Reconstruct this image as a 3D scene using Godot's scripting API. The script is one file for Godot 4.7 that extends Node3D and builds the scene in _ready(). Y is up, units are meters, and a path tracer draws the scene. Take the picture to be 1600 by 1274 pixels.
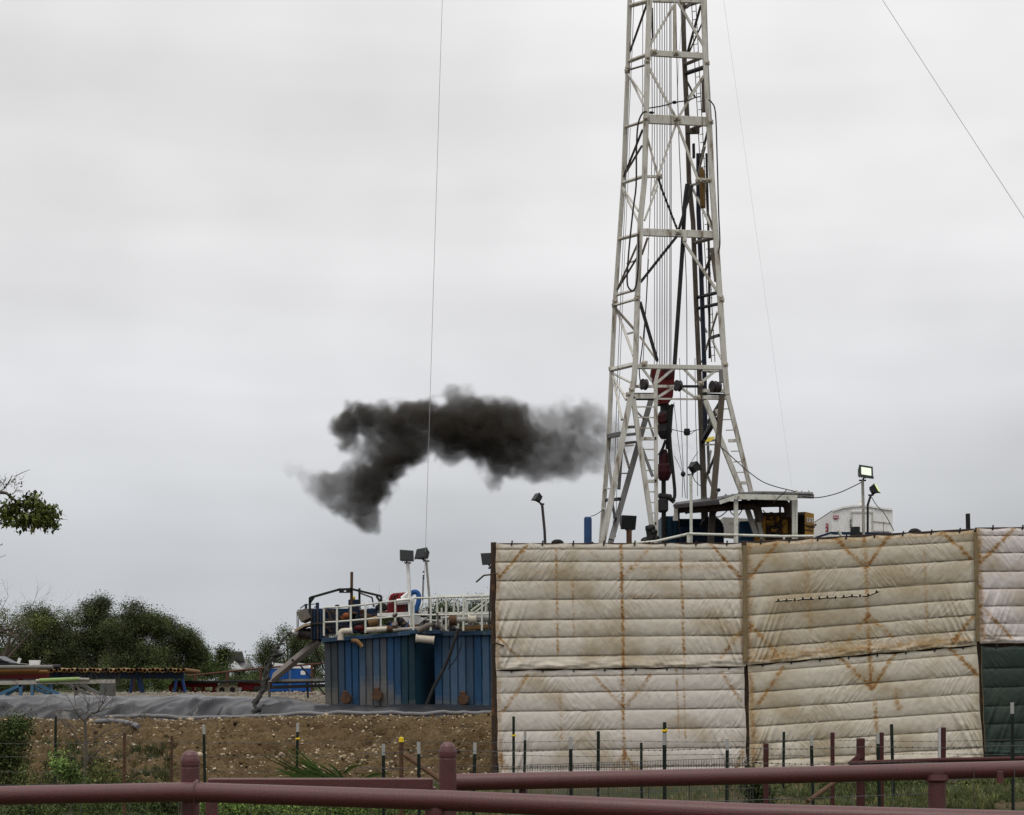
extends Node3D
# A drilling rig behind a quilted sound wall, seen over a pipe fence under an overcast sky.
# y up, metres, the viewer stands at the origin and looks along -z. spot() turns a bearing read
# from the photograph, with the distance at which the thing stands, into a place in the world.

const F = 2400.0
const HORIZON = 1080.0
const EYE = 1.6

var rng = RandomNumberGenerator.new()
var counts = {}
var mats = {}
var noise_a: Image
var noise_b: Image
var land = FastNoiseLite.new()
var clod = FastNoiseLite.new()
var folds = FastNoiseLite.new()


func spot(x, y, d) -> Vector3:
	return Vector3((x - 800.0) / F * d, EYE + (HORIZON - y) / F * d, -d)


func span(n, d) -> float:
	return n / F * d


# ---------------------------------------------------------------- shapes
class Shape:
	var v = PackedVector3Array()
	var n = PackedVector3Array()
	var uv = PackedVector2Array()
	var col = PackedColorArray()
	var tint = Color.WHITE

	func tri(a: Vector3, b: Vector3, c: Vector3, na: Vector3, nb: Vector3, nc: Vector3) -> void:
		var g = (b - a).cross(c - a)
		if g.dot(na + nb + nc) > 0.0:
			v.append(a); v.append(c); v.append(b)
			n.append(na); n.append(nc); n.append(nb)
		else:
			v.append(a); v.append(b); v.append(c)
			n.append(na); n.append(nb); n.append(nc)
		col.append(tint); col.append(tint); col.append(tint)

	func flat(a: Vector3, b: Vector3, c: Vector3, out: Vector3) -> void:
		var g = (b - a).cross(c - a)
		if g.length_squared() < 1e-16:
			return
		g = g.normalized()
		if g.dot(out) < 0.0:
			g = -g
		tri(a, b, c, g, g, g)

	func quad(a: Vector3, b: Vector3, c: Vector3, d: Vector3, out: Vector3) -> void:
		flat(a, b, c, out)
		flat(a, c, d, out)

	# a box with small chamfers on all its edges
	func box(at: Vector3, size: Vector3, basis: Basis = Basis(), cham: float = 0.0) -> void:
		var h = size * 0.5
		if cham <= 0.0:
			for k in 3:
				for s in [-1.0, 1.0]:
					var ax = Vector3.ZERO
					ax[k] = s
					var i = (k + 1) % 3
					var j = (k + 2) % 3
					var p = []
					for q in [[-1, -1], [1, -1], [1, 1], [-1, 1]]:
						var w = Vector3.ZERO
						w[k] = s * h[k]
						w[i] = q[0] * h[i]
						w[j] = q[1] * h[j]
						p.append(at + basis * w)
					quad(p[0], p[1], p[2], p[3], basis * ax)
			return
		var c = minf(cham, minf(h.x, minf(h.y, h.z)) * 0.9)
		var inner = h - Vector3(c, c, c)
		for k in 3:
			var i = (k + 1) % 3
			var j = (k + 2) % 3
			for s in [-1.0, 1.0]:
				var ax = Vector3.ZERO
				ax[k] = s
				var p = []
				for q in [[-1, -1], [1, -1], [1, 1], [-1, 1]]:
					var w = Vector3.ZERO
					w[k] = s * h[k]
					w[i] = q[0] * inner[i]
					w[j] = q[1] * inner[j]
					p.append(at + basis * w)
				quad(p[0], p[1], p[2], p[3], basis * ax)
			for s in [-1.0, 1.0]:
				for t in [-1.0, 1.0]:
					var p = []
					for e in [-1.0, 1.0]:
						var w = Vector3.ZERO
						w[k] = e * inner[k]
						w[i] = s * h[i]
						w[j] = t * inner[j]
						p.append(at + basis * w)
						w[i] = s * inner[i]
						w[j] = t * h[j]
						p.append(at + basis * w)
					var ax = Vector3.ZERO
					ax[i] = s
					ax[j] = t
					quad(p[0], p[1], p[3], p[2], basis * ax)
		for sx in [-1.0, 1.0]:
			for sy in [-1.0, 1.0]:
				for sz in [-1.0, 1.0]:
					var a = at + basis * Vector3(sx * h.x, sy * inner.y, sz * inner.z)
					var b = at + basis * Vector3(sx * inner.x, sy * h.y, sz * inner.z)
					var d = at + basis * Vector3(sx * inner.x, sy * inner.y, sz * h.z)
					flat(a, b, d, basis * Vector3(sx, sy, sz))

	# a straight bar of rectangular section
	func bar(a: Vector3, b: Vector3, w: float, h: float = -1.0, up: Vector3 = Vector3.FORWARD, cham: float = 0.0) -> void:
		if h < 0.0:
			h = w
		var z = (b - a).normalized()
		if absf(z.dot(up)) > 0.98:
			up = Vector3.RIGHT
		var x = up.cross(z).normalized()
		var y = z.cross(x)
		box((a + b) * 0.5, Vector3(w, h, (b - a).length()), Basis(x, y, z), cham)

	# an H or channel section between two points: web across, flanges along
	func beam(a: Vector3, b: Vector3, w: float, h: float, up: Vector3 = Vector3.UP) -> void:
		var z = (b - a).normalized()
		if absf(z.dot(up)) > 0.98:
			up = Vector3.RIGHT
		var x = up.cross(z).normalized()
		var y = z.cross(x)
		var bs = Basis(x, y, z)
		var l = (b - a).length()
		var t = minf(w, h) * 0.16
		box((a + b) * 0.5, Vector3(t, h - 2.0 * t, l), bs)
		for s in [-1.0, 1.0]:
			box((a + b) * 0.5 + y * s * (h - t) * 0.5, Vector3(w, t, l), bs)

	func tube(pts: Array, r, sides: int = 8, caps: bool = true) -> void:
		var m = pts.size()
		if m < 2:
			return
		var rings = []
		var nrm = []
		var x = Vector3.ZERO
		for i in m:
			var t: Vector3
			if i == 0:
				t = pts[1] - pts[0]
			elif i == m - 1:
				t = pts[m - 1] - pts[m - 2]
			else:
				t = (pts[i + 1] - pts[i]).normalized() + (pts[i] - pts[i - 1]).normalized()
			t = t.normalized()
			if i == 0:
				x = t.cross(Vector3.UP if absf(t.y) < 0.9 else Vector3.RIGHT).normalized()
			else:
				x = (x - t * x.dot(t)).normalized()
			var y = t.cross(x)
			var rad: float = r[i] if r is Array else r
			var ring = PackedVector3Array()
			var rn = PackedVector3Array()
			for k in sides:
				var a = TAU * k / sides
				var dir = x * cos(a) + y * sin(a)
				rn.append(dir)
				ring.append(pts[i] + dir * rad)
			rings.append(ring)
			nrm.append(rn)
		for i in m - 1:
			for k in sides:
				var q = (k + 1) % sides
				tri(rings[i][k], rings[i][q], rings[i + 1][q], nrm[i][k], nrm[i][q], nrm[i + 1][q])
				tri(rings[i][k], rings[i + 1][q], rings[i + 1][k], nrm[i][k], nrm[i + 1][q], nrm[i + 1][k])
		if caps:
			for e in [0, m - 1]:
				var out = (pts[0] - pts[1]) if e == 0 else (pts[m - 1] - pts[m - 2])
				for k in sides:
					flat(pts[e], rings[e][k], rings[e][(k + 1) % sides], out)

	# turned profile: list of Vector2(radius, height) about the y axis of basis
	func lathe(prof: Array, at: Vector3, basis: Basis = Basis(), sides: int = 16) -> void:
		for i in prof.size() - 1:
			var p: Vector2 = prof[i]
			var q: Vector2 = prof[i + 1]
			var nn = Vector2(q.y - p.y, p.x - q.x).normalized()
			for k in sides:
				var a = TAU * k / sides
				var b = TAU * (k + 1) / sides
				var da = Vector3(cos(a), 0, sin(a))
				var db = Vector3(cos(b), 0, sin(b))
				var na = basis * Vector3(da.x * nn.x, nn.y, da.z * nn.x)
				var nb = basis * Vector3(db.x * nn.x, nn.y, db.z * nn.x)
				var p0 = at + basis * Vector3(da.x * p.x, p.y, da.z * p.x)
				var p1 = at + basis * Vector3(db.x * p.x, p.y, db.z * p.x)
				var q0 = at + basis * Vector3(da.x * q.x, q.y, da.z * q.x)
				var q1 = at + basis * Vector3(db.x * q.x, q.y, db.z * q.x)
				if q.x > 1e-5:
					tri(p0, q1, q0, na, nb, na)
				if p.x > 1e-5:
					tri(p0, p1, q1, na, nb, nb)

	# a prism: outline (Array of Vector2) in the x-y plane of basis, thickness t along z
	func prism(outline: Array, t: float, at: Vector3, basis: Basis = Basis()) -> void:
		var poly = PackedVector2Array(outline)
		var idx = Geometry2D.triangulate_polygon(poly)
		for s in [-0.5, 0.5]:
			for k in range(0, idx.size(), 3):
				var p = []
				for e in 3:
					var q = poly[idx[k + e]]
					p.append(at + basis * Vector3(q.x, q.y, s * t))
				flat(p[0], p[1], p[2], basis.z * s)
		var mid = Vector2.ZERO
		var cw = Geometry2D.is_polygon_clockwise(poly)
		for k in poly.size():
			var a = poly[k]
			var b = poly[(k + 1) % poly.size()]
			var e = (b - a)
			var o = Vector2(e.y, -e.x)
			if cw:
				o = -o
			quad(at + basis * Vector3(a.x, a.y, -0.5 * t), at + basis * Vector3(b.x, b.y, -0.5 * t), at + basis * Vector3(b.x, b.y, 0.5 * t), at + basis * Vector3(a.x, a.y, 0.5 * t), basis * Vector3(o.x, o.y, 0))

	# a box whose front (+z) and back (-z) faces differ in size
	func taper(at: Vector3, front: Vector2, back: Vector2, depth: float, basis: Basis = Basis(), shift: Vector2 = Vector2.ZERO) -> void:
		var p = []
		for s in [[front, 0.5, Vector2.ZERO], [back, -0.5, shift]]:
			for q in [[-1, -1], [1, -1], [1, 1], [-1, 1]]:
				p.append(at + basis * Vector3(q[0] * s[0].x * 0.5 + s[2].x, q[1] * s[0].y * 0.5 + s[2].y, s[1] * depth))
		quad(p[0], p[1], p[2], p[3], basis.z)
		quad(p[4], p[5], p[6], p[7], -basis.z)
		quad(p[0], p[1], p[5], p[4], -basis.y)
		quad(p[2], p[3], p[7], p[6], basis.y)
		quad(p[1], p[2], p[6], p[5], basis.x)
		quad(p[3], p[0], p[4], p[7], -basis.x)

	func ball(at: Vector3, r: Vector3, rows: int = 6, sides: int = 10, basis: Basis = Basis()) -> void:
		for i in rows:
			for k in sides:
				var p = []
				var nn = []
				for e in [[i, k], [i, k + 1], [i + 1, k + 1], [i + 1, k]]:
					var th = PI * e[0] / rows
					var ph = TAU * e[1] / sides
					var d = Vector3(sin(th) * cos(ph), cos(th), sin(th) * sin(ph))
					p.append(at + basis * (d * r))
					nn.append(basis * d)
				if i < rows - 1:
					tri(p[0], p[2], p[3], nn[0], nn[2], nn[3])
				if i > 0:
					tri(p[0], p[1], p[2], nn[0], nn[1], nn[2])

	func mesh(off: Vector3) -> ArrayMesh:
		var a = []
		a.resize(Mesh.ARRAY_MAX)
		var w = PackedVector3Array()
		w.resize(v.size())
		for i in v.size():
			w[i] = v[i] - off
		a[Mesh.ARRAY_VERTEX] = w
		a[Mesh.ARRAY_NORMAL] = n
		a[Mesh.ARRAY_COLOR] = col
		if uv.size() == v.size():
			a[Mesh.ARRAY_TEX_UV] = uv
		var m = ArrayMesh.new()
		m.add_surface_from_arrays(Mesh.PRIMITIVE_TRIANGLES, a)
		return m


func shape() -> Shape:
	return Shape.new()


# ---------------------------------------------------------------- scene tree
func numbered(called: String, parent: Node) -> String:
	var key = str(parent.get_instance_id()) + called
	var k = counts.get(key, 0)
	counts[key] = k + 1
	return called if k == 0 else "%s_%03d" % [called, k]


func tag(o: Node, label: String, category: String = "", group: String = "", kind: String = "") -> Node:
	if label:
		o.set_meta("label", label)
	if category:
		o.set_meta("category", category)
	if group:
		o.set_meta("group", group)
	if kind:
		o.set_meta("kind", kind)
	return o


func origin_of(o: Node) -> Vector3:
	var p = Vector3.ZERO
	while o != null and o != self:
		p += o.position
		o = o.get_parent()
	return p


func thing(called: String, label: String, category: String, at: Vector3, group: String = "") -> Node3D:
	var o = Node3D.new()
	o.name = numbered(called, self)
	add_child(o, true)
	o.position = at
	tag(o, label, category, group)
	return o


func hold(called: String, m: Mesh, mat: Material, parent: Node, at: Vector3) -> MeshInstance3D:
	var o = MeshInstance3D.new()
	o.name = numbered(called, parent)
	o.mesh = m
	o.material_override = mat
	parent.add_child(o, true)
	o.position = at
	return o


# one named mesh; shapes are given in world places, whatever the parent
func part(called: String, s: Shape, mat: Material, parent: Node = self, label: String = "") -> MeshInstance3D:
	var base = origin_of(parent)
	var o = hold(called, s.mesh(base), mat, parent, Vector3.ZERO)
	if label:
		o.set_meta("label", label)
	return o


# a top-level thing that is one mesh, with its node at the foot of the mesh
func lone(called: String, s: Shape, mat: Material, label: String, category: String, group: String = "") -> MeshInstance3D:
	var lo = s.v[0]
	var hi = s.v[0]
	for p in s.v:
		lo = lo.min(p)
		hi = hi.max(p)
	var at = Vector3((lo.x + hi.x) * 0.5, lo.y, (lo.z + hi.z) * 0.5)
	var o = hold(called, s.mesh(at), mat, self, at)
	tag(o, label, category, group)
	return o


func copy(o: Node3D, label: String = "") -> Node3D:
	var c = o.duplicate()
	var base = str(o.name)
	if base.length() > 4 and base.substr(base.length() - 4, 1) == "_" and base.substr(base.length() - 3).is_valid_int():
		base = base.substr(0, base.length() - 4)
	c.name = numbered(base, self)
	add_child(c, true)
	if label:
		c.set_meta("label", label)
	return c


# ---------------------------------------------------------------- materials
func lin(r, g, b) -> Color:
	return Color(r, g, b).linear_to_srgb()


func grain(seed_: int, freq: float, size: int, octaves: int = 4) -> Image:
	var f = FastNoiseLite.new()
	f.seed = seed_
	f.noise_type = FastNoiseLite.TYPE_SIMPLEX_SMOOTH
	f.frequency = freq
	f.fractal_octaves = octaves
	return f.get_seamless_image(size, size, false, false, 0.2, true)


# weathered surface: base colour, a second colour in blotches, fine grain; colours are linear base colours
func worn(key: String, base: Color, dirt: Color, amount: float, rough: float, metal: float, scale: Vector3, fine: float = 0.18, relief: float = 0.0) -> StandardMaterial3D:
	if mats.has(key):
		return mats[key]
	var w = 160
	var im = Image.create(w, w, false, Image.FORMAT_RGB8)
	var dx = absi(key.hash()) % 256
	var dy = absi(key.hash() / 256) % 256
	for y in w:
		for x in w:
			var a = noise_a.get_pixel((x * 8 / 5 + dx) % 256, (y * 8 / 5 + dy) % 256).r
			var b = noise_b.get_pixel((x * 8 / 5 + dy) % 256, (y * 8 / 5 + dx) % 256).r
			var t = clampf((a * 0.75 + b * 0.35 - 1.05 + amount * 1.0) * 3.2, 0.0, 1.0)
			var k = 1.0 + (b - 0.5) * 2.0 * fine
			var c = base.lerp(dirt, t) * k
			im.set_pixel(x, y, Color(clampf(c.r, 0, 1), clampf(c.g, 0, 1), clampf(c.b, 0, 1)).linear_to_srgb())
	var m = StandardMaterial3D.new()
	m.resource_name = key
	m.albedo_texture = ImageTexture.create_from_image(im)
	m.roughness = rough
	m.metallic = metal
	m.metallic_specular = 0.28
	m.uv1_triplanar = true
	m.uv1_world_triplanar = true
	m.uv1_scale = scale
	m.vertex_color_use_as_albedo = true
	if relief > 0.0:
		m.heightmap_enabled = true
		m.heightmap_texture = mats.relief_image
		m.heightmap_scale = relief
	mats[key] = m
	return m


func plain(key: String, c: Color, rough: float, metal: float = 0.0) -> StandardMaterial3D:
	if mats.has(key):
		return mats[key]
	var m = StandardMaterial3D.new()
	m.resource_name = key
	m.albedo_color = c.linear_to_srgb()
	m.roughness = rough
	m.metallic = metal
	m.metallic_specular = 0.3
	m.vertex_color_use_as_albedo = true
	mats[key] = m
	return m


func ready_materials() -> void:
	noise_a = grain(11, 0.012, 256, 4)
	noise_b = grain(12, 0.06, 256, 4)
	mats.relief_image = ImageTexture.create_from_image(noise_b)
	var s1 = Vector3(0.6, 0.6, 0.6)
	var streak = Vector3(0.9, 0.18, 0.9)
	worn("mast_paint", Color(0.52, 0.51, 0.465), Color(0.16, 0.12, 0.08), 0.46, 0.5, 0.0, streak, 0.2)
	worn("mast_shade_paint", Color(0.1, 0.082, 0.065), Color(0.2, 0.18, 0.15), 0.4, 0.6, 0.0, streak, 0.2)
	worn("grey_steel", Color(0.17, 0.17, 0.165), Color(0.07, 0.06, 0.05), 0.4, 0.5, 0.2, streak, 0.2)
	worn("black_steel", Color(0.022, 0.022, 0.022), Color(0.06, 0.05, 0.04), 0.35, 0.55, 0.1, s1, 0.2)
	worn("red_iron", Color(0.11, 0.012, 0.014), Color(0.03, 0.012, 0.012), 0.45, 0.5, 0.0, s1, 0.2)
	worn("dark_iron", Color(0.045, 0.042, 0.045), Color(0.08, 0.05, 0.035), 0.4, 0.5, 0.2, s1, 0.2)
	worn("white_paint", Color(0.8, 0.8, 0.78), Color(0.42, 0.36, 0.28), 0.3, 0.5, 0.0, streak, 0.15)
	worn("rail_white", Color(0.55, 0.56, 0.5), Color(0.22, 0.19, 0.15), 0.4, 0.5, 0.0, s1, 0.15)
	worn("tank_blue", Color(0.028, 0.062, 0.115), Color(0.13, 0.13, 0.125), 0.34, 0.55, 0.0, Vector3(0.5, 0.22, 0.5), 0.25)
	worn("tank_pale_blue", Color(0.1, 0.17, 0.285), Color(0.13, 0.13, 0.125), 0.32, 0.55, 0.0, Vector3(0.5, 0.22, 0.5), 0.25)
	worn("tank_stained", Color(0.125, 0.115, 0.105), Color(0.06, 0.09, 0.13), 0.32, 0.7, 0.0, Vector3(0.5, 0.22, 0.5), 0.25)
	worn("deep_blue", Color(0.012, 0.028, 0.062), Color(0.03, 0.027, 0.024), 0.47, 0.5, 0.0, s1, 0.2)
	worn("teal_dark", Color(0.012, 0.05, 0.085), Color(0.03, 0.04, 0.045), 0.35, 0.6, 0.0, s1, 0.2)
	worn("engine_yellow", Color(0.36, 0.19, 0.025), Color(0.05, 0.035, 0.02), 0.42, 0.5, 0.0, s1, 0.25)
	worn("brown_rust", Color(0.09, 0.05, 0.03), Color(0.035, 0.025, 0.02), 0.45, 0.8, 0.0, s1, 0.3)
	worn("pipe_rust", Color(0.18, 0.095, 0.03), Color(0.1, 0.045, 0.02), 0.45, 0.75, 0.0, s1, 0.3)
	worn("pipe_grey", Color(0.33, 0.32, 0.29), Color(0.16, 0.12, 0.08), 0.4, 0.6, 0.1, s1, 0.2)
	worn("fence_red", Color(0.08, 0.021, 0.021), Color(0.05, 0.019, 0.013), 0.46, 0.46, 0.0, Vector3(7, 7, 7), 0.42, 0.06)
	worn("post_red", Color(0.06, 0.022, 0.021), Color(0.05, 0.022, 0.018), 0.4, 0.7, 0.0, Vector3(2, 2, 2), 0.2)
	worn("post_green", Color(0.013, 0.021, 0.016), Color(0.025, 0.02, 0.014), 0.35, 0.6, 0.0, Vector3(2, 2, 2), 0.2)
	worn("wall_steel", Color(0.05, 0.035, 0.026), Color(0.13, 0.065, 0.03), 0.42, 0.8, 0.0, Vector3(1, 0.4, 1), 0.3)
	worn("trailer_red", Color(0.24, 0.018, 0.026), Color(0.09, 0.02, 0.02), 0.36, 0.5, 0.0, s1, 0.2)
	worn("beam_rust", Color(0.085, 0.04, 0.028), Color(0.08, 0.045, 0.03), 0.42, 0.8, 0.0, s1, 0.2)
	worn("chute_grey", Color(0.15, 0.13, 0.115), Color(0.1, 0.085, 0.07), 0.42, 0.75, 0.0, s1, 0.25)
	worn("potty_blue", Color(0.012, 0.075, 0.27), Color(0.03, 0.09, 0.26), 0.3, 0.4, 0.0, s1, 0.06)
	worn("truss_blue", Color(0.05, 0.13, 0.22), Color(0.09, 0.09, 0.09), 0.38, 0.6, 0.0, s1, 0.2)
	worn("pvc_white", Color(0.5, 0.46, 0.38), Color(0.3, 0.2, 0.11), 0.36, 0.45, 0.0, s1, 0.12)
	worn("rubber", Color(0.02, 0.02, 0.021), Color(0.06, 0.055, 0.05), 0.36, 0.6, 0.0, s1, 0.2)
	worn("wire", Color(0.1, 0.1, 0.1), Color(0.06, 0.045, 0.035), 0.4, 0.5, 0.4, s1, 0.2)
	worn("wire_line", Color(0.16, 0.16, 0.17), Color(0.08, 0.08, 0.08), 0.4, 0.5, 0.3, s1, 0.2)
	worn("lamp_grey", Color(0.04, 0.043, 0.042), Color(0.025, 0.025, 0.022), 0.4, 0.5, 0.2, s1, 0.15)
	worn("bark", Color(0.1, 0.08, 0.065), Color(0.05, 0.042, 0.036), 0.45, 0.9, 0.0, Vector3(2, 0.7, 2), 0.3)
	worn("twig", Color(0.11, 0.095, 0.08), Color(0.07, 0.06, 0.05), 0.4, 0.9, 0.0, s1, 0.2)
	worn("lime_paint", Color(0.22, 0.32, 0.11), Color(0.16, 0.3, 0.08), 0.36, 0.5, 0.0, s1, 0.15)
	worn("mud", Color(0.022, 0.021, 0.019), Color(0.06, 0.058, 0.052), 0.38, 0.42, 0.0, Vector3(2, 2, 2), 0.3, 3.0)
	worn("liner", Color(0.018, 0.019, 0.022), Color(0.05, 0.048, 0.045), 0.28, 0.3, 0.0, Vector3(0.35, 0.35, 0.35), 0.05)
	worn("roof_grey", Color(0.2, 0.2, 0.2), Color(0.13, 0.13, 0.13), 0.4, 0.8, 0.0, s1, 0.15)
	plain("yellow", Color(0.7, 0.5, 0.02), 0.5)
	plain("orange", Color(0.2, 0.06, 0.022), 0.8)
	plain("tip_white", Color(0.62, 0.62, 0.62), 0.5)
	plain("post_tip", Color(0.33, 0.33, 0.32), 0.6)
	plain("hose_blue", Color(0.025, 0.1, 0.3), 0.4)
	plain("glass_dark", Color(0.018, 0.02, 0.022), 0.35)
	plain("sign_red", Color(0.4, 0.02, 0.03), 0.5)
	plain("stone", Color(0.4, 0.34, 0.25), 0.9)
	plain("clod", Color(0.085, 0.058, 0.029), 0.95)
	var lit = plain("lamp_glow", Color(0.3, 0.33, 0.3), 0.3)
	lit.emission_enabled = true
	lit.emission = Color(0.93, 1.0, 0.87)
	lit.emission_energy_multiplier = 0.8
	var dim = plain("lamp_dim", Color(0.6, 0.65, 0.3), 0.3)
	dim.emission_enabled = true
	dim.emission = Color(0.75, 0.95, 0.4)
	dim.emission_energy_multiplier = 0.35
	mats.fence_red.metallic_specular = 0.5
	mats.liner.metallic_specular = 0.36
	for row in [["leaf_dark", 0.06, 0.076, 0.03], ["leaf_mid", 0.055, 0.078, 0.024], ["leaf_bright", 0.11, 0.175, 0.045], ["leaf_olive", 0.085, 0.105, 0.028], ["grass_green", 0.12, 0.145, 0.055], ["grass_dry", 0.2, 0.16, 0.09]]:
		var m = plain(row[0], Color(row[1], row[2], row[3]), 0.7)
		m.backlight_enabled = true
		m.backlight = Color(0.35, 0.35, 0.3)


# ---------------------------------------------------------------- the ground's height
func smooth(a, b, x) -> float:
	return smoothstep(a, b, x)


func ground_y(x: float, d: float) -> float:
	var field = -0.25 + 0.052 * clampf(x, 0.0, 26.0) - 0.012 * clampf(-x, 0.0, 20.0)
	field = lerpf(-0.05, field, smooth(8.0, 24.0, d)) + land.get_noise_2d(x * 6.0, d * 6.0) * 0.1
	var crest = 0.86 + 0.14 * clampf((x + 12.0) / 12.0, 0.0, 1.0) + land.get_noise_2d(x * 9.0, 50.0) * 0.07
	var side = 1.0 - smooth(-0.2, 1.4, x)
	var edge = lerpf(51.3, 49.3, smooth(-8.0, -6.0, x))
	var shelf = lerpf(1.3, 1.04, smooth(-8.0, -6.2, x))
	var pad = lerpf(shelf, 1.5, smooth(57.0, 78.0, d)) + land.get_noise_2d(x * 3.0, d * 3.0) * 0.05
	var pit = lerpf(crest, -0.6, smooth(38.6, 42.0, d))
	pit = lerpf(pit, pad, smooth(45.5, edge, d))
	var left = lerpf(field, crest, smooth(29.6, 37.3, d) * 0.35 + 0.65 * clampf((d - 30.2) / 7.2, 0.0, 1.0))
	if d > 38.0:
		left = pit
	var right = lerpf(field, pad, smooth(34.0, 40.0, d))
	var y = lerpf(right, left, side)
	if d > 200.0:
		y += (d - 200.0) * 0.004 * (0.5 + land.get_noise_2d(x * 0.05, d * 0.05))
	return y


func ground_at(x: float, d: float) -> Vector3:
	return Vector3(x, ground_y(x, d), -d)


# ---------------------------------------------------------------- order of building
func _ready() -> void:
	rng.seed = 7
	var cam = Camera3D.new()
	cam.name = "camera"
	cam.projection = Camera3D.PROJECTION_FRUSTUM
	cam.near = 0.2
	cam.far = 4000.0
	cam.size = 2.0 * cam.near * 637.0 / F
	cam.frustum_offset = Vector2(0.0, cam.near * (HORIZON - 637.0) / F)
	cam.position = Vector3(0, EYE, 0)
	add_child(cam)
	cam.current = true
	var env = Environment.new()
	env.background_mode = Environment.BG_SKY
	env.sky = Sky.new()
	env.sky.sky_material = overcast()
	env.tonemap_mode = Environment.TONE_MAPPER_LINEAR
	env.tonemap_exposure = 1.0
	env.sdfgi_enabled = true
	env.ssao_enabled = true
	env.ssil_enabled = true
	env.volumetric_fog_enabled = true
	env.volumetric_fog_density = 0.0
	var we = WorldEnvironment.new()
	we.name = "world_environment"
	we.environment = env
	add_child(we)
	var sun = DirectionalLight3D.new()
	sun.name = "sun"
	sun.light_energy = 0.36
	sun.light_color = Color(1.0, 0.965, 0.91)
	sun.light_angular_distance = 24.0
	sun.shadow_enabled = true
	sun.sky_mode = DirectionalLight3D.SKY_MODE_LIGHT_ONLY
	sun.rotation_degrees = Vector3(-68, -25, 0)
	add_child(sun)

	ready_materials()
	land.seed = 3
	land.frequency = 0.02
	land.fractal_octaves = 3
	clod.seed = 5
	clod.frequency = 0.9
	clod.fractal_octaves = 4
	folds.seed = 9
	folds.frequency = 1.0
	folds.fractal_octaves = 2
	build_ground()
	build_liner()
	build_wall()
	build_far_trees()
	build_yard()
	build_tanks()
	build_rig_floor()
	build_mast()
	build_wires()
	build_lamps()
	build_fences()
	build_plants()
	build_smoke()


# ---------------------------------------------------------------- the sky: an overcast, brighter upwards, with soft bands
func overcast() -> PanoramaSkyMaterial:
	var w = 2048
	var h = 1024
	var big = grain(31, 0.006, 512, 4)
	var bands = grain(32, 0.011, 512, 3)
	var keys = [[0.0, 0.59], [1.2, 0.58], [3.0, 0.56], [4.5, 0.545], [5.7, 0.57], [6.8, 0.615], [8.0, 0.665], [9.5, 0.695], [11.0, 0.74], [13.0, 0.755], [15.8, 0.79], [18.5, 0.775], [21.0, 0.79], [24.0, 0.855], [35.0, 1.0], [55.0, 1.3], [90.0, 1.5]]
	var row = []
	for y in h:
		var el = 90.0 - (y + 0.5) / h * 180.0
		var k = 0
		while k < keys.size() - 2 and keys[k + 1][0] < el:
			k += 1
		var t = clampf((el - keys[k][0]) / (keys[k + 1][0] - keys[k][0]), 0.0, 1.0)
		row.append(lerpf(keys[k][1], keys[k + 1][1], t))
	var data = PackedFloat32Array()
	data.resize(w * h * 3)
	var glow = PackedFloat32Array()
	for x in w:
		glow.append(0.13 * sin((x - w * 0.5) / w * TAU * 3.0) + 0.03 * sin(x * TAU / w * 7.0))
	var i = 0
	for y in h:
		var el = 90.0 - (y + 0.5) / h * 180.0
		var base = row[y]
		if el <= 0.0:
			for x in w:
				data[i] = 0.1
				data[i + 1] = 0.1
				data[i + 2] = 0.07
				i += 3
			continue
		var cool = clampf(1.0 - el / 17.0, 0.0, 1.0)
		var r = lerpf(0.995, 0.935, cool)
		var b = lerpf(1.0, 1.045, cool)
		var vb = int(el * 26.0) % 512
		var va = int(el * 9.0) % 512
		var vc = int(el * 26.0 + 90.0) % 512
		var fade = clampf(el / 3.0, 0.15, 1.0) * (1.0 - 0.5 * smoothstep(40.0, 80.0, el))
		var low = smoothstep(1.0, 4.5, el) * (1.0 - smoothstep(8.0, 14.0, el))
		for x in w:
			var n1 = big.get_pixel(x % 512, va).r - 0.5
			var n2 = bands.get_pixel((x / 2) % 512, vb).r - 0.5
			var n3 = big.get_pixel((x * 3) % 512, vc).r - 0.5
			var k = base * (1.0 + fade * (n1 * 0.17 + n2 * 0.1 + n3 * 0.085) + glow[x] * low)
			data[i] = k * r * 1.006
			data[i + 1] = k * 0.991
			data[i + 2] = k * b * 1.004
			i += 3
	var m = PanoramaSkyMaterial.new()
	m.panorama = ImageTexture.create_from_image(Image.create_from_data(w, h, false, Image.FORMAT_RGBF, data.to_byte_array()))
	return m


# ---------------------------------------------------------------- the ground: one sheet, fine where it is seen close
func lines(stops: Array) -> PackedFloat32Array:
	var out = PackedFloat32Array()
	for k in stops.size() - 1:
		var n: int = stops[k][1]
		for i in n:
			out.append(lerpf(stops[k][0], stops[k + 1][0], float(i) / n))
	out.append(stops[stops.size() - 1][0])
	return out


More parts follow.
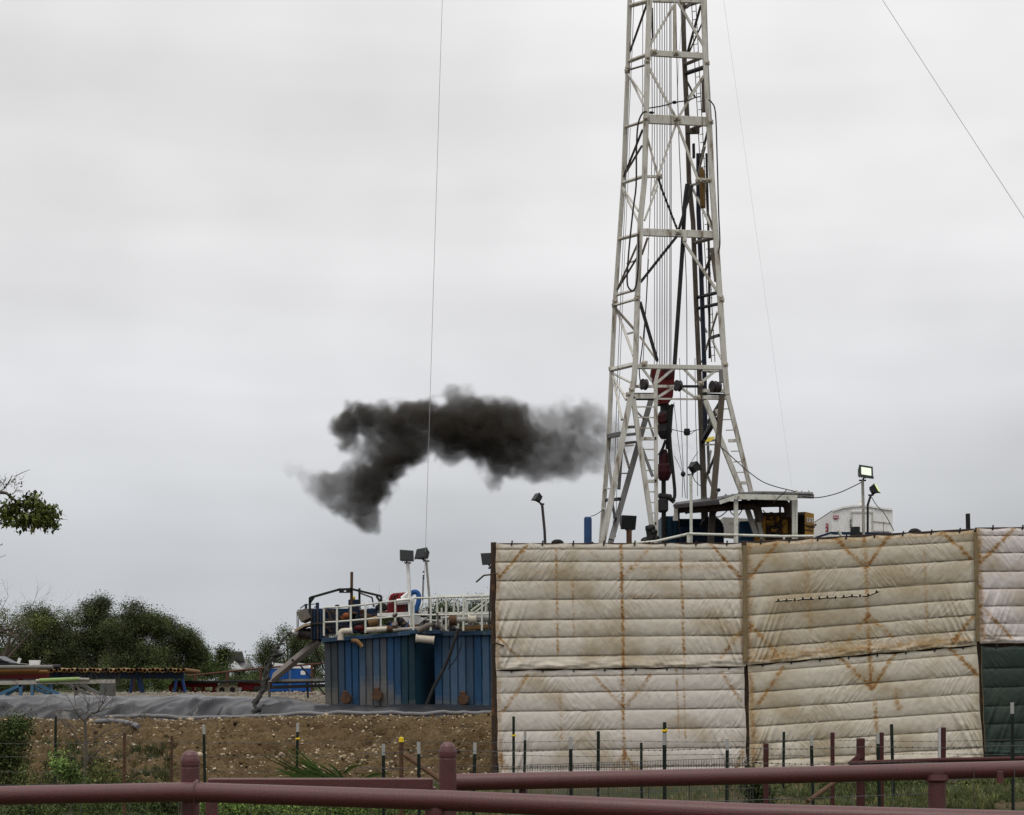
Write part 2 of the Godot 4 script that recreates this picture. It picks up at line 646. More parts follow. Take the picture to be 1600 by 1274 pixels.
func build_ground() -> void:
	var xs = lines([[-2200.0, 8], [-300.0, 12], [-60.0, 16], [-18.0, 30], [-14.5, 230], [1.6, 30], [14.0, 20], [40.0, 16], [300.0, 8], [2200.0, 1]])
	var ds = lines([[-300.0, 6], [-20.0, 8], [2.0, 8], [20.0, 20], [28.5, 170], [39.5, 40], [53.0, 60], [80.0, 20], [140.0, 14], [400.0, 10], [3200.0, 1]])
	var nx = xs.size()
	var nd = ds.size()
	var v = PackedVector3Array()
	var c = PackedColorArray()
	v.resize(nx * nd)
	c.resize(nx * nd)
	for j in nd:
		for i in nx:
			var x = xs[i]
			var d = ds[j]
			var y = ground_y(x, d)
			var bank = smooth(29.7, 31.0, d) * (1.0 - smooth(39.3, 41.0, d)) * (1.0 - smooth(0.4, 1.4, x))
			var rough = bank_relief(x, d)
			var lump = clod.get_noise_2d(x * 0.45 + 40.0, d * 0.45)
			y += bank * (rough * 0.25 * crest_fade(d) + lump * 0.22 * (1.0 - smooth(36.5, 38.0, d)))
			v[j * nx + i] = Vector3(x, y, -d)
			var soil = Color(0.07, 0.047, 0.021).lerp(Color(0.125, 0.087, 0.045), clampf(0.5 + lump * 1.0 + rough * 1.0, 0, 1))
			var turf = Color(0.045, 0.055, 0.022).lerp(Color(0.1, 0.078, 0.043), clampf(0.5 + land.get_noise_2d(x * 14.0, d * 14.0) * 2.2 + rough * 0.5, 0, 1))
			var gravel = Color(0.21, 0.19, 0.15).lerp(Color(0.12, 0.1, 0.075), clampf(0.5 + lump * 1.5, 0, 1))
			var far = Color(0.08, 0.095, 0.04)
			var k = turf.lerp(gravel, smooth(39.5, 43.0, d))
			k = k.lerp(soil, bank)
			# bare earth at the foot of the wall
			k = k.lerp(Color(0.12, 0.09, 0.062), smooth(26.0, 29.0, d) * (1.0 - smooth(33.0, 36.0, d)) * smooth(-0.5, 0.5, x) * (1.0 - smooth(3.6, 5.6, x)))
			k = k.lerp(far, smooth(105.0, 125.0, d))
			c[j * nx + i] = k
	var n = PackedVector3Array()
	n.resize(nx * nd)
	var idx = PackedInt32Array()
	for j in nd:
		for i in nx:
			var a = v[j * nx + mini(i + 1, nx - 1)] - v[j * nx + maxi(i - 1, 0)]
			var b = v[mini(j + 1, nd - 1) * nx + i] - v[maxi(j - 1, 0) * nx + i]
			n[j * nx + i] = a.cross(b).normalized()
			if i < nx - 1 and j < nd - 1:
				var p = j * nx + i
				idx.append_array(PackedInt32Array([p, p + nx, p + 1, p + 1, p + nx, p + nx + 1]))
	var arr = []
	arr.resize(Mesh.ARRAY_MAX)
	arr[Mesh.ARRAY_VERTEX] = v
	arr[Mesh.ARRAY_NORMAL] = n
	arr[Mesh.ARRAY_COLOR] = c
	arr[Mesh.ARRAY_INDEX] = idx
	var mesh = ArrayMesh.new()
	mesh.add_surface_from_arrays(Mesh.PRIMITIVE_TRIANGLES, arr)
	var m = worn("soil", Color(0.97, 0.96, 0.94), Color(0.6, 0.57, 0.52), 0.42, 0.95, 0.0, Vector3(0.8, 0.8, 0.8), 0.45, 7.0)
	tag(hold("ground", mesh, m, self, Vector3.ZERO), "earth bank, gravel pad and grassy field round the rig", "ground", "", "structure")

	# pale stones and brown clods scattered over the bank: far too many to count
	stones("rocks", "pale stones and chips scattered over the brown earth bank", mats.stone, 5200, 0.008, 0.05, 41)
	stones("clods", "lumps of brown earth lying on the bank", mats.clod, 1600, 0.015, 0.06, 42)
	var g = MultiMesh.new()
	g.transform_format = MultiMesh.TRANSFORM_3D
	g.mesh = pebble(77)
	g.instance_count = 2600
	rng.seed = 43
	for i in 2600:
		var d = rng.randf_range(48.0, 76.0)
		var x = rng.randf_range(-340.0, -100.0) / 1000.0 * d
		var s = rng.randf_range(0.02, 0.09) * (0.5 + rng.randf())
		g.set_instance_transform(i, Transform3D(Basis.from_euler(Vector3(rng.randf() * 6, rng.randf() * 6, 0)).scaled(Vector3(s, s, s)), ground_at(x, d)))
	var o = MultiMeshInstance3D.new()
	o.name = "gravel"
	o.multimesh = g
	o.material_override = plain("gravel_stone", Color(0.2, 0.178, 0.145), 0.9)
	add_child(o, true)
	tag(o, "pale gravel lying on the pad beyond the liner", "gravel", "", "stuff")


func crest_fade(d: float) -> float:
	return 1.0 - 0.8 * smooth(35.8, 37.8, d)


func bank_relief(x: float, d: float) -> float:
	var n = clod.get_noise_2d(x * 1.6, d * 1.6)
	var r = absf(clod.get_noise_2d((x + d * 0.9) * 1.9 + 70.0, (d - x * 0.9) * 0.6))
	var f = clod.get_noise_2d(x * 3.4 + 11.0, d * 3.0)
	return n * 0.9 + 0.25 - r * 1.2 + f * 0.5


func pebble(seed_: int) -> ArrayMesh:
	var s = shape()
	var f = FastNoiseLite.new()
	f.seed = seed_
	f.frequency = 0.7
	var ring = 5
	var pts = []
	for i in 4:
		var row = []
		for k in ring:
			var th = PI * (i + 0.5) / 4.0
			var ph = TAU * (k + 0.5 * i) / ring
			var d = Vector3(sin(th) * cos(ph), cos(th) * 0.75, sin(th) * sin(ph))
			row.append(d * (1.0 + 0.45 * f.get_noise_3dv(d * 2.0)))
		pts.append(row)
	for i in 3:
		for k in ring:
			var q = (k + 1) % ring
			s.flat(pts[i][k], pts[i][q], pts[i + 1][k], pts[i][k])
			s.flat(pts[i][q], pts[i + 1][q], pts[i + 1][k], pts[i][k])
	for k in range(1, ring - 1):
		s.flat(pts[0][0], pts[0][k], pts[0][k + 1], Vector3.UP)
		s.flat(pts[3][0], pts[3][k], pts[3][k + 1], Vector3.DOWN)
	return s.mesh(Vector3.ZERO)


func stones(called: String, label: String, mat: Material, n: int, lo: float, hi: float, seed_: int) -> void:
	var g = MultiMesh.new()
	g.transform_format = MultiMesh.TRANSFORM_3D
	g.use_colors = true
	g.mesh = pebble(seed_)
	g.instance_count = n
	rng.seed = seed_
	for i in n:
		var d = rng.randf_range(29.6, 38.6)
		var x = rng.randf_range(-0.36 * d, 0.1)
		var tries = 0
		while clod.get_noise_2d(x * 0.35 + 9.0, d * 0.35) < rng.randf_range(-0.5, 0.35) and tries < 4:
			d = rng.randf_range(29.6, 38.6)
			x = rng.randf_range(-0.36 * d, 0.1)
			tries += 1
		var s = lerpf(lo, hi, pow(rng.randf(), 3.2)) * (1.9 if rng.randf() < 0.025 else 1.0)
		var y = ground_y(x, d)
		y += bank_relief(x, d) * 0.25 * crest_fade(d) + clod.get_noise_2d(x * 0.45 + 40.0, d * 0.45) * 0.22 * (1.0 - smooth(36.5, 38.0, d))
		var b = Basis.from_euler(Vector3(rng.randf() * 6, rng.randf() * 6, rng.randf() * 6)).scaled(Vector3(s, s, s) * Vector3(1, rng.randf_range(0.6, 1), rng.randf_range(0.7, 1.3)))
		g.set_instance_transform(i, Transform3D(b, Vector3(x, y + s * 0.25, -d)))
		var k = rng.randf_range(0.6, 1.15)
		g.set_instance_color(i, Color(k, k * rng.randf_range(0.94, 1.0), k * rng.randf_range(0.82, 1.0)))
	var o = MultiMeshInstance3D.new()
	o.name = called
	o.multimesh = g
	o.material_override = mat
	add_child(o, true)
	tag(o, label, called, "", "stuff")


# a sheet from a height function over a grid; fn returns the place for (u, v)
func sheet(nu: int, nv: int, pts: PackedVector3Array, uvs: bool) -> Array:
	var n = PackedVector3Array()
	n.resize(nu * nv)
	var uv = PackedVector2Array()
	var idx = PackedInt32Array()
	for j in nv:
		for i in nu:
			var a = pts[j * nu + mini(i + 1, nu - 1)] - pts[j * nu + maxi(i - 1, 0)]
			var b = pts[mini(j + 1, nv - 1) * nu + i] - pts[maxi(j - 1, 0) * nu + i]
			n[j * nu + i] = a.cross(b).normalized()
			if uvs:
				uv.append(Vector2(float(i) / (nu - 1), float(j) / (nv - 1)))
			if i < nu - 1 and j < nv - 1:
				var p = j * nu + i
				idx.append_array(PackedInt32Array([p, p + nu, p + 1, p + 1, p + nu, p + nu + 1]))
	var arr = []
	arr.resize(Mesh.ARRAY_MAX)
	arr[Mesh.ARRAY_VERTEX] = pts
	arr[Mesh.ARRAY_NORMAL] = n
	if uvs:
		arr[Mesh.ARRAY_TEX_UV] = uv
	arr[Mesh.ARRAY_INDEX] = idx
	return arr


func build_liner() -> void:
	var nu = 330
	var nv = 120
	var pts = PackedVector3Array()
	pts.resize(nu * nv)
	for j in nv:
		for i in nu:
			var u = float(i) / (nu - 1)
			var v = float(j) / (nv - 1)
			var x = lerpf(-19.5, 0.8, u)
			var far = lerpf(51.9, 49.6, smooth(-8.0, -6.0, x)) + folds.get_noise_2d(x * 0.45, 3.0) * 1.1 + folds.get_noise_2d(x * 1.7, 8.0) * 0.3
			var d = lerpf(39.1, far, v)
			var y = ground_y(x, d) + 0.06
			# long folds running down the bank, and smaller creases across them
			var a = x * 0.75 + d * 0.42
			var r = 1.0 - absf(folds.get_noise_2d(a, d * 0.16)) * 2.4
			var q = 1.0 - absf(folds.get_noise_2d(x * 1.1 - d * 0.75 + 30.0, d * 0.3 + x * 0.2)) * 2.6
			var s = folds.get_noise_2d(x * 0.33 + 60.0, d * 0.33)
			var amp = (1.0 - 0.9 * smooth(0.55, 0.93, v)) * lerpf(1.0, 0.4, smooth(-8.5, -6.0, x))
			var c1 = x * 0.8 - d * 0.5
			var w1 = pow(0.5 + 0.5 * sin(c1 * 4.2 + folds.get_noise_2d(x * 0.35, d * 0.22) * 6.5), 2.2)
			var w2 = pow(0.5 + 0.5 * sin(c1 * 9.5 + folds.get_noise_2d(x * 0.7 + 9.0, d * 0.4) * 6.0), 2.0)
			var m = clampf(0.5 + folds.get_noise_2d(x * 0.5 + 5.0, d * 0.4) * 1.6, 0.0, 1.0)
			var calm = smooth(0.02, 0.3, v) * (1.0 - 0.8 * smooth(0.62, 0.96, v)) * lerpf(1.0, 0.4, smooth(-8.5, -6.0, x))
			y += calm * (s * 0.16 + w1 * (0.08 + 0.36 * m) + w2 * (0.03 + 0.11 * (1.0 - m)) + maxf(0.0, q) * 0.05 * m)
			y += 0.04 * smooth(0.94, 1.0, v)
			pts[j * nu + i] = Vector3(x, maxf(y, ground_y(x, d) + 0.025), -d)
	var arr = sheet(nu, nv, pts, false)
	var mesh = ArrayMesh.new()
	mesh.add_surface_from_arrays(Mesh.PRIMITIVE_TRIANGLES, arr)
	var o = hold("pit_liner", mesh, mats.liner, self, Vector3.ZERO)
	tag(o, "crumpled grey plastic liner spread over the pit before the blue tanks", "pit liner")

	# the grey hose along the rim of the bank
	var rim = []
	for k in 60:
		var xx = lerpf(165.0, 776.0, k / 59.0)
		var d = 38.75 - 0.25 * sin(xx * 0.013)
		var x = (xx - 800.0) / F * d
		rim.append(Vector3(x, ground_y(x, d) + 0.085 + 0.05 * clod.get_noise_1d(xx * 0.03), -d))
	var s = shape()
	s.tube(rim, 0.055, 10)
	lone("rim_hose", s, worn("hose_grey", Color(0.16, 0.16, 0.165), Color(0.1, 0.09, 0.075), 0.35, 0.5, 0.0, Vector3(1, 1, 1), 0.15), "long grey hose lying along the crest of the earth bank", "hose")
	s = shape()
	s.tube([spot(150, 1128, 36.5), spot(172, 1126.5, 36.4), spot(190, 1128.0, 36.3), spot(205, 1131, 36.0), spot(216, 1136, 35.6)], 0.06, 10)
	lone("hose_end", s, mats.hose_grey, "short bent end of grey hose on the brown bank left of the bare shrub", "hose")


# ---------------------------------------------------------------- the sound wall
func stain_map(w: int, h: int, size: Vector2, stains: Array, seed_: int) -> PackedFloat32Array:
	var out = PackedFloat32Array()
	out.resize(w * h)
	for s in stains:
		var a = Vector2(s[0], s[1]) * size
		var b = Vector2(s[2], s[3]) * size
		var wd: float = s[4]
		var m = wd * 3.0
		var x0 = clampi(int((minf(a.x, b.x) - m) / size.x * w), 0, w - 1)
		var x1 = clampi(int((maxf(a.x, b.x) + m) / size.x * w), 0, w - 1)
		var y0 = clampi(int((minf(a.y, b.y) - m) / size.y * h), 0, h - 1)
		var y1 = clampi(int((maxf(a.y, b.y) + m) / size.y * h), 0, h - 1)
		var ab = b - a
		var l2 = maxf(ab.length_squared(), 1e-6)
		for y in range(y0, y1 + 1):
			for x in range(x0, x1 + 1):
				var p = Vector2((x + 0.5) / w, (y + 0.5) / h) * size
				var wob = (noise_b.get_pixel((x + seed_ * 37) % 256, (y * 2) % 256).r - 0.5) * wd * 1.6
				var t = clampf((p - a).dot(ab) / l2, 0.0, 1.0)
				var dist = (p - a - ab * t).length() + wob
				if dist < m:
					var k = exp(-pow(maxf(dist, 0.0) / (wd * 0.8), 2.0))
					var br = noise_a.get_pixel((x * 3 + seed_ * 91) % 256, (y * 3 + seed_ * 53) % 256).r
					var bk = noise_b.get_pixel((x * 2 + seed_ * 17) % 256, (y * 2 + 60) % 256).r
					k *= clampf(lerpf(1.0, (br * 0.6 + bk * 0.6 - 0.36) * 3.0, s[6]), 0.0, 1.3)
					out[y * w + x] = minf(1.0, out[y * w + x] + k * s[5])
	return out


func blanket(label: String, group: String, tl: Vector2, tr: Vector2, bl: Vector2, br: Vector2, seams: Array, stains: Array, seed_: int, base: Color, dirt: Color, dirty: float, lean: float) -> void:
	var d = 31.0
	var nu = 230
	var nv = 150
	var a = spot(tl.x, tl.y, d)
	var b = spot(tr.x, tr.y, d)
	var c = spot(bl.x, bl.y, d)
	var e = spot(br.x, br.y, d)
	var size = Vector2(a.distance_to(b), a.distance_to(c))
	var at = Vector3((c.x + e.x) * 0.5, minf(c.y, e.y), -d)
	var edges = [0.0] + seams + [1.0]
	var pts = PackedVector3Array()
	pts.resize(nu * nv)
	for j in nv:
		for i in nu:
			var u = float(i) / (nu - 1)
			var v = float(j) / (nv - 1)
			var xm = u * size.x
			var ym = v * size.y
			var p = a.lerp(b, u).lerp(c.lerp(e, u), v)
			var vw = v + 0.009 * folds.get_noise_2d(xm * 0.55 + seed_ * 7.0, ym * 0.5) + 0.004 * folds.get_noise_2d(xm * 2.0, ym + seed_ * 3.0)
			var k = 0
			while k < edges.size() - 2 and edges[k + 1] < vw:
				k += 1
			var band = (edges[k + 1] - edges[k]) * size.y
			var t = clampf((vw - edges[k]) / (edges[k + 1] - edges[k]), 0.0, 1.0)
			var z = 0.11 * minf(band, 0.42) * pow(maxf(sin(PI * pow(t, 0.92)), 0.0), 0.42)
			# creases: slanting folds that start at the seams and die out in the middle of a band
			var m = clampf(0.45 + folds.get_noise_2d(xm * 0.5 + seed_ * 11.0, ym * 0.6) * 1.6, 0.0, 1.0)
			var turn = lean if folds.get_noise_2d(xm * 0.3 + seed_ * 5.0, k * 3.1 + 50.0) > -0.12 else -lean
			var q = xm * 3.3 + ym * 2.6 * turn
			var fold = maxf(0.0, 1.0 - absf(folds.get_noise_2d(q * 1.5 + k * 13.0, (ym - xm * 0.5 * turn) * 0.9 + seed_)) * 3.4)
			var near_seam = 0.35 + 0.65 * pow(absf(t * 2.0 - 1.0), 1.5)
			z += fold * m * near_seam * 0.015 + folds.get_noise_2d(xm * 5.0 + seed_, ym * 5.0) * 0.0035
			# puckers along each seam
			z += 0.006 * folds.get_noise_2d(xm * 9.0 + k * 5.0, k * 2.0 + seed_) * pow(absf(t * 2.0 - 1.0), 3.0)
			# long drag folds from the lower corners
			var cu = minf(u, 1.0 - u) * size.x
			var drag = (1.0 - smooth(0.1, 1.1, cu)) * smooth(0.35, 0.75, v) * (1.0 - smooth(0.93, 1.0, v))
			z += drag * 0.05 * maxf(0.0, 1.0 - absf(folds.get_noise_2d((cu * 1.0 - (1.0 - v) * 0.9) * 2.6 + seed_, seed_ * 2.0)) * 2.5)
			# the hem at the bottom hangs loose and bunches
			var hem = smooth(0.9, 0.985, v)
			z += hem * (0.035 + 0.03 * folds.get_noise_2d(xm * 1.5 + seed_, ym * 6.0))
			p.y -= hem * 0.02 * folds.get_noise_2d(xm * 0.9 + seed_ * 2.0, 4.0)
			# laced edges stay flat
			var pin = smooth(0.0, 0.1, cu) * smooth(0.0, 0.03, v)
			z *= 0.25 + 0.75 * pin
			p.y -= (1.0 - smooth(0.0, 0.05, v)) * 0.028 * absf(sin(u * PI * 7.0))
			p.x += 0.02 * folds.get_noise_2d(ym * 1.2, seed_ * 3.0 + (0.0 if u < 0.5 else 9.0)) * (1.0 - smooth(0.0, 0.3, cu))
			pts[j * nu + i] = p + Vector3(0, 0, z) - at
	var arr = sheet(nu, nv, pts, true)
	var mesh = ArrayMesh.new()
	mesh.add_surface_from_arrays(Mesh.PRIMITIVE_TRIANGLES, arr)
	# its picture of dirt: rust printed by the frame behind, dust, stitching
	var w = 512
	var h = 256
	var rust = stain_map(w, h, size, stains, seed_)
	var im = Image.create(w, h, false, Image.FORMAT_RGB8)
	for y in h:
		var v = (y + 0.5) / h
		var seam = 0.0
		for s in seams:
			seam = maxf(seam, clampf(1.5 - absf(v - s + 0.002) / 0.006, 0.0, 1.0))
		for x in w:
			var n1 = noise_a.get_pixel((x / 2 + seed_ * 31) % 256, (y / 2 + seed_ * 19) % 256).r
			var n2 = noise_b.get_pixel((x + seed_ * 13) % 256, (y + seed_ * 29) % 256).r
			var k = base.lerp(dirt, clampf((n1 - 0.58 + dirty) * 2.6, 0.0, 1.0) * 0.7)
			k *= 0.9 + 0.2 * n2
			k = k.lerp(dirt * 0.3, seam * 0.75)
			var r = rust[y * w + x]
			k = k.lerp(Color(0.3, 0.17, 0.05), clampf(r * 1.5, 0.0, 0.95))
			k = k.lerp(Color(0.17, 0.068, 0.018), clampf((r - 0.5) * 1.4, 0.0, 0.85))
			im.set_pixel(x, y, Color(clampf(k.r, 0, 1), clampf(k.g, 0, 1), clampf(k.b, 0, 1)).linear_to_srgb())
	var m = StandardMaterial3D.new()
	m.resource_name = "quilted_fabric"
	m.albedo_texture = ImageTexture.create_from_image(im)
	m.roughness = 0.75
	var root = thing("quilted_blanket", label, "blanket", at, group)
	hold("quilted_face", mesh, m, root, Vector3.ZERO)
	# back and edges give the quilt its thickness
	var s = shape()
	var back = Vector3(0, 0, -0.03)
	var ring = []
	for i in range(0, nu, 8):
		ring.append(pts[i])
	for j in range(8, nv, 8):
		ring.append(pts[j * nu + nu - 1])
	for i in range(nu - 1, -1, -8):
		ring.append(pts[(nv - 1) * nu + i])
	for j in range(nv - 9, 0, -8):
		ring.append(pts[j * nu])
	var mid = (pts[0] + pts[nu * nv - 1]) * 0.5
	for i in ring.size():
		var p = ring[i] + at
		var q = ring[(i + 1) % ring.size()] + at
		s.quad(p, q, q + back, p + back, p - mid - at)
		s.flat(p + back, q + back, mid + at + back, Vector3.FORWARD)
	part("backing", s, plain("backing_cloth", dirt, 0.9), root)
	# lacing straps along the top edge
	for i in 8:
		var u = (i + 0.5) / 8.0
		var p = a.lerp(b, u)
		var st = shape()
		st.bar(p + Vector3(0, -0.05, 0.02), p + Vector3(0.02, 0.05, 0.02), 0.03, 0.012, Vector3.BACK)
		part("lacing_strap", st, mats.rubber, root)


func build_wall() -> void:
	var tan = Color(0.33, 0.26, 0.15)
	var cream = Color(0.53, 0.486, 0.412)
	var pale = Color(0.56, 0.522, 0.472)
	blanket("cream quilted blanket over the earth bank's end, upper of the two beside the blue tanks", "quilted sound wall blankets", Vector2(775, 849), Vector2(1159, 849), Vector2(774, 1047), Vector2(1165, 1041), [0.05, 0.15, 0.30, 0.45, 0.61, 0.75, 0.9],
		[[0.245, 0.05, 0.25, 0.9, 0.03, 0.6, 0.9], [0.31, 0.3, 0.315, 0.75, 0.025, 0.4, 1.0], [0.508, 0.0, 0.512, 1.0, 0.04, 0.85, 0.6], [0.75, 0.04, 0.755, 1.0, 0.035, 0.65, 0.8], [0.127, 0.015, 0.016, 0.27, 0.04, 0.75, 0.6], [0.873, 0.0, 0.984, 0.27, 0.04, 0.9, 0.5],
		[0.008, 0.73, 0.1, 0.93, 0.03, 0.6, 0.7], [0.984, 0.72, 0.9, 0.93, 0.05, 0.6, 0.7], [0.635, 0.015, 0.516, 0.27, 0.04, 0.35, 0.8], [0.55, 0.2, 0.92, 0.19, 0.07, 0.3, 0.8], [0.55, 0.43, 0.99, 0.42, 0.05, 0.3, 0.8], [0.38, 0.06, 0.5, 0.26, 0.04, 0.2, 0.9],
		[0.006, 0.05, 0.01, 0.98, 0.06, 0.4, 0.6], [0.99, 0.05, 0.994, 0.98, 0.05, 0.35, 0.6], [0.16, 0.23, 0.45, 0.24, 0.05, 0.16, 0.8]], 1, cream, tan, 0.1, -0.8)
	blanket("pale quilted blanket over the bank's end, lower of the two beside the blue tanks", "quilted sound wall blankets", Vector2(775, 1048), Vector2(1163, 1042), Vector2(779, 1228), Vector2(1167, 1222), [0.06, 0.2, 0.36, 0.53, 0.7, 0.86],
		[[0.508, 0.0, 0.508, 0.98, 0.035, 0.7, 0.9], [0.397, 0.06, 0.508, 0.34, 0.045, 0.5, 0.6], [0.62, 0.06, 0.524, 0.32, 0.045, 0.6, 0.6], [0.127, 0.05, 0.024, 0.36, 0.045, 0.6, 0.6], [0.905, 0.04, 0.984, 0.3, 0.045, 0.6, 0.6], [0.508, 0.74, 0.57, 0.92, 0.05, 0.55, 0.6], [0.508, 0.74, 0.45, 0.92, 0.05, 0.35, 0.6],
		[0.726, 0.0, 0.73, 0.6, 0.025, 0.5, 0.9], [0.754, 0.0, 0.757, 0.62, 0.025, 0.5, 0.9], [0.255, 0.15, 0.258, 0.6, 0.03, 0.35, 0.9], [0.008, 0.75, 0.05, 0.95, 0.07, 0.5, 0.5], [0.985, 0.75, 0.95, 0.95, 0.07, 0.5, 0.5], [0.006, 0.1, 0.01, 0.95, 0.06, 0.35, 0.6]], 2, pale, tan, 0.03, 0.9)
	blanket("tan stained quilted blanket with a frayed rope across it, below the yellow radiator", "quilted sound wall blankets", Vector2(1166, 848), Vector2(1521, 828), Vector2(1166, 1039), Vector2(1527, 1008), [0.10, 0.26, 0.45, 0.6, 0.74, 0.87],
		[[0.52, 0.0, 0.53, 1.0, 0.05, 0.6, 0.6], [0.39, 0.0, 0.51, 0.25, 0.05, 0.8, 0.5], [0.63, 0.0, 0.53, 0.26, 0.05, 0.8, 0.5], [0.13, 0.03, 0.02, 0.28, 0.05, 0.7, 0.6], [0.86, 0.0, 0.985, 0.25, 0.045, 0.9, 0.5], [0.02, 0.68, 0.14, 0.95, 0.05, 0.7, 0.6], [0.98, 0.76, 0.89, 0.96, 0.05, 0.8, 0.5],
		[0.53, 0.68, 0.44, 0.88, 0.06, 0.5, 0.6], [0.53, 0.68, 0.63, 0.86, 0.06, 0.6, 0.6], [0.26, 0.1, 0.28, 0.75, 0.07, 0.3, 0.7], [0.78, 0.15, 0.785, 0.8, 0.04, 0.35, 0.8], [0.0, 0.02, 1.0, 0.02, 0.06, 0.4, 0.6], [0.01, 0.05, 0.015, 0.97, 0.08, 0.5, 0.5], [0.05, 0.95, 0.95, 0.95, 0.11, 0.45, 0.5]], 3, Color(0.482, 0.435, 0.347), tan, 0.2, -0.9)
	blanket("cream quilted blanket behind the red corner post, under the tan stained one", "quilted sound wall blankets", Vector2(1169, 1040), Vector2(1527, 1009), Vector2(1172, 1206), Vector2(1536, 1186), [0.07, 0.26, 0.42, 0.58, 0.74, 0.9],
		[[0.53, 0.0, 0.53, 0.3, 0.05, 0.9, 0.5], [0.4, 0.0, 0.53, 0.3, 0.045, 0.85, 0.5], [0.64, 0.0, 0.54, 0.3, 0.045, 0.8, 0.5], [0.15, 0.05, 0.04, 0.37, 0.05, 0.7, 0.6], [0.88, 0.0, 0.99, 0.25, 0.05, 0.95, 0.4], [0.64, 0.35, 0.645, 0.5, 0.09, 0.5, 0.5], [0.545, 0.42, 0.55, 0.92, 0.05, 0.6, 0.8], [0.01, 0.1, 0.02, 0.95, 0.07, 0.5, 0.5], [0.53, 0.8, 0.46, 0.95, 0.05, 0.4, 0.6]], 4, Color(0.54, 0.497, 0.412), tan, 0.12, 0.9)
	blanket("pale pinkish quilted blanket above the dark green one", "quilted sound wall blankets", Vector2(1527, 825), Vector2(1900, 822), Vector2(1530, 1006), Vector2(1903, 1003), [0.07, 0.22, 0.38, 0.53, 0.68, 0.83, 0.94],
		[[0.16, 0.0, 0.01, 0.3, 0.05, 0.8, 0.5], [0.01, 0.68, 0.13, 0.95, 0.045, 0.65, 0.6], [0.005, 0.02, 0.01, 0.97, 0.06, 0.55, 0.5], [0.5, 0.0, 0.5, 1.0, 0.05, 0.5, 0.6]], 5, Color(0.58, 0.53, 0.515), tan, 0.02, -0.9)
	blanket("dark green quilted blanket at the end of the sound wall", "quilted sound wall blankets", Vector2(1533, 1010), Vector2(1903, 1007), Vector2(1540, 1184), Vector2(1905, 1180), [0.2, 0.37, 0.54, 0.7, 0.86],
		[], 6, Color(0.012, 0.028, 0.021), Color(0.03, 0.042, 0.03), 0.06, 0.9)

	# the steel frame behind: posts, rails and the flaps over the joints
	var fr = thing("sound_wall_frame", "rusty steel frame of posts and rails that carries the quilted blankets", "frame", spot(1165, 1226, 31.15))
	for p in [[771.5, 848, 773, 1245, 0.12], [1163.5, 846, 1167.5, 1245, 0.16], [1522.5, 828, 1541, 1225, 0.13], [1903, 818, 1905, 1225, 0.14]]:
		var s = shape()
		var foot = spot(p[2], p[3], 31.12)
		foot.y = ground_y(foot.x, 31.1) - 0.3
		s.bar(spot(p[0], p[1], 31.14), foot, p[4], 0.14, Vector3.FORWARD, 0.008)
		part("post", s, mats.wall_steel, fr)
	var stub = shape()
	stub.tube([spot(1512.5, 803, 31.3), spot(1513.5, 850, 31.3)], 0.045, 10)
	part("post_top", stub, mats.black_steel, fr)
	for r in [[770, 848.5, 1163, 848], [1165, 846, 1523, 825.5], [1524, 824, 1904, 820.5], [772, 1048, 1166, 1042], [1168, 1040, 1529, 1008], [1530, 1008, 1904, 1005], [776, 1200, 1168, 1196], [1170, 1190, 1534, 1172], [1535, 1172, 1905, 1168]]:
		var s = shape()
		var drop = 6.0 if r[1] < 900 else 2.0
		s.bar(spot(r[0], r[1] + drop, 31.2), spot(r[2], r[3] + drop, 31.2), 0.045, 0.14, Vector3.UP, 0.006)
		part("rail", s, mats.wall_steel, fr)
	for x in [[775, 970, 1160], [1168, 1345, 1522], [1530, 1716, 1898]]:
		for pair in [[x[0], 900, x[0] + 58, 850], [x[2], 898, x[2] - 58, 850], [x[1], 898, x[1] - 46, 848], [x[1], 898, x[1] + 46, 848]]:
			var s = shape()
			s.bar(spot(pair[0], pair[1], 31.16), spot(pair[2], pair[3], 31.16), 0.06, 0.05, Vector3.FORWARD)
			part("brace", s, mats.wall_steel, fr)
	var s = shape()
	s.bar(spot(1163.5, 853, 30.93), spot(1165, 1035, 30.93), 0.085, 0.03, Vector3.FORWARD, 0.006)
	part("joint_flap", s, worn("flap_cloth", Color(0.2, 0.155, 0.085), Color(0.11, 0.065, 0.03), 0.42, 0.85, 0.0, Vector3(1, 0.5, 1), 0.2), fr)
	s = shape()
	s.bar(spot(1524.5, 832, 30.93), spot(1528.5, 1003, 30.93), 0.075, 0.03, Vector3.FORWARD, 0.006)
	part("joint_flap", s, mats.flap_cloth, fr)
	for st in [[744, 910, 768, 897], [768, 1008, 780, 1010]]:
		s = shape()
		s.tube([spot(st[0], st[1], 30.95), spot((st[0] + st[2]) * 0.5, (st[1] + st[3]) * 0.5 - 4, 30.9), spot(st[2] + 8, st[3], 30.88)], 0.018, 6)
		part("tie_strap", s, mats.wall_steel, fr)
	# the frayed rope on the tan blanket
	s = shape()
	var rope = []
	for k in 40:
		var t = k / 39.0
		rope.append(spot(1212 + t * 166, 939 - t * 10 - (6.0 * smooth(0.85, 1.0, t)) + clod.get_noise_1d(k * 2.0) * 1.2, 30.86))
	var rp = thing("frayed_rope", "pale frayed rope with dark knots laced across the tan stained blanket", "rope", rope[0])
	s.tube(rope, 0.013, 6)
	part("strand", s, plain("rope_pale", Color(0.5, 0.44, 0.34), 0.9), rp)
	for k in 5:
		s = shape()
		var bit = []
		for q in 7:
			bit.append(rope[mini(k * 8 + q, 39)] + Vector3(0, -0.018, 0.004))
		s.tube(bit, 0.011, 5)
		part("dark_strand", s, mats.black_steel, rp)
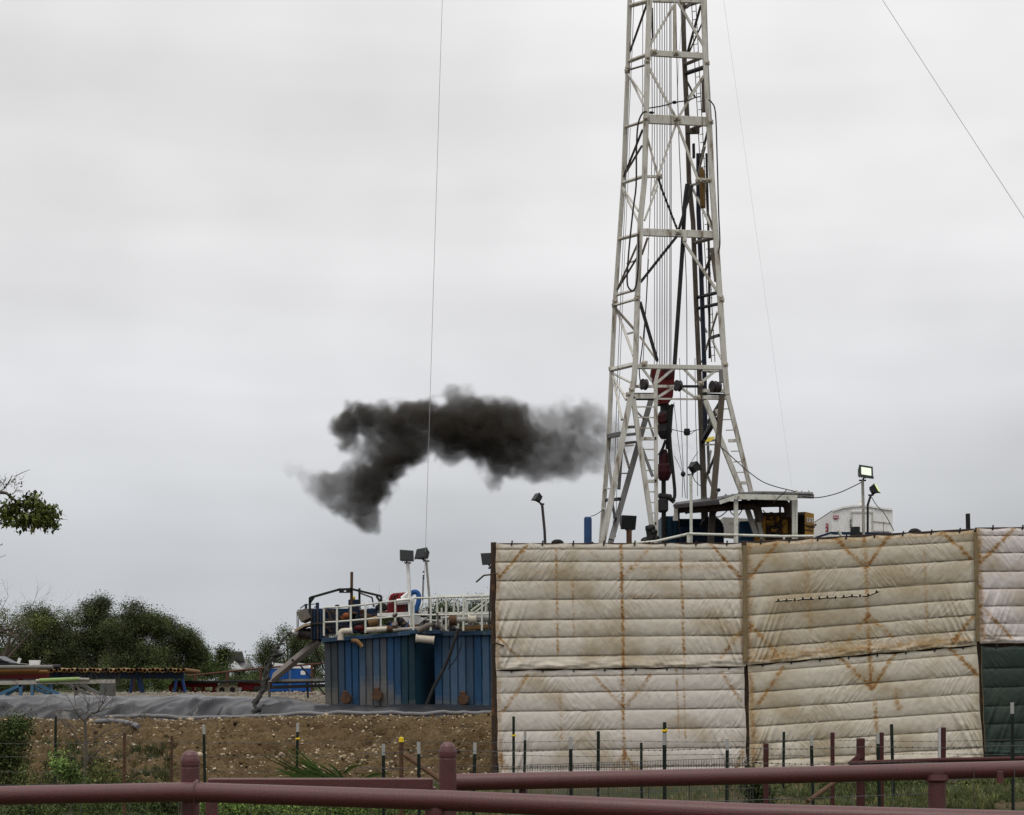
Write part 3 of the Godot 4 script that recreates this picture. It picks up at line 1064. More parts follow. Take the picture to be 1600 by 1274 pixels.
	for k in range(1, 38, 3):
		var kn = shape()
		kn.ball(rope[k] + Vector3(0, 0.0, 0.01), Vector3(0.022, 0.036, 0.02), 5, 7)
		part("knot", kn, mats.black_steel, rp)


# ---------------------------------------------------------------- trees
func leaf_cluster(seed_: int, n: int, spread: float, leaf: float) -> ArrayMesh:
	rng.seed = seed_
	var s = shape()
	for i in n:
		var p = Vector3(rng.randfn(), rng.randfn(), rng.randfn()) * spread * 0.5
		var b = Basis.from_euler(Vector3(rng.randf() * 6.3, rng.randf() * 6.3, rng.randf() * 6.3))
		var l = leaf * rng.randf_range(0.6, 1.3)
		var w = l * 0.46
		var a0 = p
		var a1 = p + b * Vector3(w * 0.5, l * 0.5, 0.0)
		var a2 = p + b * Vector3(0, l, w * 0.2)
		var a3 = p + b * Vector3(-w * 0.5, l * 0.5, 0.0)
		s.flat(a0, a1, a2, b.z)
		s.flat(a0, a2, a3, b.z)
	return s.mesh(Vector3.ZERO)


# blobs: [x, y, half-width, half-height] read in the photograph, turned into a crown of that size at distance d
func crown(parent: Node3D, called: String, blobs: Array, d: float, n: int, cluster: ArrayMesh, mat: Material, seed_: int, thin: float, lo: float, hi: float, shell: float = 0.5) -> void:
	var g = MultiMesh.new()
	g.transform_format = MultiMesh.TRANSFORM_3D
	g.use_colors = true
	g.mesh = cluster
	var hole = FastNoiseLite.new()
	hole.seed = seed_
	hole.frequency = 0.55 * 100.0 / d
	hole.fractal_octaves = 2
	rng.seed = seed_
	var area = 0.0
	for b in blobs:
		area += b[2] * b[3]
	var places = []
	var tints = []
	var base = parent.position
	for b in blobs:
		var m = int(n * b[2] * b[3] / area)
		var c = spot(b[0], b[1], d)
		var rx = span(b[2], d)
		var ry = span(b[3], d)
		var off = rng.randf_range(-0.5, 0.5) * rx
		for i in m:
			var q = Vector3(rng.randfn(), rng.randfn(), rng.randfn()).normalized() * pow(rng.randf(), shell)
			var p = c + Vector3(q.x * rx, q.y * ry, q.z * rx * 0.9 + off)
			var h = hole.get_noise_3dv(p)
			if h < thin + rng.randf_range(-0.12, 0.12):
				continue
			var s = rng.randf_range(lo, hi)
			places.append(Transform3D(Basis.from_euler(Vector3(rng.randf() * 6.3, rng.randf() * 6.3, 0)).scaled(Vector3(s, s, s)), p - base))
			var k = clampf(1.0 + 1.5 * hole.get_noise_3dv(p * 1.7 + Vector3(50, 0, 0)) + rng.randf_range(-0.2, 0.2), 0.4, 1.9)
			tints.append(Color(k * rng.randf_range(0.9, 1.15), k, k * rng.randf_range(0.8, 1.1)))
	g.instance_count = places.size()
	for i in places.size():
		g.set_instance_transform(i, places[i])
		g.set_instance_color(i, tints[i])
	var o = MultiMeshInstance3D.new()
	o.name = numbered(called, parent)
	o.multimesh = g
	o.material_override = mat
	parent.add_child(o, true)
	tag(o, "", "", "", "stuff")


func grow(s: Shape, from: Vector3, dir: Vector3, length: float, r: float, depth: int, wild: float, droop: float = 0.0) -> void:
	var pts = [from]
	var rad = [r]
	var p = from
	var dd = dir
	var n = 4
	for i in n:
		dd = (dd + Vector3(rng.randfn(), rng.randfn() - droop, rng.randfn()) * wild * 0.4).normalized()
		p += dd * length / n
		pts.append(p)
		rad.append(lerpf(r, r * 0.45, (i + 1.0) / n))
	s.tube(pts, rad, 5 if r < 0.04 else 8, false)
	if depth <= 0:
		return
	var kids = 2 + int(rng.randf() * 2.0)
	for k in kids:
		var at = 1 + int(rng.randf() * n)
		if k == 0:
			at = n
		var nd = (dd + Vector3(rng.randfn(), rng.randfn(), rng.randfn()) * wild).normalized()
		grow(s, pts[at], nd, length * rng.randf_range(0.55, 0.8), rad[at] * 0.75, depth - 1, wild, droop)


func tree(called: String, label: String, group: String, x: float, d: float, blobs: Array, mat: Material, n: int, seed_: int, thin: float, tall: float = 0.0) -> void:
	var foot = spot(x, 1080, d)
	foot.y = ground_y(foot.x, d) - 0.2
	var t = thing(called, label, "tree", foot, group)
	var top = Vector3.ZERO
	for b in blobs:
		top += spot(b[0], b[1], d)
	top /= blobs.size()
	rng.seed = seed_ + 500
	var s = shape()
	var r = 0.028 * (top.y - foot.y) + 0.08
	var mid = foot.lerp(top, 0.45) + Vector3(rng.randfn() * 0.2, 0, 0)
	s.tube([foot, foot.lerp(mid, 0.5) + Vector3(rng.randfn() * 0.1, 0, 0.1), mid, top], [r * 1.25, r, r * 0.8, r * 0.3], 9)
	part("trunk", s, mats.bark, t)
	var l = shape()
	for b in blobs:
		var c = spot(b[0], b[1], d)
		var e = mid.lerp(c, 0.6) + Vector3(rng.randfn(), rng.randfn() * 0.5, rng.randfn()) * 0.25
		l.tube([mid, e, c], [r * 0.55, r * 0.35, r * 0.12], 6)
		for k in 3:
			grow(l, e.lerp(c, 0.6), (c - mid + Vector3(rng.randfn(), rng.randfn(), rng.randfn()) * 1.5).normalized(), span(b[2], d) * 0.9, r * 0.14, 2, 0.5)
	part("limbs", l, mats.bark, t)
	crown(t, "crown", blobs, d, n, mats.far_leaf, mat, seed_, thin, 0.75, 1.35)


func build_far_trees() -> void:
	mats.far_leaf = leaf_cluster(3, 30, 0.46, 0.14)
	var g = "trees beyond the yard"
	tree("bare_tree", "thin grey leafless tree at the photograph's far end, beyond the dark vehicle", g, -4, 112, [[0, 990, 34, 34], [-20, 965, 30, 30], [38, 985, 26, 26], [64, 972, 20, 20]], mats.leaf_olive, 460, 60, 0.05)
	tree("oak_tree", "dark oak with a flat low crown, beyond the white crate", g, 62, 128, [[55, 1005, 42, 40], [85, 985, 34, 36], [60, 965, 40, 20], [95, 1030, 40, 34], [30, 1035, 34, 30], [5, 1030, 30, 34]], mats.leaf_dark, 3000, 61, -0.16)
	tree("oak_tree", "tallest dark oak, over the middle of the pipe rack", g, 150, 132, [[145, 960, 34, 25], [125, 985, 40, 30], [165, 980, 35, 32], [140, 1015, 50, 36], [108, 1030, 44, 34], [175, 1025, 40, 36], [160, 945, 18, 12]], mats.leaf_dark, 3600, 62, -0.16)
	tree("oak_tree", "dark oak with sky showing through its crown, behind the end of the pipe rack", g, 215, 126, [[205, 965, 34, 24], [190, 985, 30, 26], [228, 985, 34, 28], [212, 1008, 36, 24], [245, 975, 22, 18], [200, 1035, 40, 26], [240, 1030, 36, 30]], mats.leaf_dark, 3000, 63, -0.08)
	tree("oak_tree", "dark oak sloping down to the small bright tree", g, 275, 130, [[262, 985, 24, 20], [280, 1005, 32, 26], [302, 1010, 22, 26], [265, 1030, 40, 30], [300, 1040, 32, 28], [318, 1030, 14, 22]], mats.leaf_dark, 2800, 64, -0.14)
	tree("small_tree", "small bright green tree between the big oaks and the white house", g, 345, 120, [[347, 1022, 11, 11], [340, 1036, 15, 13], [355, 1036, 12, 12], [345, 1054, 20, 16], [330, 1050, 14, 15]], mats.leaf_mid, 620, 65, -0.1)
	tree("oak_tree", "dark oak behind the portable toilets and the chute", g, 448, 135, [[446, 995, 20, 16], [425, 1015, 26, 20], [460, 1010, 30, 26], [408, 1036, 24, 22], [440, 1040, 40, 28], [482, 1015, 34, 30], [485, 1045, 40, 30], [398, 1052, 16, 16]], mats.leaf_dark, 2300, 66, -0.2)
	tree("oak_tree", "dark oak whose top shows through the rails of the blue tanks", g, 610, 122, [[560, 1000, 60, 34], [640, 985, 60, 36], [700, 985, 50, 34], [742, 965, 34, 34], [590, 970, 40, 26], [690, 958, 26, 20]], mats.leaf_mid, 2500, 67, -0.22)
	tree("oak_tree", "oak hidden mostly by the sound wall, right of the stair rails", g, 800, 122, [[770, 975, 40, 40], [820, 990, 50, 40], [870, 985, 40, 40]], mats.leaf_mid, 1500, 68, -0.2)
	var shrubs = [[130, 1062, 36, 14], [165, 1056, 24, 16], [205, 1064, 34, 14], [240, 1058, 28, 16], [275, 1062, 30, 14], [310, 1066, 26, 12], [365, 1068, 26, 12], [395, 1070, 18, 14], [450, 1066, 40, 14], [60, 1064, 40, 14], [20, 1066, 30, 14]]
	var names = ["round green shrub under the tallest oak", "bright green shrub at the tallest oak's foot, behind the pipe ends", "low green shrub in front of the sky-gapped oak", "green shrub behind the red trailer's front end", "green shrub between the blue trestles", "low green shrub above the trailer's red beams", "green shrub before the white house", "green shrub left of the portable toilets", "long low shrub behind the portable toilets", "dark shrub behind the lime pipe", "dark shrub behind the covered vehicle"]
	for i in shrubs.size():
		var b = shrubs[i]
		var d = 108.0 + 3.0 * (i % 3)
		var foot = spot(b[0], 1080, d)
		foot.y = ground_y(foot.x, d)
		var t = thing("shrub", names[i], "shrub", foot, "shrubs under the trees")
		var s = shape()
		rng.seed = 200 + i
		for k in 5:
			grow(s, foot, Vector3(rng.randfn() * 0.5, 1, rng.randfn() * 0.5).normalized(), span(b[3], d) * 1.4, 0.03, 1, 0.4)
		part("stems", s, mats.twig, t)
		crown(t, "foliage", [[b[0], b[1], b[2], b[3]], [b[0] - b[2] * 0.5, b[1] + 6, b[2] * 0.7, b[3] * 0.8], [b[0] + b[2] * 0.5, b[1] + 5, b[2] * 0.7, b[3] * 0.8]], d, 420, mats.far_leaf, mats.leaf_mid if i != 8 else mats.leaf_dark, 300 + i, -0.3, 0.6, 1.1)


# ---------------------------------------------------------------- the yard left of the tanks
func build_yard() -> void:
	# white house far off
	var d = 215.0
	var foot = spot(374, 1080, d)
	foot.y = ground_y(foot.x, d)
	var house = thing("white_house", "distant white house with a grey gable roof between the trees", "house", foot)
	var s = shape()
	var l = spot(362, 1047, d)
	var r = spot(384, 1047, d)
	s.box(Vector3((l.x + r.x) * 0.5 + 2.0, (foot.y + l.y) * 0.5, -d - 3.0), Vector3(r.x - l.x + 4.0, l.y - foot.y, 7.0))
	s.prism([Vector2(-1.2, 0.0), Vector2(1.3, 0.0), Vector2(0.1, 1.25)], 0.1, spot(365.5, 1047, d - 0.55))
	part("wall", s, plain("house_white", Color(0.62, 0.63, 0.64), 0.8), house)
	s = shape()
	s.bar(spot(361.5, 1042, d + 3), spot(385, 1042, d + 3), 8.2, 0.2, Vector3(0, 0.86, -0.5))
	s.prism([Vector2(-4.2, -0.2), Vector2(0, 1.5), Vector2(4.2, -0.2)], 2.4, spot(376, 1046.5, d + 3.0), Basis(Vector3.FORWARD, Vector3.UP, Vector3.RIGHT))
	part("roof", s, mats.roof_grey, house)
	for k in 2:
		s = shape()
		s.box(spot(371 + k * 7, 1053, d - 0.55), Vector3(0.9, 1.1, 0.06))
		part("window", s, mats.glass_dark, house)

	# portable toilets
	potty("blue portable toilet with a white roof, half behind the grey chute", 437, 33, 100.0)
	potty("blue portable toilet with a white roof, beside the blue tank", 471.5, 32, 99.0)

	# red flatbed trailer
	d = 84.0
	foot = spot(345, 1086, d)
	var tr = thing("flatbed_trailer", "red flatbed trailer with two pale wheels behind the liner", "trailer", foot)
	s = shape()
	s.bar(spot(276, 1066.5, d), spot(512, 1063.5, d), 2.3, 0.13, Vector3.UP, 0.02)
	part("deck", s, mats.rubber, tr)
	for off in [-0.5, 0.7]:
		s = shape()
		s.beam(spot(268, 1071, d + off), spot(340, 1071, d + off), 0.12, 0.22)
		s.beam(spot(372, 1071, d + off), spot(425, 1072, d + off), 0.12, 0.26)
		s.beam(spot(264, 1082.5, d + off), spot(338, 1081, d + off), 0.1, 0.14)
		part("side_beam", s, mats.trailer_red, tr)
	for x in [266, 285, 301, 318, 334]:
		s = shape()
		s.bar(spot(x, 1070, d - 0.5), spot(x, 1083, d - 0.5), 0.14, 0.1)
		part("stake", s, mats.trailer_red, tr)
	s = shape()
	s.box(spot(384, 1074, d - 0.4), Vector3(0.75, 0.34, 0.3), Basis(), 0.03)
	s.box(spot(410, 1073, d - 0.4), Vector3(0.5, 0.26, 0.3), Basis(), 0.03)
	part("tool_box", s, mats.trailer_red, tr)
	s = shape()
	s.box(spot(374, 1077, d - 0.6), Vector3(0.22, 0.16, 0.06))
	part("tail_plate", s, mats.tip_white, tr)
	for x in [347, 363.5]:
		var w = shape()
		var c = spot(x, 1078.5, d - 0.6)
		var bs = Basis(Vector3.RIGHT, Vector3.BACK, Vector3.DOWN)
		w.lathe([Vector2(0.15, 0.1), Vector2(0.26, 0.14), Vector2(0.32, 0.09), Vector2(0.32, -0.09), Vector2(0.24, -0.13)], c, bs, 18)
		var o = part("wheel", w, worn("tyre_tan", Color(0.46, 0.4, 0.31), Color(0.16, 0.14, 0.12), 0.4, 0.9, 0.0, Vector3(2, 2, 2), 0.2), tr)
		w = shape()
		w.lathe([Vector2(0.0, 0.06), Vector2(0.06, 0.09), Vector2(0.08, 0.04), Vector2(0.16, 0.06)], c, bs, 14)
		part("rim", w, mats.dark_iron, o)

	# rusty barrier of pipe
	d = 91.0
	var bar = thing("pipe_barrier", "rusty pipe barrier running behind the trailer to the blue tank", "barrier", ground_at(spot(400, 1080, d).x, d))
	s = shape()
	s.tube([spot(292, 1056.5, d), spot(356, 1050, d), spot(407, 1044.5, d), spot(512, 1036.5, d)], 0.055, 8)
	part("top_rail", s, mats.beam_rust, bar)
	for p in [[305, 1055], [355, 1050], [407, 1044.5], [487, 1038.5]]:
		s = shape()
		var a = spot(p[0], p[1], d)
		s.tube([a, Vector3(a.x, ground_y(a.x, d), a.z)], 0.075, 8)
		part("post", s, mats.beam_rust, bar)
	s = shape()
	s.tube([spot(246, 1087.5, 70), spot(330, 1087.5, 70), spot(420, 1086.5, 70), spot(512, 1085.5, 70)], 0.06, 8)
	lone("rusty_pipe", s, mats.beam_rust, "long rusty pipe lying on the gravel in front of the trailer", "pipe")

	# trestles and the row of casing pipes laid on them, ends towards us
	d = 74.0
	var rk = thing("pipe_rack", "dark blue steel pipe rack on splayed blue legs", "rack", ground_at(spot(180, 1080, d).x, d))
	s = shape()
	s.bar(spot(-40, 1056, d + 0.8), spot(288, 1056, d + 0.8), 0.22, 0.3, Vector3.UP, 0.01)
	part("front_beam", s, mats.deep_blue, rk)
	s = shape()
	s.bar(spot(-40, 1056, d + 7.5), spot(275, 1056, d + 7.5), 0.22, 0.3, Vector3.UP, 0.01)
	part("rear_beam", s, mats.deep_blue, rk)
	for x in [212, 281]:
		for e in [[-5, -9, 0.8], [3, 9, 0.8], [8, 12, 0.4]]:
			if x == 212 or e[0] != 8:
				s = shape()
				var f = spot(x + e[1], 1086, d + e[2])
				f.y = ground_y(f.x, d) - 0.05
				s.bar(spot(x + e[0], 1058, d + e[2]), f, 0.11, 0.11)
				part("leg", s, plain("rack_blue", Color(0.02, 0.06, 0.2), 0.5) if e[0] < 8 else mats.deep_blue, rk)
	s = shape()
	s.bar(spot(210, 1060, d + 0.5), spot(208, 1086, d + 0.5), 0.1, 0.1)
	part("leg", s, mats.beam_rust, rk)
	# one pipe, then its copies
	var order = ["first", "second", "third", "fourth", "fifth", "sixth", "seventh", "eighth", "ninth", "tenth", "eleventh", "twelfth", "thirteenth", "fourteenth", "fifteenth", "sixteenth"]
	var proto: Node3D
	var shades = [mats.pipe_rust, worn("pipe_tan", Color(0.36, 0.25, 0.11), Color(0.14, 0.075, 0.035), 0.45, 0.75, 0.0, Vector3(0.6, 0.6, 0.6), 0.3), mats.brown_rust]
	for k in 33:
		var c = spot(74 + k * 6.62, 1047.6 + 0.7 * sin(k * 1.7), d)
		var pipe: Node3D
		if k == 0:
			proto = thing("casing_pipe", "rusty casing pipe in the row on the blue rack", "pipe", c, "casing pipes laid in a row on the rack")
			var q = shape()
			q.tube([c, c + Vector3(-1.2, 0.03, -9.5)], 0.098, 12, false)
			q.tube([c, c + Vector3(-0.06, 0, -0.5)], 0.075, 12, false)
			for i in 12:
				var a = TAU * i / 12
				var b = TAU * (i + 1) / 12
				q.quad(c + Vector3(cos(a), sin(a), 0) * 0.098, c + Vector3(cos(b), sin(b), 0) * 0.098, c + Vector3(cos(b), sin(b), 0) * 0.075, c + Vector3(cos(a), sin(a), 0) * 0.075, Vector3.BACK)
			part("pipe_wall", q, shades[0], proto)
			q = shape()
			q.ball(c + Vector3(-0.06, 0, -0.5), Vector3(0.075, 0.075, 0.02), 4, 10)
			part("bore", q, mats.black_steel, proto)
			pipe = proto
		else:
			pipe = copy(proto)
			pipe.position = c + Vector3(0, 0, 0.12 * sin(k * 2.3))
			pipe.get_child(0).material_override = shades[0 if k % 3 else 1] if k % 7 else shades[2]
		var tone = "dark brown" if k % 7 == 0 and k > 0 else "tan" if k % 3 == 0 and k > 0 else "orange rusty"
		if k == 16:
			pipe.set_meta("label", tone + " casing pipe in the very middle of the row on the rack")
		elif k < 16:
			pipe.set_meta("label", "%s casing pipe, %s from the row's end by the dark vehicle" % [tone, order[k]])
		else:
			pipe.set_meta("label", "%s casing pipe, %s from the row's end by the red trailer" % [tone, order[32 - k]])
	# pipes lying the other way at the near end
	var side = [["long grey pipe on top of the pile beside the dark vehicle", -160, 1044, 82, 1042.5, 0.09, worn("pipe_dull", Color(0.17, 0.165, 0.15), Color(0.09, 0.075, 0.06), 0.42, 0.7, 0.0, Vector3(1, 1, 1), 0.2), 72.0], ["long yellow-orange pipe under the grey one, beside the dark vehicle", -160, 1051, 60, 1047, 0.11, mats.pipe_rust, 72.1], ["second yellow-orange pipe, lowest of the pile beside the dark vehicle", -160, 1055, 75, 1050, 0.09, mats.pipe_rust, 72.4], ["dark pipe with an open black end on the pile beside the dark vehicle", -60, 1046, 94, 1042, 0.11, mats.black_steel, 72.8]]
	for q in side:
		s = shape()
		s.tube([spot(q[1], q[2], q[7]), spot(q[3], q[4], q[7] - 0.4)], q[5], 12)
		lone("side_pipe", s, q[6], q[0], "pipe", "pipes lying lengthwise")
	s = shape()
	s.bar(spot(-120, 1058, 73.0), spot(75, 1056, 73.0), 0.3, 0.3)
	s.bar(spot(32, 1058, 73.0), spot(32, 1090, 73.0), 0.16, 0.16)
	s.bar(spot(-60, 1058, 73.0), spot(-60, 1090, 73.0), 0.16, 0.16)
	lone("red_trestle", s, worn("trestle_red", Color(0.09, 0.011, 0.012), Color(0.04, 0.012, 0.012), 0.42, 0.6, 0.0, Vector3(1, 1, 1), 0.2), "dark red trestle under the lengthwise pipes", "trestle")

	# blue truss catwalk
	d = 63.0
	var cw = thing("truss_catwalk", "blue steel truss with a grey top chord and a grey end plate", "truss", ground_at(spot(90, 1080, d).x, d))
	s = shape()
	s.bar(spot(-60, 1068, d), spot(180, 1065, d), 0.16, 0.12)
	part("top_chord", s, mats.pipe_grey, cw)
	s = shape()
	s.bar(spot(-60, 1094, d + 0.3), spot(165, 1092, d + 0.3), 0.12, 0.1)
	part("bottom_chord", s, mats.truss_blue, cw)
	for e in [[-30, 1069, -30, 1094, 0], [32, 1069, 32, 1094, 0], [50, 1069, 50, 1094, 0], [0, 1085, 34, 1070, 0], [-30, 1070, 0, 1090, 0], [58, 1070, 96, 1087, 0], [54, 1076, 90, 1092, 1], [8, 1088, 30, 1074, 1], [78, 1069, 80, 1092, 1], [103, 1069, 150, 1091, 1], [124, 1069, 166, 1090, 1], [118, 1068, 120, 1092, 1]]:
		s = shape()
		s.bar(spot(e[0], e[1], d + 0.12 * e[4]), spot(e[2], e[3], d + 0.12 * e[4]), 0.12, 0.1)
		part("brace", s, mats.truss_blue if e[0] < 100 else mats.grey_steel, cw)
	s = shape()
	s.box(spot(168.5, 1079, d), Vector3(0.62, 0.58, 0.1), Basis(), 0.01)
	part("end_plate", s, worn("plate_grey", Color(0.1, 0.105, 0.105), Color(0.06, 0.05, 0.045), 0.4, 0.6, 0.1, Vector3(0.8, 0.8, 0.8), 0.2), cw)
	var lime = thing("lime_pipe", "lime green pipe with grey threaded ends lying on the truss", "pipe", spot(100, 1065, 62.9))
	s = shape()
	s.tube([spot(62, 1063.8, 62.9), spot(124, 1061.4, 62.9)], 0.085, 12)
	part("pipe_body", s, mats.lime_paint, lime)
	for e in [[56, 1064.1, 62, 1063.8], [124, 1061.4, 139, 1062.2]]:
		s = shape()
		s.tube([spot(e[0], e[1], 62.9), spot(e[2], e[3], 62.9)], 0.06, 10)
		part("pipe_end", s, mats.pipe_grey, lime)

	# dark covered vehicle and white crate behind the pile
	d = 88.0
	var car = thing("dark_vehicle", "dark grey vehicle with a white mirror behind the pipe pile", "vehicle", ground_at(spot(10, 1080, d).x, d))
	s = shape()
	var body = [Vector2(-3.2, 0), Vector2(2.15, 0), Vector2(2.2, 0.75), Vector2(1.7, 0.95), Vector2(0.55, 1.08), Vector2(-0.2, 1.45), Vector2(-3.2, 1.5)]
	s.prism(body, 1.8, Vector3(spot(5, 0, d).x, spot(0, 1080, d).y + 0.55, -d))
	part("body", s, worn("car_dark", Color(0.045, 0.048, 0.055), Color(0.1, 0.1, 0.1), 0.3, 0.35, 0.2, Vector3(0.6, 0.6, 0.6), 0.1), car)
	s = shape()
	s.bar(spot(28, 1037, d - 0.95), spot(31, 1029, d - 0.95), 0.16, 0.1)
	part("mirror", s, mats.tip_white, car)
	s = shape()
	s.bar(spot(-30, 1031, d - 0.92), spot(14, 1034, d - 0.92), 0.02, 0.5, Vector3.BACK)
	part("side_window", s, mats.glass_dark, car)
	for x in [-40, 38]:
		s = shape()
		s.lathe([Vector2(0, 0.12), Vector2(0.3, 0.12), Vector2(0.36, 0.06), Vector2(0.36, -0.12)], Vector3(spot(x, 0, d).x, spot(0, 1080, d).y + 0.25, -d + 0.9), Basis(Vector3.RIGHT, Vector3.BACK, Vector3.DOWN), 14)
		part("wheel", s, mats.rubber, car)
	s = shape()
	var cr = spot(54, 1038.5, 74.5)
	s.taper(cr, Vector2(0.5, 0.26), Vector2(0.4, 0.22), 0.4, Basis.from_euler(Vector3(-1.57, 0, 0)))
	lone("white_crate", s, mats.white_paint, "small white plastic box on top of the pipe pile", "box")


func potty(label: String, x: float, wpx: float, d: float) -> void:
	var c = spot(x, 1080, d)
	c.y = ground_y(c.x, d)
	var w = span(wpx, d)
	var top = spot(x, 1045, d).y
	var t = thing("portable_toilet", label, "portable toilet", c, "portable toilets")
	var s = shape()
	s.box(Vector3(c.x, (c.y + top) * 0.5, c.z), Vector3(w * 0.94, top - c.y, 1.15), Basis(), 0.05)
	part("cabin", s, mats.potty_blue, t)
	s = shape()
	s.prism([Vector2(-w * 0.52, 0), Vector2(w * 0.52, 0), Vector2(w * 0.5, 0.06), Vector2(w * 0.2, 0.3), Vector2(-w * 0.16, 0.36), Vector2(-w * 0.5, 0.1)], 1.25, Vector3(c.x, top, c.z))
	part("roof", s, mats.tip_white, t)
	s = shape()
	s.box(Vector3(c.x + 0.02, c.y + 0.95, c.z + 0.585), Vector3(w * 0.55, 1.75, 0.04), Basis(), 0.015)
	var door = part("door", s, mats.potty_blue, t)
	s = shape()
	s.box(Vector3(c.x + w * 0.12, top - 0.28, c.z + 0.62), Vector3(0.3, 0.26, 0.02))
	part("notice", s, mats.tip_white, door)
	for k in [-0.42, 0.42]:
		s = shape()
		s.box(Vector3(c.x + w * k, (c.y + top) * 0.5, c.z + 0.58), Vector3(0.08, (top - c.y) * 0.94, 0.05), Basis(), 0.015)
		part("rib", s, mats.potty_blue, t)
	s = shape()
	s.tube([Vector3(c.x - w * 0.4, top - 0.1, c.z - 0.4), Vector3(c.x - w * 0.4, top + 0.5, c.z - 0.4)], 0.05, 8)
	part("vent_pipe", s, mats.tip_white, t)


# ---------------------------------------------------------------- the mud tanks and what stands on them
func tank(label: String, tl: Vector2, tr: Vector2, bl: Vector2, br: Vector2, dl: float, dr: float, look: Array) -> Node3D:
	var a = spot(tl.x, tl.y, dl)
	var b = spot(tr.x, tr.y, dr)
	var c = spot(bl.x, bl.y, dl)
	var e = spot(br.x, br.y, dr)
	var along = (b - a)
	along.y = 0
	var out = along.normalized().cross(Vector3.UP) * -1.0
	if out.z < 0:
		out = -out
	var t = thing("mud_tank", label, "tank", (c + e) * 0.5, "blue mud tanks")
	var n = look.size()
	for k in n:
		var s = shape()
		var prof = [[0.0, -0.06], [0.1, -0.06], [0.18, 0.0], [0.94, 0.0], [1.0, -0.06]]
		var splash = look[k][1]
		for i in prof.size() - 1:
			var u0 = (k + prof[i][0]) / n
			var u1 = (k + prof[i + 1][0]) / n
			var o0 = out * prof[i][1]
			var o1 = out * prof[i + 1][1]
			for q in 14:
				var v0 = q / 14.0
				var v1 = (q + 1) / 14.0
				var muddy = smoothstep(1.0 - splash - 0.1, 1.0 - splash + 0.14, v0 + 0.04 * sin(k * 2.7))
				var drip = 0.5 + 0.5 * sin(k * 5.1 + i)
				s.tint = look[k][0].lerp(Color(0.15, 0.142, 0.13), muddy * 0.7) * (1.0 - 0.18 * drip * (1.0 - v0))
				s.quad(a.lerp(b, u0).lerp(c.lerp(e, u0), v0) + o0, a.lerp(b, u1).lerp(c.lerp(e, u1), v0) + o1, a.lerp(b, u1).lerp(c.lerp(e, u1), v1) + o1, a.lerp(b, u0).lerp(c.lerp(e, u0), v1) + o0, out)
		part("wall_panel", s, mats.panel_paint, t)
	# body, ends and top
	var s = shape()
	var back = out * -2.6
	var inn = out * -0.062
	s.quad(a + inn, c + inn, c + back, a + back, -along)
	s.quad(b + inn, e + inn, e + back, b + back, along)
	s.quad(a + back, b + back, e + back, c + back, -out)
	s.quad(a + inn, b + inn, b + back, a + back, Vector3.UP)
	s.quad(a + inn, b + inn, e + inn, c + inn, out)
	part("body", s, mats.teal_dark, t)
	s = shape()
	s.bar(a + out * 0.05 + Vector3(0, -0.05, 0), b + out * 0.05 + Vector3(0, -0.05, 0), 0.16, 0.14, Vector3.UP, 0.01)
	part("top_rim", s, mats.tank_blue, t)
	s = shape()
	s.bar(c + out * 0.0 + Vector3(0, -0.07, 0), e + out * 0.0 + Vector3(0, -0.07, 0), 0.18, 0.14, Vector3.UP, 0.01)
	part("base_skid", s, mats.black_steel, t)
	return t


func valve(at: Vector3, parent: Node3D, mat: Material) -> void:
	var s = shape()
	var bs = Basis(Vector3.RIGHT, Vector3.BACK, Vector3.DOWN)
	s.lathe([Vector2(0, 0.34), Vector2(0.17, 0.34), Vector2(0.17, 0.26), Vector2(0.1, 0.24), Vector2(0.1, 0.14), Vector2(0.19, 0.12), Vector2(0.19, 0.0)], at, bs, 12)
	s.box(at + Vector3(0, 0.17, 0.2), Vector3(0.16, 0.2, 0.16), Basis(), 0.03)
	s.box(at + Vector3(0.12, 0.06, 0.12), Vector3(0.14, 0.1, 0.1), Basis.from_euler(Vector3(0, 0, 0.4)), 0.02)
	s.tube([at + Vector3(-0.05, 0.1, 0.2), at + Vector3(-0.1, 0.24, 0.22)], 0.025, 6)
	part("valve", s, mat, parent)


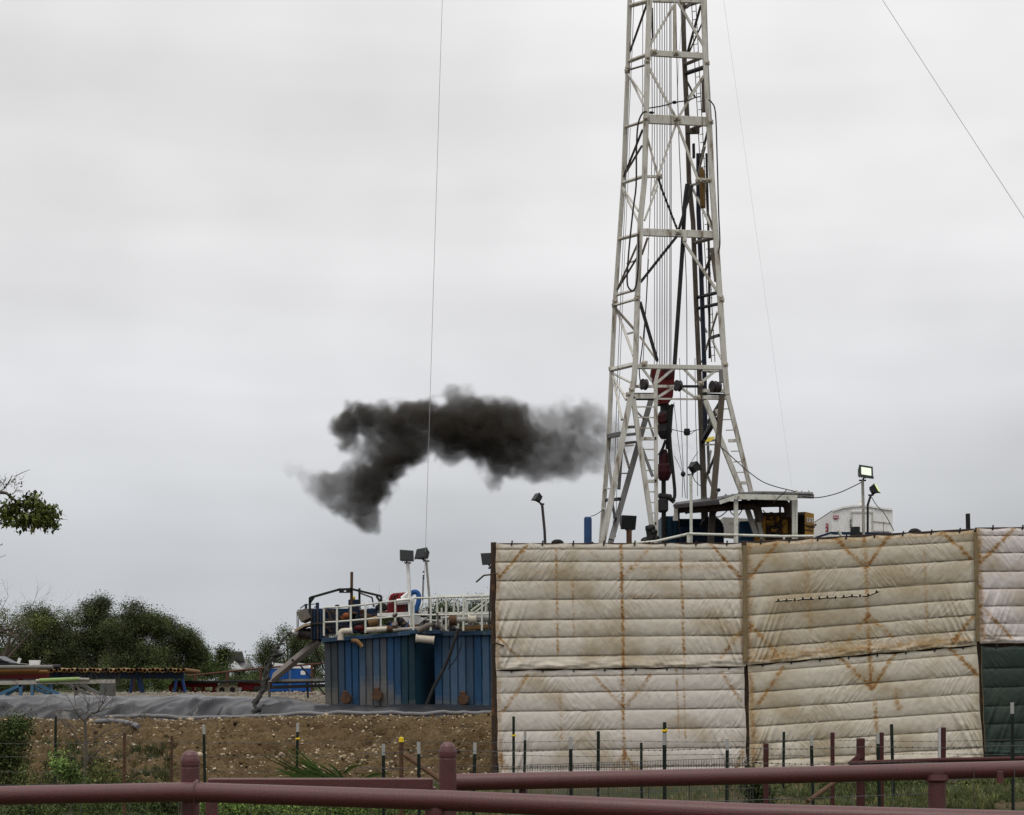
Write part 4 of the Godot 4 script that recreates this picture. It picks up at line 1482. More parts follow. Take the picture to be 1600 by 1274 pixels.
func build_tanks() -> void:
	worn("panel_paint", Color(0.98, 0.98, 0.98), Color(0.5, 0.46, 0.4), 0.38, 0.6, 0.0, Vector3(0.8, 0.16, 0.8), 0.25)
	var b1 = Color(0.024, 0.07, 0.148)
	var b2 = Color(0.054, 0.096, 0.155)
	var gy = Color(0.066, 0.078, 0.09)
	var tl = Color(0.017, 0.046, 0.066)
	var one = tank("blue ribbed mud tank with rust-grey stained ribs, under the shale shaker", Vector2(505, 999), Vector2(648, 987), Vector2(507, 1106), Vector2(649, 1102), 52.4, 51.2, [[gy, 0.3], [gy * 0.8, 0.3], [b2 * 0.7, 0.1], [b1, 0.15], [b1, 0.05], [b2, 0.38], [gy * 1.15, 0.35], [b2, 0.42], [gy * 1.2, 0.4], [b1, 0.36], [b1 * 0.9, 0.12], [tl, 0.03], [tl * 0.8, 0.03]])
	for v in [[541, 1092], [590, 1087]]:
		valve(spot(v[0], v[1], 52.0 if v[0] < 560 else 51.6), one, mats.brown_rust)
	var two = tank("paler blue ribbed mud tank, half behind the sound wall", Vector2(677, 989), Vector2(905, 984), Vector2(679, 1103), Vector2(905, 1112), 51.4, 49.8, [[b1, 0.12], [b2, 0.1], [b2 * 1.2, 0.12], [b2 * 1.1, 0.05], [b2 * 0.8, 0.03], [b1, 0.02], [b2 * 1.1, 0.03], [b2, 0.02], [b2, 0.02], [b2, 0.02], [b1, 0.02], [b2, 0.1], [b2, 0.02], [b2, 0.02], [b2, 0.02], [b2, 0.02], [b2, 0.02], [b2, 0.02]])
	valve(spot(724, 1093, 51.0), two, mats.brown_rust)
	var s = shape()
	var m1 = spot(663, 1045, 53.0)
	s.box(m1, Vector3(1.1, 2.46, 0.2), Basis(), 0.01)
	part("joint_wall", s, mats.teal_dark, two)
	s = shape()
	s.bar(spot(640, 988, 51.1), spot(690, 988, 51.1), 0.3, 0.12, Vector3.UP, 0.01)
	part("joint_plate", s, mats.tank_blue, two)
	# patches of earth stain in the middle of the first tank are in its ribs; pipes along its rim
	pipe_thing("white_elbow_pipe", "white pipe elbow turning down over the tank rim, under the shaker", mats.pvc_white, [[532, 999], [532, 991], [534, 987.5], [538, 986.5], [549, 986]], 51.6, 0.1)
	pipe_thing("white_pipe", "straight white pipe lying along the tank rim below the brown drum", mats.pvc_white, [[573, 985], [606, 983]], 51.4, 0.09)
	pipe_thing("rusty_coupling", "rusty pipe coupling at the end of the straight white pipe", mats.brown_rust, [[606, 983], [614, 983.5]], 51.38, 0.11)
	pipe_thing("grey_pipe", "thin grey pipe along the tank rim under the white hopper", mats.pipe_grey, [[614, 985], [640, 983], [668, 981]], 51.3, 0.06)
	pipe_thing("outlet_stub", "cream pipe stub standing out over the gap between the tanks", mats.pvc_white, [[651, 998], [662, 999], [677, 1000.5]], 50.9, 0.125)
	pipe_thing("brown_elbow", "brown rusty elbow hanging below the tank rim", worn("pipe_brown", Color(0.24, 0.14, 0.06), Color(0.1, 0.06, 0.04), 0.42, 0.7, 0.0, Vector3(1, 1, 1), 0.2), [[549, 1001.5], [557, 1002], [561, 1005], [566, 1011]], 51.7, 0.07)
	pipe_thing("header_pipe", "grey white header pipe with a rusty end on the second tank", mats.pipe_grey, [[706, 970], [745, 967.5], [785, 966]], 50.7, 0.11)
	pipe_thing("rusty_flange", "rusty flange on the end of the grey header pipe", mats.brown_rust, [[703, 970.3], [712, 969.8]], 50.68, 0.16)
	pipe_thing("white_collar", "white collar in the middle of the grey header pipe", mats.pvc_white, [[733, 968], [743, 967.5]], 50.65, 0.15)
	pipe_thing("brown_pipe", "brown pipe below the grey header pipe", mats.pipe_brown, [[720, 983], [741, 981], [775, 979]], 50.8, 0.08)
	pipe_thing("dirty_hose", "dirty thick hose bending over the rim beside the outlet stub", mats.chute_grey, [[652, 986], [660, 982], [668, 978], [676, 976]], 50.9, 0.09)
	pipe_thing("black_hose", "thick black hose slanting down across the second tank to the liner", mats.rubber, [[717, 984], [713, 992], [702, 1025], [690, 1052], [678, 1074], [668, 1098], [661, 1112], [655, 1119], [640, 1123]], 50.2, 0.055)
	pipe_thing("thin_cable", "thin dark cable hanging beside the thick black hose", mats.rubber, [[722, 1002], [720, 1012], [712, 1030], [700, 1046]], 50.3, 0.018)
	pipe_thing("skid_hose", "black hose lying along the foot of the second tank", mats.rubber, [[700, 1115], [735, 1112], [776, 1111]], 49.2, 0.05)
	pipe_thing("looped_hose", "black hose hanging in a loop below the rails at the second lamp's foot", mats.rubber, [[651, 955], [654, 960], [660, 963.5], [666, 963], [670, 958], [670, 951]], 51.0, 0.035)
	pipe_thing("hanging_hose", "grey hose hanging in a loop on the second tank's rails", mats.chute_grey, [[683, 958], [685, 972], [690, 982], [697, 983], [704, 975], [706, 962]], 50.8, 0.04)
	pipe_thing("blue_hose", "thick bright blue hose arching beside the first lamp pole", mats.hose_blue, [[640, 930], [645, 926], [650, 925.5], [654, 930], [654, 940], [651, 950], [648, 958]], 51.6, 0.085)
	pipe_thing("blue_feed_hose", "blue hose curving from the lamp pole down to the tank rim", mats.hose_blue, [[643, 940], [642, 955], [641, 966], [638, 976], [632, 983], [625, 985], [616, 982], [610, 975]], 51.5, 0.045)

	# dark clutter of valves, hoses and small pipes behind the rails
	var mp = thing("mud_piping", "cluttered dark mud pipes, valves and hoses behind the tanks' white rails", "piping", spot(700, 985, 51.6))
	rng.seed = 330
	for k in 46:
		var x = rng.randf_range(575, 770)
		var y = rng.randf_range(968, 984)
		var dd = rng.randf_range(51.2, 53.0)
		var q = shape()
		var m = [mats.black_steel, mats.dark_iron, mats.brown_rust, mats.pipe_grey, mats.chute_grey, mats.rubber][k % 6]
		if k % 3 == 0:
			q.tube([spot(x, 987, dd), spot(x + rng.randf_range(-3, 3), y, dd), spot(x + rng.randf_range(4, 16), y - rng.randf_range(-2, 4), dd), spot(x + rng.randf_range(6, 22), 986, dd)], rng.randf_range(0.025, 0.06), 7)
			part("hose", q, m, mp)
		elif k % 3 == 1:
			q.lathe([Vector2(0, 0.3), Vector2(0.1, 0.3), Vector2(0.1, 0.22), Vector2(0.05, 0.18), Vector2(0.07, 0.06), Vector2(0.12, 0.03), Vector2(0.12, -0.1), Vector2(0, -0.1)], spot(x, y, dd), Basis.from_euler(Vector3(rng.randf() * 1.5, 0, rng.randf() * 1.5)), 10)
			part("valve", q, m, mp)
		else:
			q.tube([spot(x - 9, y + 3, dd), spot(x + 9, y + rng.randf_range(0, 4), dd)], rng.randf_range(0.04, 0.09), 9)
			part("pipe", q, m, mp)
	# handrails
	rails("white handrail along the front of the first tank", [[506, 993, 950], [526.5, 992, 949], [548, 990, 947.5], [571, 988.5, 945], [595, 987, 942], [617.5, 986, 939.5], [642, 985, 937]], 51.9, 51.3, 0.032)
	rails("white handrail along the front of the second tank", [[646, 984, 935], [673, 985, 934.5], [697, 985, 933.5], [724, 985, 933], [753, 985, 932], [790, 985, 931]], 51.0, 50.4, 0.034)
	rails("white handrail along the back of the second tank", [[683, 982, 932], [709, 982, 932], [730, 982, 931], [760, 982, 930], [800, 982, 930]], 53.4, 53.0, 0.034)
	var st = thing("white_stair", "white steel stair and crossing rails beside the sound wall's edge", "stair", spot(745, 985, 51.8))
	for e in [[736, 955, 769, 931], [741, 958, 776, 932], [728, 934, 728, 986], [716, 938, 716, 986], [729, 962, 775, 960], [760, 934, 757, 985], [728, 938, 772, 936], [690, 966, 722, 962], [664, 968, 690, 972], [664, 976, 690, 978], [664, 950, 664, 985], [690, 950, 690, 985]]:
		s = shape()
		s.tube([spot(e[0], e[1], 51.8), spot(e[2], e[3], 51.8)], 0.035, 7)
		part("rail", s, mats.rail_white, st)

	# shale shaker
	var sh = thing("shale_shaker", "dark blue shale shaker on the left end of the tanks", "shale shaker", spot(525, 993, 53.0))
	var blocks = [["feed_box", 485, 951, 507, 1000, 52.6, 1.3, mats.deep_blue], ["screen_deck", 507, 951, 545, 990, 53.2, 1.4, mats.deep_blue], ["motor_tower", 544, 937, 561, 989, 53.0, 0.6, mats.deep_blue], ["screen_deck", 561, 953, 573, 989, 53.2, 1.2, mats.brown_rust], ["rear_box", 573, 951, 590, 984, 53.0, 1.0, mats.deep_blue], ["yellow_cap", 549.5, 932, 554.5, 937, 53.0, 0.15, mats.yellow]]
	for b in blocks:
		s = shape()
		var p = spot(b[1], b[2], b[5])
		var q = spot(b[3], b[4], b[5])
		s.box(Vector3((p.x + q.x) * 0.5, (p.y + q.y) * 0.5, p.z - b[6] * 0.5), Vector3(q.x - p.x, p.y - q.y, b[6]), Basis(), 0.02)
		part(b[0], s, b[7], sh)
	s = shape()
	s.bar(spot(470, 966, 52.9), spot(485, 959, 52.9), 1.2, 0.36, Vector3(0.3, 0.95, 0))
	part("slanted_side", s, mats.chute_grey, sh)
	s = shape()
	s.prism([Vector2(-0.24, -0.14), Vector2(0.1, 0.06), Vector2(0.3, 0.1), Vector2(0.3, 0.02), Vector2(0.12, -0.02), Vector2(-0.2, -0.2)], 0.9, spot(473, 979, 52.7))
	part("discharge_lip", s, worn("lip_tan", Color(0.36, 0.28, 0.2), Color(0.2, 0.15, 0.1), 0.4, 0.8, 0.0, Vector3(1, 1, 1), 0.2), sh)
	s = shape()
	s.tube([spot(484, 993, 52.6), spot(466, 988, 52.5)], 0.13, 10)
	part("discharge_pipe", s, mats.dark_iron, sh)
	s = shape()
	s.tube([spot(468, 988, 52.5), spot(456.5, 988.5, 52.5)], 0.085, 12)
	part("pipe_mouth", s, mats.tip_white, sh)
	for e in [[478, 944, 478, 958, 0.08, 0], [496, 942, 496, 954, 0.1, 0], [478, 945, 496, 944, 0.03, 1], [469, 951, 477, 945, 0.04, 1], [464, 955, 464, 985, 0.03, 1], [467, 953, 466, 980, 0.03, 1], [464, 954, 471, 953, 0.03, 1], [491, 950, 496, 946, 0.04, 1]]:
		s = shape()
		s.bar(spot(e[0], e[1], 52.7), spot(e[2], e[3], 52.7), e[4], e[4])
		part("post" if e[5] == 0 else "rod", s, mats.deep_blue if e[5] == 0 else mats.grey_steel, sh)
	s = shape()
	s.ball(spot(541, 963, 52.2), Vector3(0.13, 0.12, 0.12), 6, 10)
	s.bar(spot(530, 967, 52.2), spot(541, 963, 52.2), 0.12, 0.12)
	part("orange_motor", s, mats.orange, sh)
	s = shape()
	s.ball(spot(561, 982, 52.0), Vector3(0.18, 0.1, 0.15), 6, 10)
	part("red_cover", s, mats.red_iron, sh)
	s = shape()
	s.tube([spot(576, 974, 52.0), spot(591, 970, 52.0)], 0.17, 12)
	part("brown_drum", s, mats.pipe_brown, sh)
	s = shape()
	s.box(spot(597, 949, 52.8), Vector3(0.3, 0.26, 0.3), Basis(), 0.05)
	s.tube([spot(587, 950, 52.8), spot(606, 950, 52.8)], 0.09, 10)
	part("black_motor", s, mats.black_steel, sh)
	s = shape()
	s.tube([spot(523, 950, 52.6), spot(525, 946.5, 52.6), spot(528.5, 946.5, 52.6), spot(531, 950, 52.6)], 0.035, 7)
	part("hose_loop", s, mats.rubber, sh)
	for k in 4:
		s = shape()
		rng.seed = 900 + k
		var x0 = 508 + k * 5
		s.tube([spot(x0, 953, 52.1), spot(x0 + 6, 958 + k, 52.1), spot(x0 + 9, 967, 52.1), spot(x0 + 4 * (k % 3), 978, 52.1), spot(x0 + 10, 988, 52.1)], 0.028, 6)
		part("tangled_hose", s, mats.rubber if k % 2 else mats.brown_rust, sh)

	for k in 5:
		s = shape()
		s.bar(spot(486.5 + k * 4.9, 953, 52.55), spot(486.5 + k * 4.9, 999, 52.55), 0.06, 0.07)
		part("stiffener", s, mats.deep_blue if k % 2 else mats.dark_iron, sh)
	for e in [[486, 975, 506, 974], [508, 968, 544, 966], [508, 980, 544, 979], [562, 962, 590, 960]]:
		s = shape()
		s.bar(spot(e[0], e[1], 52.5), spot(e[2], e[3], 52.5), 0.06, 0.07)
		part("rim", s, mats.dark_iron, sh)
	s = shape()
	s.box(spot(487, 995, 53.2), Vector3(0.85, 0.2, 1.2), Basis(), 0.02)
	s.box(spot(478, 987, 53.2), Vector3(0.4, 0.12, 0.8), Basis.from_euler(Vector3(0, 0, 0.3)), 0.02)
	part("sludge_pan", s, mats.brown_rust, sh)
	for k in 9:
		rng.seed = 950 + k
		s = shape()
		s.box(spot(509 + rng.randf() * 76, 962 + rng.randf() * 22, 52.25), Vector3(rng.randf_range(0.12, 0.4), rng.randf_range(0.08, 0.3), 0.2), Basis.from_euler(Vector3(0, 0, rng.randfn() * 0.2)), 0.02)
		part("machine_part", s, [mats.black_steel, mats.brown_rust, mats.deep_blue][k % 3], sh)

	# black arch frame over the shaker
	var ar = thing("arch_frame", "black steel arch frame with a lifting eye over the shaker", "frame", spot(540, 950, 52.6))
	for e in [[484, 958, 484, 934], [484, 934.5, 530, 921.5], [548, 920.5, 596, 932], [595.5, 932, 595.5, 958], [528, 922, 550, 920.5], [484, 942, 490, 934], [595, 942, 588, 932]]:
		s = shape()
		s.bar(spot(e[0], e[1], 52.6), spot(e[2], e[3], 52.6), 0.075, 0.09)
		part("beam", s, mats.black_steel, ar)
	s = shape()
	var hole = CSGCombiner3D.new()
	for k in 12:
		var a0 = TAU * k / 12.0
		var a1 = TAU * (k + 1) / 12.0
		var c = spot(539, 923.2, 52.6)
		var o0 = c + Vector3(clampf(cos(a0) * 0.4, -0.2, 0.2), clampf(sin(a0) * 0.2, -0.08, 0.08), 0)
		var o1 = c + Vector3(clampf(cos(a1) * 0.4, -0.2, 0.2), clampf(sin(a1) * 0.2, -0.08, 0.08), 0)
		var i0 = c + Vector3(cos(a0), sin(a0), 0) * 0.045
		var i1 = c + Vector3(cos(a1), sin(a1), 0) * 0.045
		for z in [-0.03, 0.03]:
			var zz = Vector3(0, 0, z)
			s.quad(o0 + zz, o1 + zz, i1 + zz, i0 + zz, zz)
		s.quad(i0 - Vector3(0, 0, 0.03), i1 - Vector3(0, 0, 0.03), i1 + Vector3(0, 0, 0.03), i0 + Vector3(0, 0, 0.03), c - i0)
		s.quad(o0 - Vector3(0, 0, 0.03), o1 - Vector3(0, 0, 0.03), o1 + Vector3(0, 0, 0.03), o0 + Vector3(0, 0, 0.03), o0 - c)
	hole.free()
	part("lifting_plate", s, mats.black_steel, ar)
	for e in [[562, 927, 581, 934], [581, 933, 584, 949]]:
		s = shape()
		s.bar(spot(e[0], e[1], 52.5), spot(e[2], e[3], 52.5), 0.05, 0.05)
		part("strut", s, mats.dark_iron, ar)
	pipe_thing("standing_pole", "tall brown pole standing among the shaker's boxes", mats.brown_rust, [[549.5, 894, ], [549, 950]], 52.7, 0.05)
	pipe_thing("short_pole", "short black pole just right of the tall brown one", mats.black_steel, [[561.5, 919.5], [561.5, 945]], 52.7, 0.04)

	# desander with its red cones and curved hoses
	var ds = thing("desander", "dark red desander with curved feed hoses over a white hopper", "desander", spot(630, 985, 52.0))
	for k in 6:
		s = shape()
		var x = 609.0 + k * 4.6
		var dd = 52.2 - 0.06 * k
		s.tube([spot(x, 945, dd), spot(x + 0.5, 936, dd), spot(x + 3, 931 - k * 0.4, dd), spot(x + 7, 929 - k * 0.4, dd), spot(x + 12, 930.5, dd)], 0.05, 8)
		part("feed_hose", s, mats.red_iron if k % 3 else mats.trailer_red, ds)
	for k in 3:
		s = shape()
		var c = spot(611.5 + k * 8.0, 962, 52.0)
		s.lathe([Vector2(0.05, -0.12), Vector2(0.13, 0.02), Vector2(0.15, 0.3), Vector2(0.15, 0.4), Vector2(0.0, 0.4)], c, Basis(), 14)
		part("cone", s, mats.red_iron, ds)
	s = shape()
	s.bar(spot(597, 963, 52.1), spot(612, 957, 52.1), 0.2, 0.1)
	part("red_tray", s, mats.red_iron, ds)
	s = shape()
	s.tube([spot(620, 941, 51.8), spot(642, 939, 51.8)], 0.1, 12)
	s.tube([spot(628, 936, 51.9), spot(640, 926, 51.9)], 0.08, 10)
	part("white_header", s, mats.white_paint, ds)
	s = shape()
	s.box(spot(632, 951, 52.2), Vector3(0.3, 0.4, 0.3), Basis(), 0.03)
	part("dark_box", s, mats.dark_iron, ds)
	s = shape()
	s.prism([Vector2(-1.0, 0.12), Vector2(0.75, 0.2), Vector2(0.8, 0.1), Vector2(0.35, -0.28), Vector2(0.1, -0.28), Vector2(-0.25, 0.02), Vector2(-1.0, 0.02)], 0.7, spot(637, 965, 52.1))
	part("hopper", s, mats.white_paint, ds)

	# chute, platform and the mud that runs into the pit
	var ch = thing("grey_chute", "grey brown steel chute slanting down from the tank to the platform", "chute", spot(429, 1061, 53.4))
	s = shape()
	s.bar(spot(500, 1000, 52.8), spot(427, 1060, 53.6), 0.5, 0.16, Vector3(0.5, 0.75, 0.45), 0.01)
	part("channel", s, mats.chute_grey, ch)
	s = shape()
	s.ball(spot(457, 1032, 52.9), Vector3(0.05, 0.05, 0.05), 5, 8)
	part("bolt", s, mats.black_steel, ch)
	var pl = thing("platform_rails", "grey and black beams running out from the tank over the pit's far bank", "platform", spot(455, 1090, 53.6))
	for e in [[411, 1064, 512, 1062.5, 0.08, 0], [411, 1067.5, 512, 1066, 0.06, 1], [398, 1075.5, 512, 1071.5, 0.11, 1], [469, 1040, 508, 1086, 0.05, 1], [492, 1012, 507, 1048, 0.04, 1], [420, 1066, 421, 1090, 0.07, 1], [480, 1066, 481, 1090, 0.07, 1]]:
		s = shape()
		s.bar(spot(e[0], e[1], 53.6), spot(e[2], e[3], 53.3), e[4], e[4] * 1.2)
		part("beam", s, mats.pipe_grey if e[5] == 0 else mats.black_steel, pl)
	s = shape()
	var path = [[457, 988.5], [450, 991.5], [443, 998], [436, 1009], [429, 1022], [423, 1036], [417, 1051], [412, 1064], [408, 1080], [403, 1096], [398, 1110], [393, 1124]]
	var pts = []
	var rad = []
	rng.seed = 77
	for k in path.size() - 1:
		for q in 4:
			var u = q / 4.0
			var w = k + u
			var jitter = rng.randfn() * 0.035 * minf(w / 4.0, 1.6)
			pts.append(spot(lerpf(path[k][0], path[k + 1][0], u), lerpf(path[k][1], path[k + 1][1], u), lerpf(52.5, 48.6, w / 11.0)) + Vector3(jitter, 0, jitter * 0.5))
			rad.append((0.028 + 0.0055 * w) * rng.randf_range(0.55, 1.4))
	s.tube(pts, rad, 9)
	for k in 5:
		var strand = []
		var sr = []
		for i in range(8 + k * 3, mini(pts.size(), 30 + k * 4), 2):
			strand.append(pts[i] + Vector3(rng.randfn() * 0.07, rng.randfn() * 0.04, rng.randfn() * 0.07))
			sr.append(rng.randf_range(0.012, 0.04))
		s.tube(strand, sr, 6)
	lone("mud_stream", s, mats.mud, "stream of grey mud falling from the shaker's white pipe into the pit", "mud")


func pipe_thing(called: String, label: String, mat: Material, pts: Array, d: float, r: float) -> void:
	var s = shape()
	var q = []
	for i in pts.size() - 1:
		var steps = 4 if pts.size() > 2 else 1
		for k in steps:
			var t = float(k) / steps
			var p0 = pts[maxi(i - 1, 0)]
			var p1 = pts[i]
			var p2 = pts[i + 1]
			var p3 = pts[mini(i + 2, pts.size() - 1)]
			q.append(spot(cubic_interpolate(p1[0], p2[0], p0[0], p3[0], t), cubic_interpolate(p1[1], p2[1], p0[1], p3[1], t), d))
	q.append(spot(pts[pts.size() - 1][0], pts[pts.size() - 1][1], d))
	s.tube(q, r, 12 if r > 0.05 else 8)
	if r > 0.09:
		for e in [q[0], q[q.size() - 1]]:
			var dir = (q[1] - q[0]).normalized() if e == q[0] else (q[q.size() - 1] - q[q.size() - 2]).normalized()
			s.tube([e - dir * 0.03, e + dir * 0.03], r * 1.12, 12)
	var kind = "hose" if called.contains("hose") else "cable" if called.contains("cable") else "pole" if called.contains("pole") else "pipe"
	lone(called, s, mat, label, kind)


func rails(label: String, posts: Array, d0: float, d1: float, r: float) -> void:
	var n = posts.size()
	var t = thing("handrail", label, "handrail", spot(posts[n / 2][0], posts[n / 2][1], (d0 + d1) * 0.5), "white handrails")
	var top = []
	var mid = []
	for i in n:
		var d = lerpf(d0, d1, float(i) / (n - 1))
		var p = posts[i]
		top.append(spot(p[0], p[2], d))
		mid.append(spot(p[0], lerpf(p[1], p[2], 0.47), d))
		var s = shape()
		s.bar(spot(p[0], p[1] + 1, d), spot(p[0], p[2], d), r * 2.0, r * 2.0, Vector3.FORWARD, 0.006)
		part("post", s, mats.rail_white, t)
	for line in [top, mid]:
		for i in n - 1:
			var s = shape()
			s.tube([line[i], line[i + 1]], r, 7)
			part("top_rail" if line == top else "middle_rail", s, mats.rail_white, t)


# ---------------------------------------------------------------- the rig floor behind the wall
func build_rig_floor() -> void:
	var top = 5.7
	var l = spot(880, 0, 52).x
	var r = spot(1440, 0, 56).x
	var fl = thing("rig_floor", "raised steel rig floor on box columns behind the sound wall", "platform", Vector3((l + r) * 0.5, 1.1, -56))
	var s = shape()
	s.box(Vector3((l + r) * 0.5, top - 0.12, -56), Vector3(r - l, 0.24, 12.4), Basis(), 0.02)
	part("deck", s, mats.dark_iron, fl)
	for x in [l + 0.4, lerpf(l, r, 0.35), lerpf(l, r, 0.68), r - 0.4]:
		for z in [-50.4, -61.4]:
			s = shape()
			s.bar(Vector3(x, ground_y(x, -z) - 0.2, z), Vector3(x, top - 0.24, z), 0.4, 0.4, Vector3.FORWARD, 0.02)
			part("column", s, mats.deep_blue, fl)
	for z in [-50.4, -61.4]:
		s = shape()
		s.bar(Vector3(l + 0.4, 1.6, z), Vector3(lerpf(l, r, 0.35), top - 0.4, z), 0.2)
		part("brace", s, mats.deep_blue, fl)
		s = shape()
		s.bar(Vector3(r - 0.4, 1.6, z), Vector3(lerpf(l, r, 0.68), top - 0.4, z), 0.2)
		part("brace", s, mats.deep_blue, fl)

	# handrail along the front edge, its top just over the wall
	var d = 50.4
	var hr = thing("floor_handrail", "white handrail along the front of the rig floor, just over the wall", "handrail", spot(1100, 845, d))
	var line = [[960, 852], [1024, 846.5], [1076.5, 834.5], [1151, 836.5], [1225, 838.5], [1272, 838]]
	for k in line.size() - 1:
		s = shape()
		s.tube([spot(line[k][0], line[k][1], d), spot(line[k + 1][0], line[k + 1][1], d)], 0.045, 8)
		part("top_rail", s, mats.rail_white, hr)
	for p in line:
		s = shape()
		var a = spot(p[0], p[1], d)
		s.bar(a, Vector3(a.x, top, a.z), 0.07)
		part("post", s, mats.rail_white, hr)
	s = shape()
	s.bar(spot(1075.5, 834, d), spot(1075.5, 848, d), 0.09)
	part("post", s, mats.rail_white, hr)

	# drawworks
	d = 56.5
	var dw = thing("drawworks", "dark blue drawworks housing under the canopy", "winch", Vector3(spot(1080, 0, d).x, top, -d))
	var boxes = [[1033, 807, 1058, 38, 0.0, worn("drawworks_blue", Color(0.02, 0.07, 0.12), Color(0.02, 0.03, 0.04), 0.4, 0.5, 0.0, Vector3(1, 1, 1), 0.2)], [1058, 810, 1100, 38, 0.25, mats.teal_dark], [1060, 826, 1128, 24, -0.5, mats.deep_blue], [1100, 818, 1120, 30, 0.2, mats.dark_iron]]
	for b in boxes:
		s = shape()
		var p = spot(b[0], b[1], d)
		var q = spot(b[2], b[1], d)
		s.box(Vector3((p.x + q.x) * 0.5, (p.y + top) * 0.5, p.z - b[4] - 0.6), Vector3(q.x - p.x, p.y - top, 1.4), Basis(), 0.03)
		part("housing", s, b[5], dw)
	for x in [1040, 1050, 1067, 1080, 1092]:
		s = shape()
		s.bar(spot(x, 812, d - 0.14), spot(x, 843, d - 0.14), 0.06, 0.05)
		part("stiffener", s, mats.deep_blue, dw)
	s = shape()
	s.lathe([Vector2(0.0, 0.1), Vector2(0.42, 0.1), Vector2(0.45, 0.0), Vector2(0.42, -0.1)], spot(1112, 826, d - 0.3), Basis(Vector3.RIGHT, Vector3.BACK, Vector3.DOWN), 18)
	part("chain_guard", s, mats.dark_iron, dw)
	for e in [[1045, 812, 1041, 808], [1112, 800, 1118, 830], [1128, 790, 1114, 806], [1118, 830, 1126, 838]]:
		s = shape()
		s.bar(spot(e[0], e[1], d - 0.3), spot(e[2], e[3], d - 0.3), 0.06)
		part("lever", s, mats.black_steel, dw)
	# brake drum clutter left of the ladder foot
	s = shape()
	for k in 9:
		rng.seed = 1200 + k
		s.ball(spot(1008 + rng.randf() * 20, 825 + rng.randf() * 22, 53.6), Vector3(0.12, 0.1, 0.1) * rng.randf_range(0.6, 1.5), 5, 8)
	s.bar(spot(1012, 822, 53.6), spot(1016, 850, 53.6), 0.16)
	lone("ladder_foot_winch", s, mats.black_steel, "black oily winch at the foot of the left ladder leg", "winch")
	s = shape()
	s.box(spot(1165, 838, 55.5), Vector3(0.55, 1.0, 0.8), Basis(), 0.04)
	lone("blue_cabinet", s, worn("cabinet_blue", Color(0.04, 0.12, 0.27), Color(0.03, 0.05, 0.1), 0.4, 0.5, 0.0, Vector3(1, 1, 1), 0.2), "blue cabinet behind the handrail under the canopy post", "cabinet")

	# canopy
	d = 53.5
	var cp = thing("canopy", "flat steel canopy with a white edge over the drawworks and engine", "canopy", Vector3(spot(1160, 0, d).x, top, -d))
	var roof = [[1052, 789, 52.6], [1124, 781, 52.4], [1153, 772, 52.2], [1272, 773.5, 52.6], [1270, 769, 56.6], [1176, 767.5, 56.8], [1130, 775, 57.0], [1056, 785, 57.0]]
	s = shape()
	var lower = []
	var upper = []
	for p in roof:
		var q = spot(p[0], p[1], p[2])
		upper.append(q)
		lower.append(q - Vector3(0, 0.09, 0))
	for pair in [[0, 1, 6, 7], [1, 2, 5, 6], [2, 3, 4, 5]]:
		s.quad(upper[pair[0]], upper[pair[1]], upper[pair[2]], upper[pair[3]], Vector3.UP)
		s.quad(lower[pair[0]], lower[pair[1]], lower[pair[2]], lower[pair[3]], Vector3.DOWN)
	for k in 8:
		var q = (k + 1) % 8
		s.quad(upper[k], upper[q], lower[q], lower[k], upper[k] - spot(1160, 775, 54.6))
	part("roof_sheet", s, mats.dark_iron, cp)
	for k in 13:
		s = shape()
		var t = (k + 0.5) / 13.0
		s.bar(upper[1].lerp(upper[3], t) + Vector3(0, 0.12 * sin(PI * t), 0) * 0.4 + Vector3(0, 0.02, 0), upper[6].lerp(upper[4], t) + Vector3(0, 0.03, 0), 0.1, 0.03)
		part("roof_rib", s, mats.dark_iron if k < 5 else mats.grey_steel, cp)
	for e in [[1054, 792.5, 1124, 786, 0.12, mats.dark_iron], [1124, 786, 1153, 776, 0.13, mats.rail_white], [1152, 776.5, 1246, 778.5, 0.18, mats.rail_white], [1246, 775.5, 1272, 776, 0.14, mats.grey_steel], [1153, 771.5, 1206, 770, 0.08, mats.grey_steel], [1206, 770, 1270, 773.5, 0.08, mats.grey_steel]]:
		s = shape()
		s.bar(spot(e[0], e[1], 52.15), spot(e[2], e[3], 52.15), 0.08, e[4], Vector3.UP, 0.008)
		part("edge_beam", s, e[5], cp)
	for p in [[1150, 781, 0.14, 52.3], [1240.5, 778, 0.12, 52.4], [1245, 766, 0.06, 52.3], [1060, 789, 0.1, 56.6], [1236, 776, 0.1, 56.6]]:
		s = shape()
		var a = spot(p[0], p[1], p[3])
		s.bar(a, Vector3(a.x, top, a.z), p[2], p[2], Vector3.FORWARD, 0.008)
		part("post", s, mats.rail_white if p[3] < 56 else mats.grey_steel, cp)
	s = shape()
	s.bar(spot(1056, 791, 52.4), spot(1056, 814, 52.4), 0.12)
	s.bar(spot(1055.5, 806, 52.38), spot(1055.5, 814, 52.38), 0.17, 0.1)
	part("hanging_post", s, mats.pipe_grey, cp)
	s = shape()
	s.ball(spot(1123, 766, 53.5), Vector3(0.07, 0.07, 0.07), 6, 10)
	s.bar(spot(1122, 767, 53.5), spot(1120, 777, 53.5), 0.03)
	part("horn", s, mats.black_steel, cp)

	# engine, its radiator and exhausts
	d = 55.0
	var en = thing("rig_engine", "dirty yellow diesel engine under the canopy", "engine", Vector3(spot(1205, 0, d).x, top, -d))
	s = shape()
	s.taper(spot(1207, 826, d), Vector3(1.1, 0.9, 0).x * Vector2(1, 0) + Vector2(0, 0.95), Vector2(1.0, 0.9), 1.6)
	part("engine_block", s, mats.brown_rust, en)
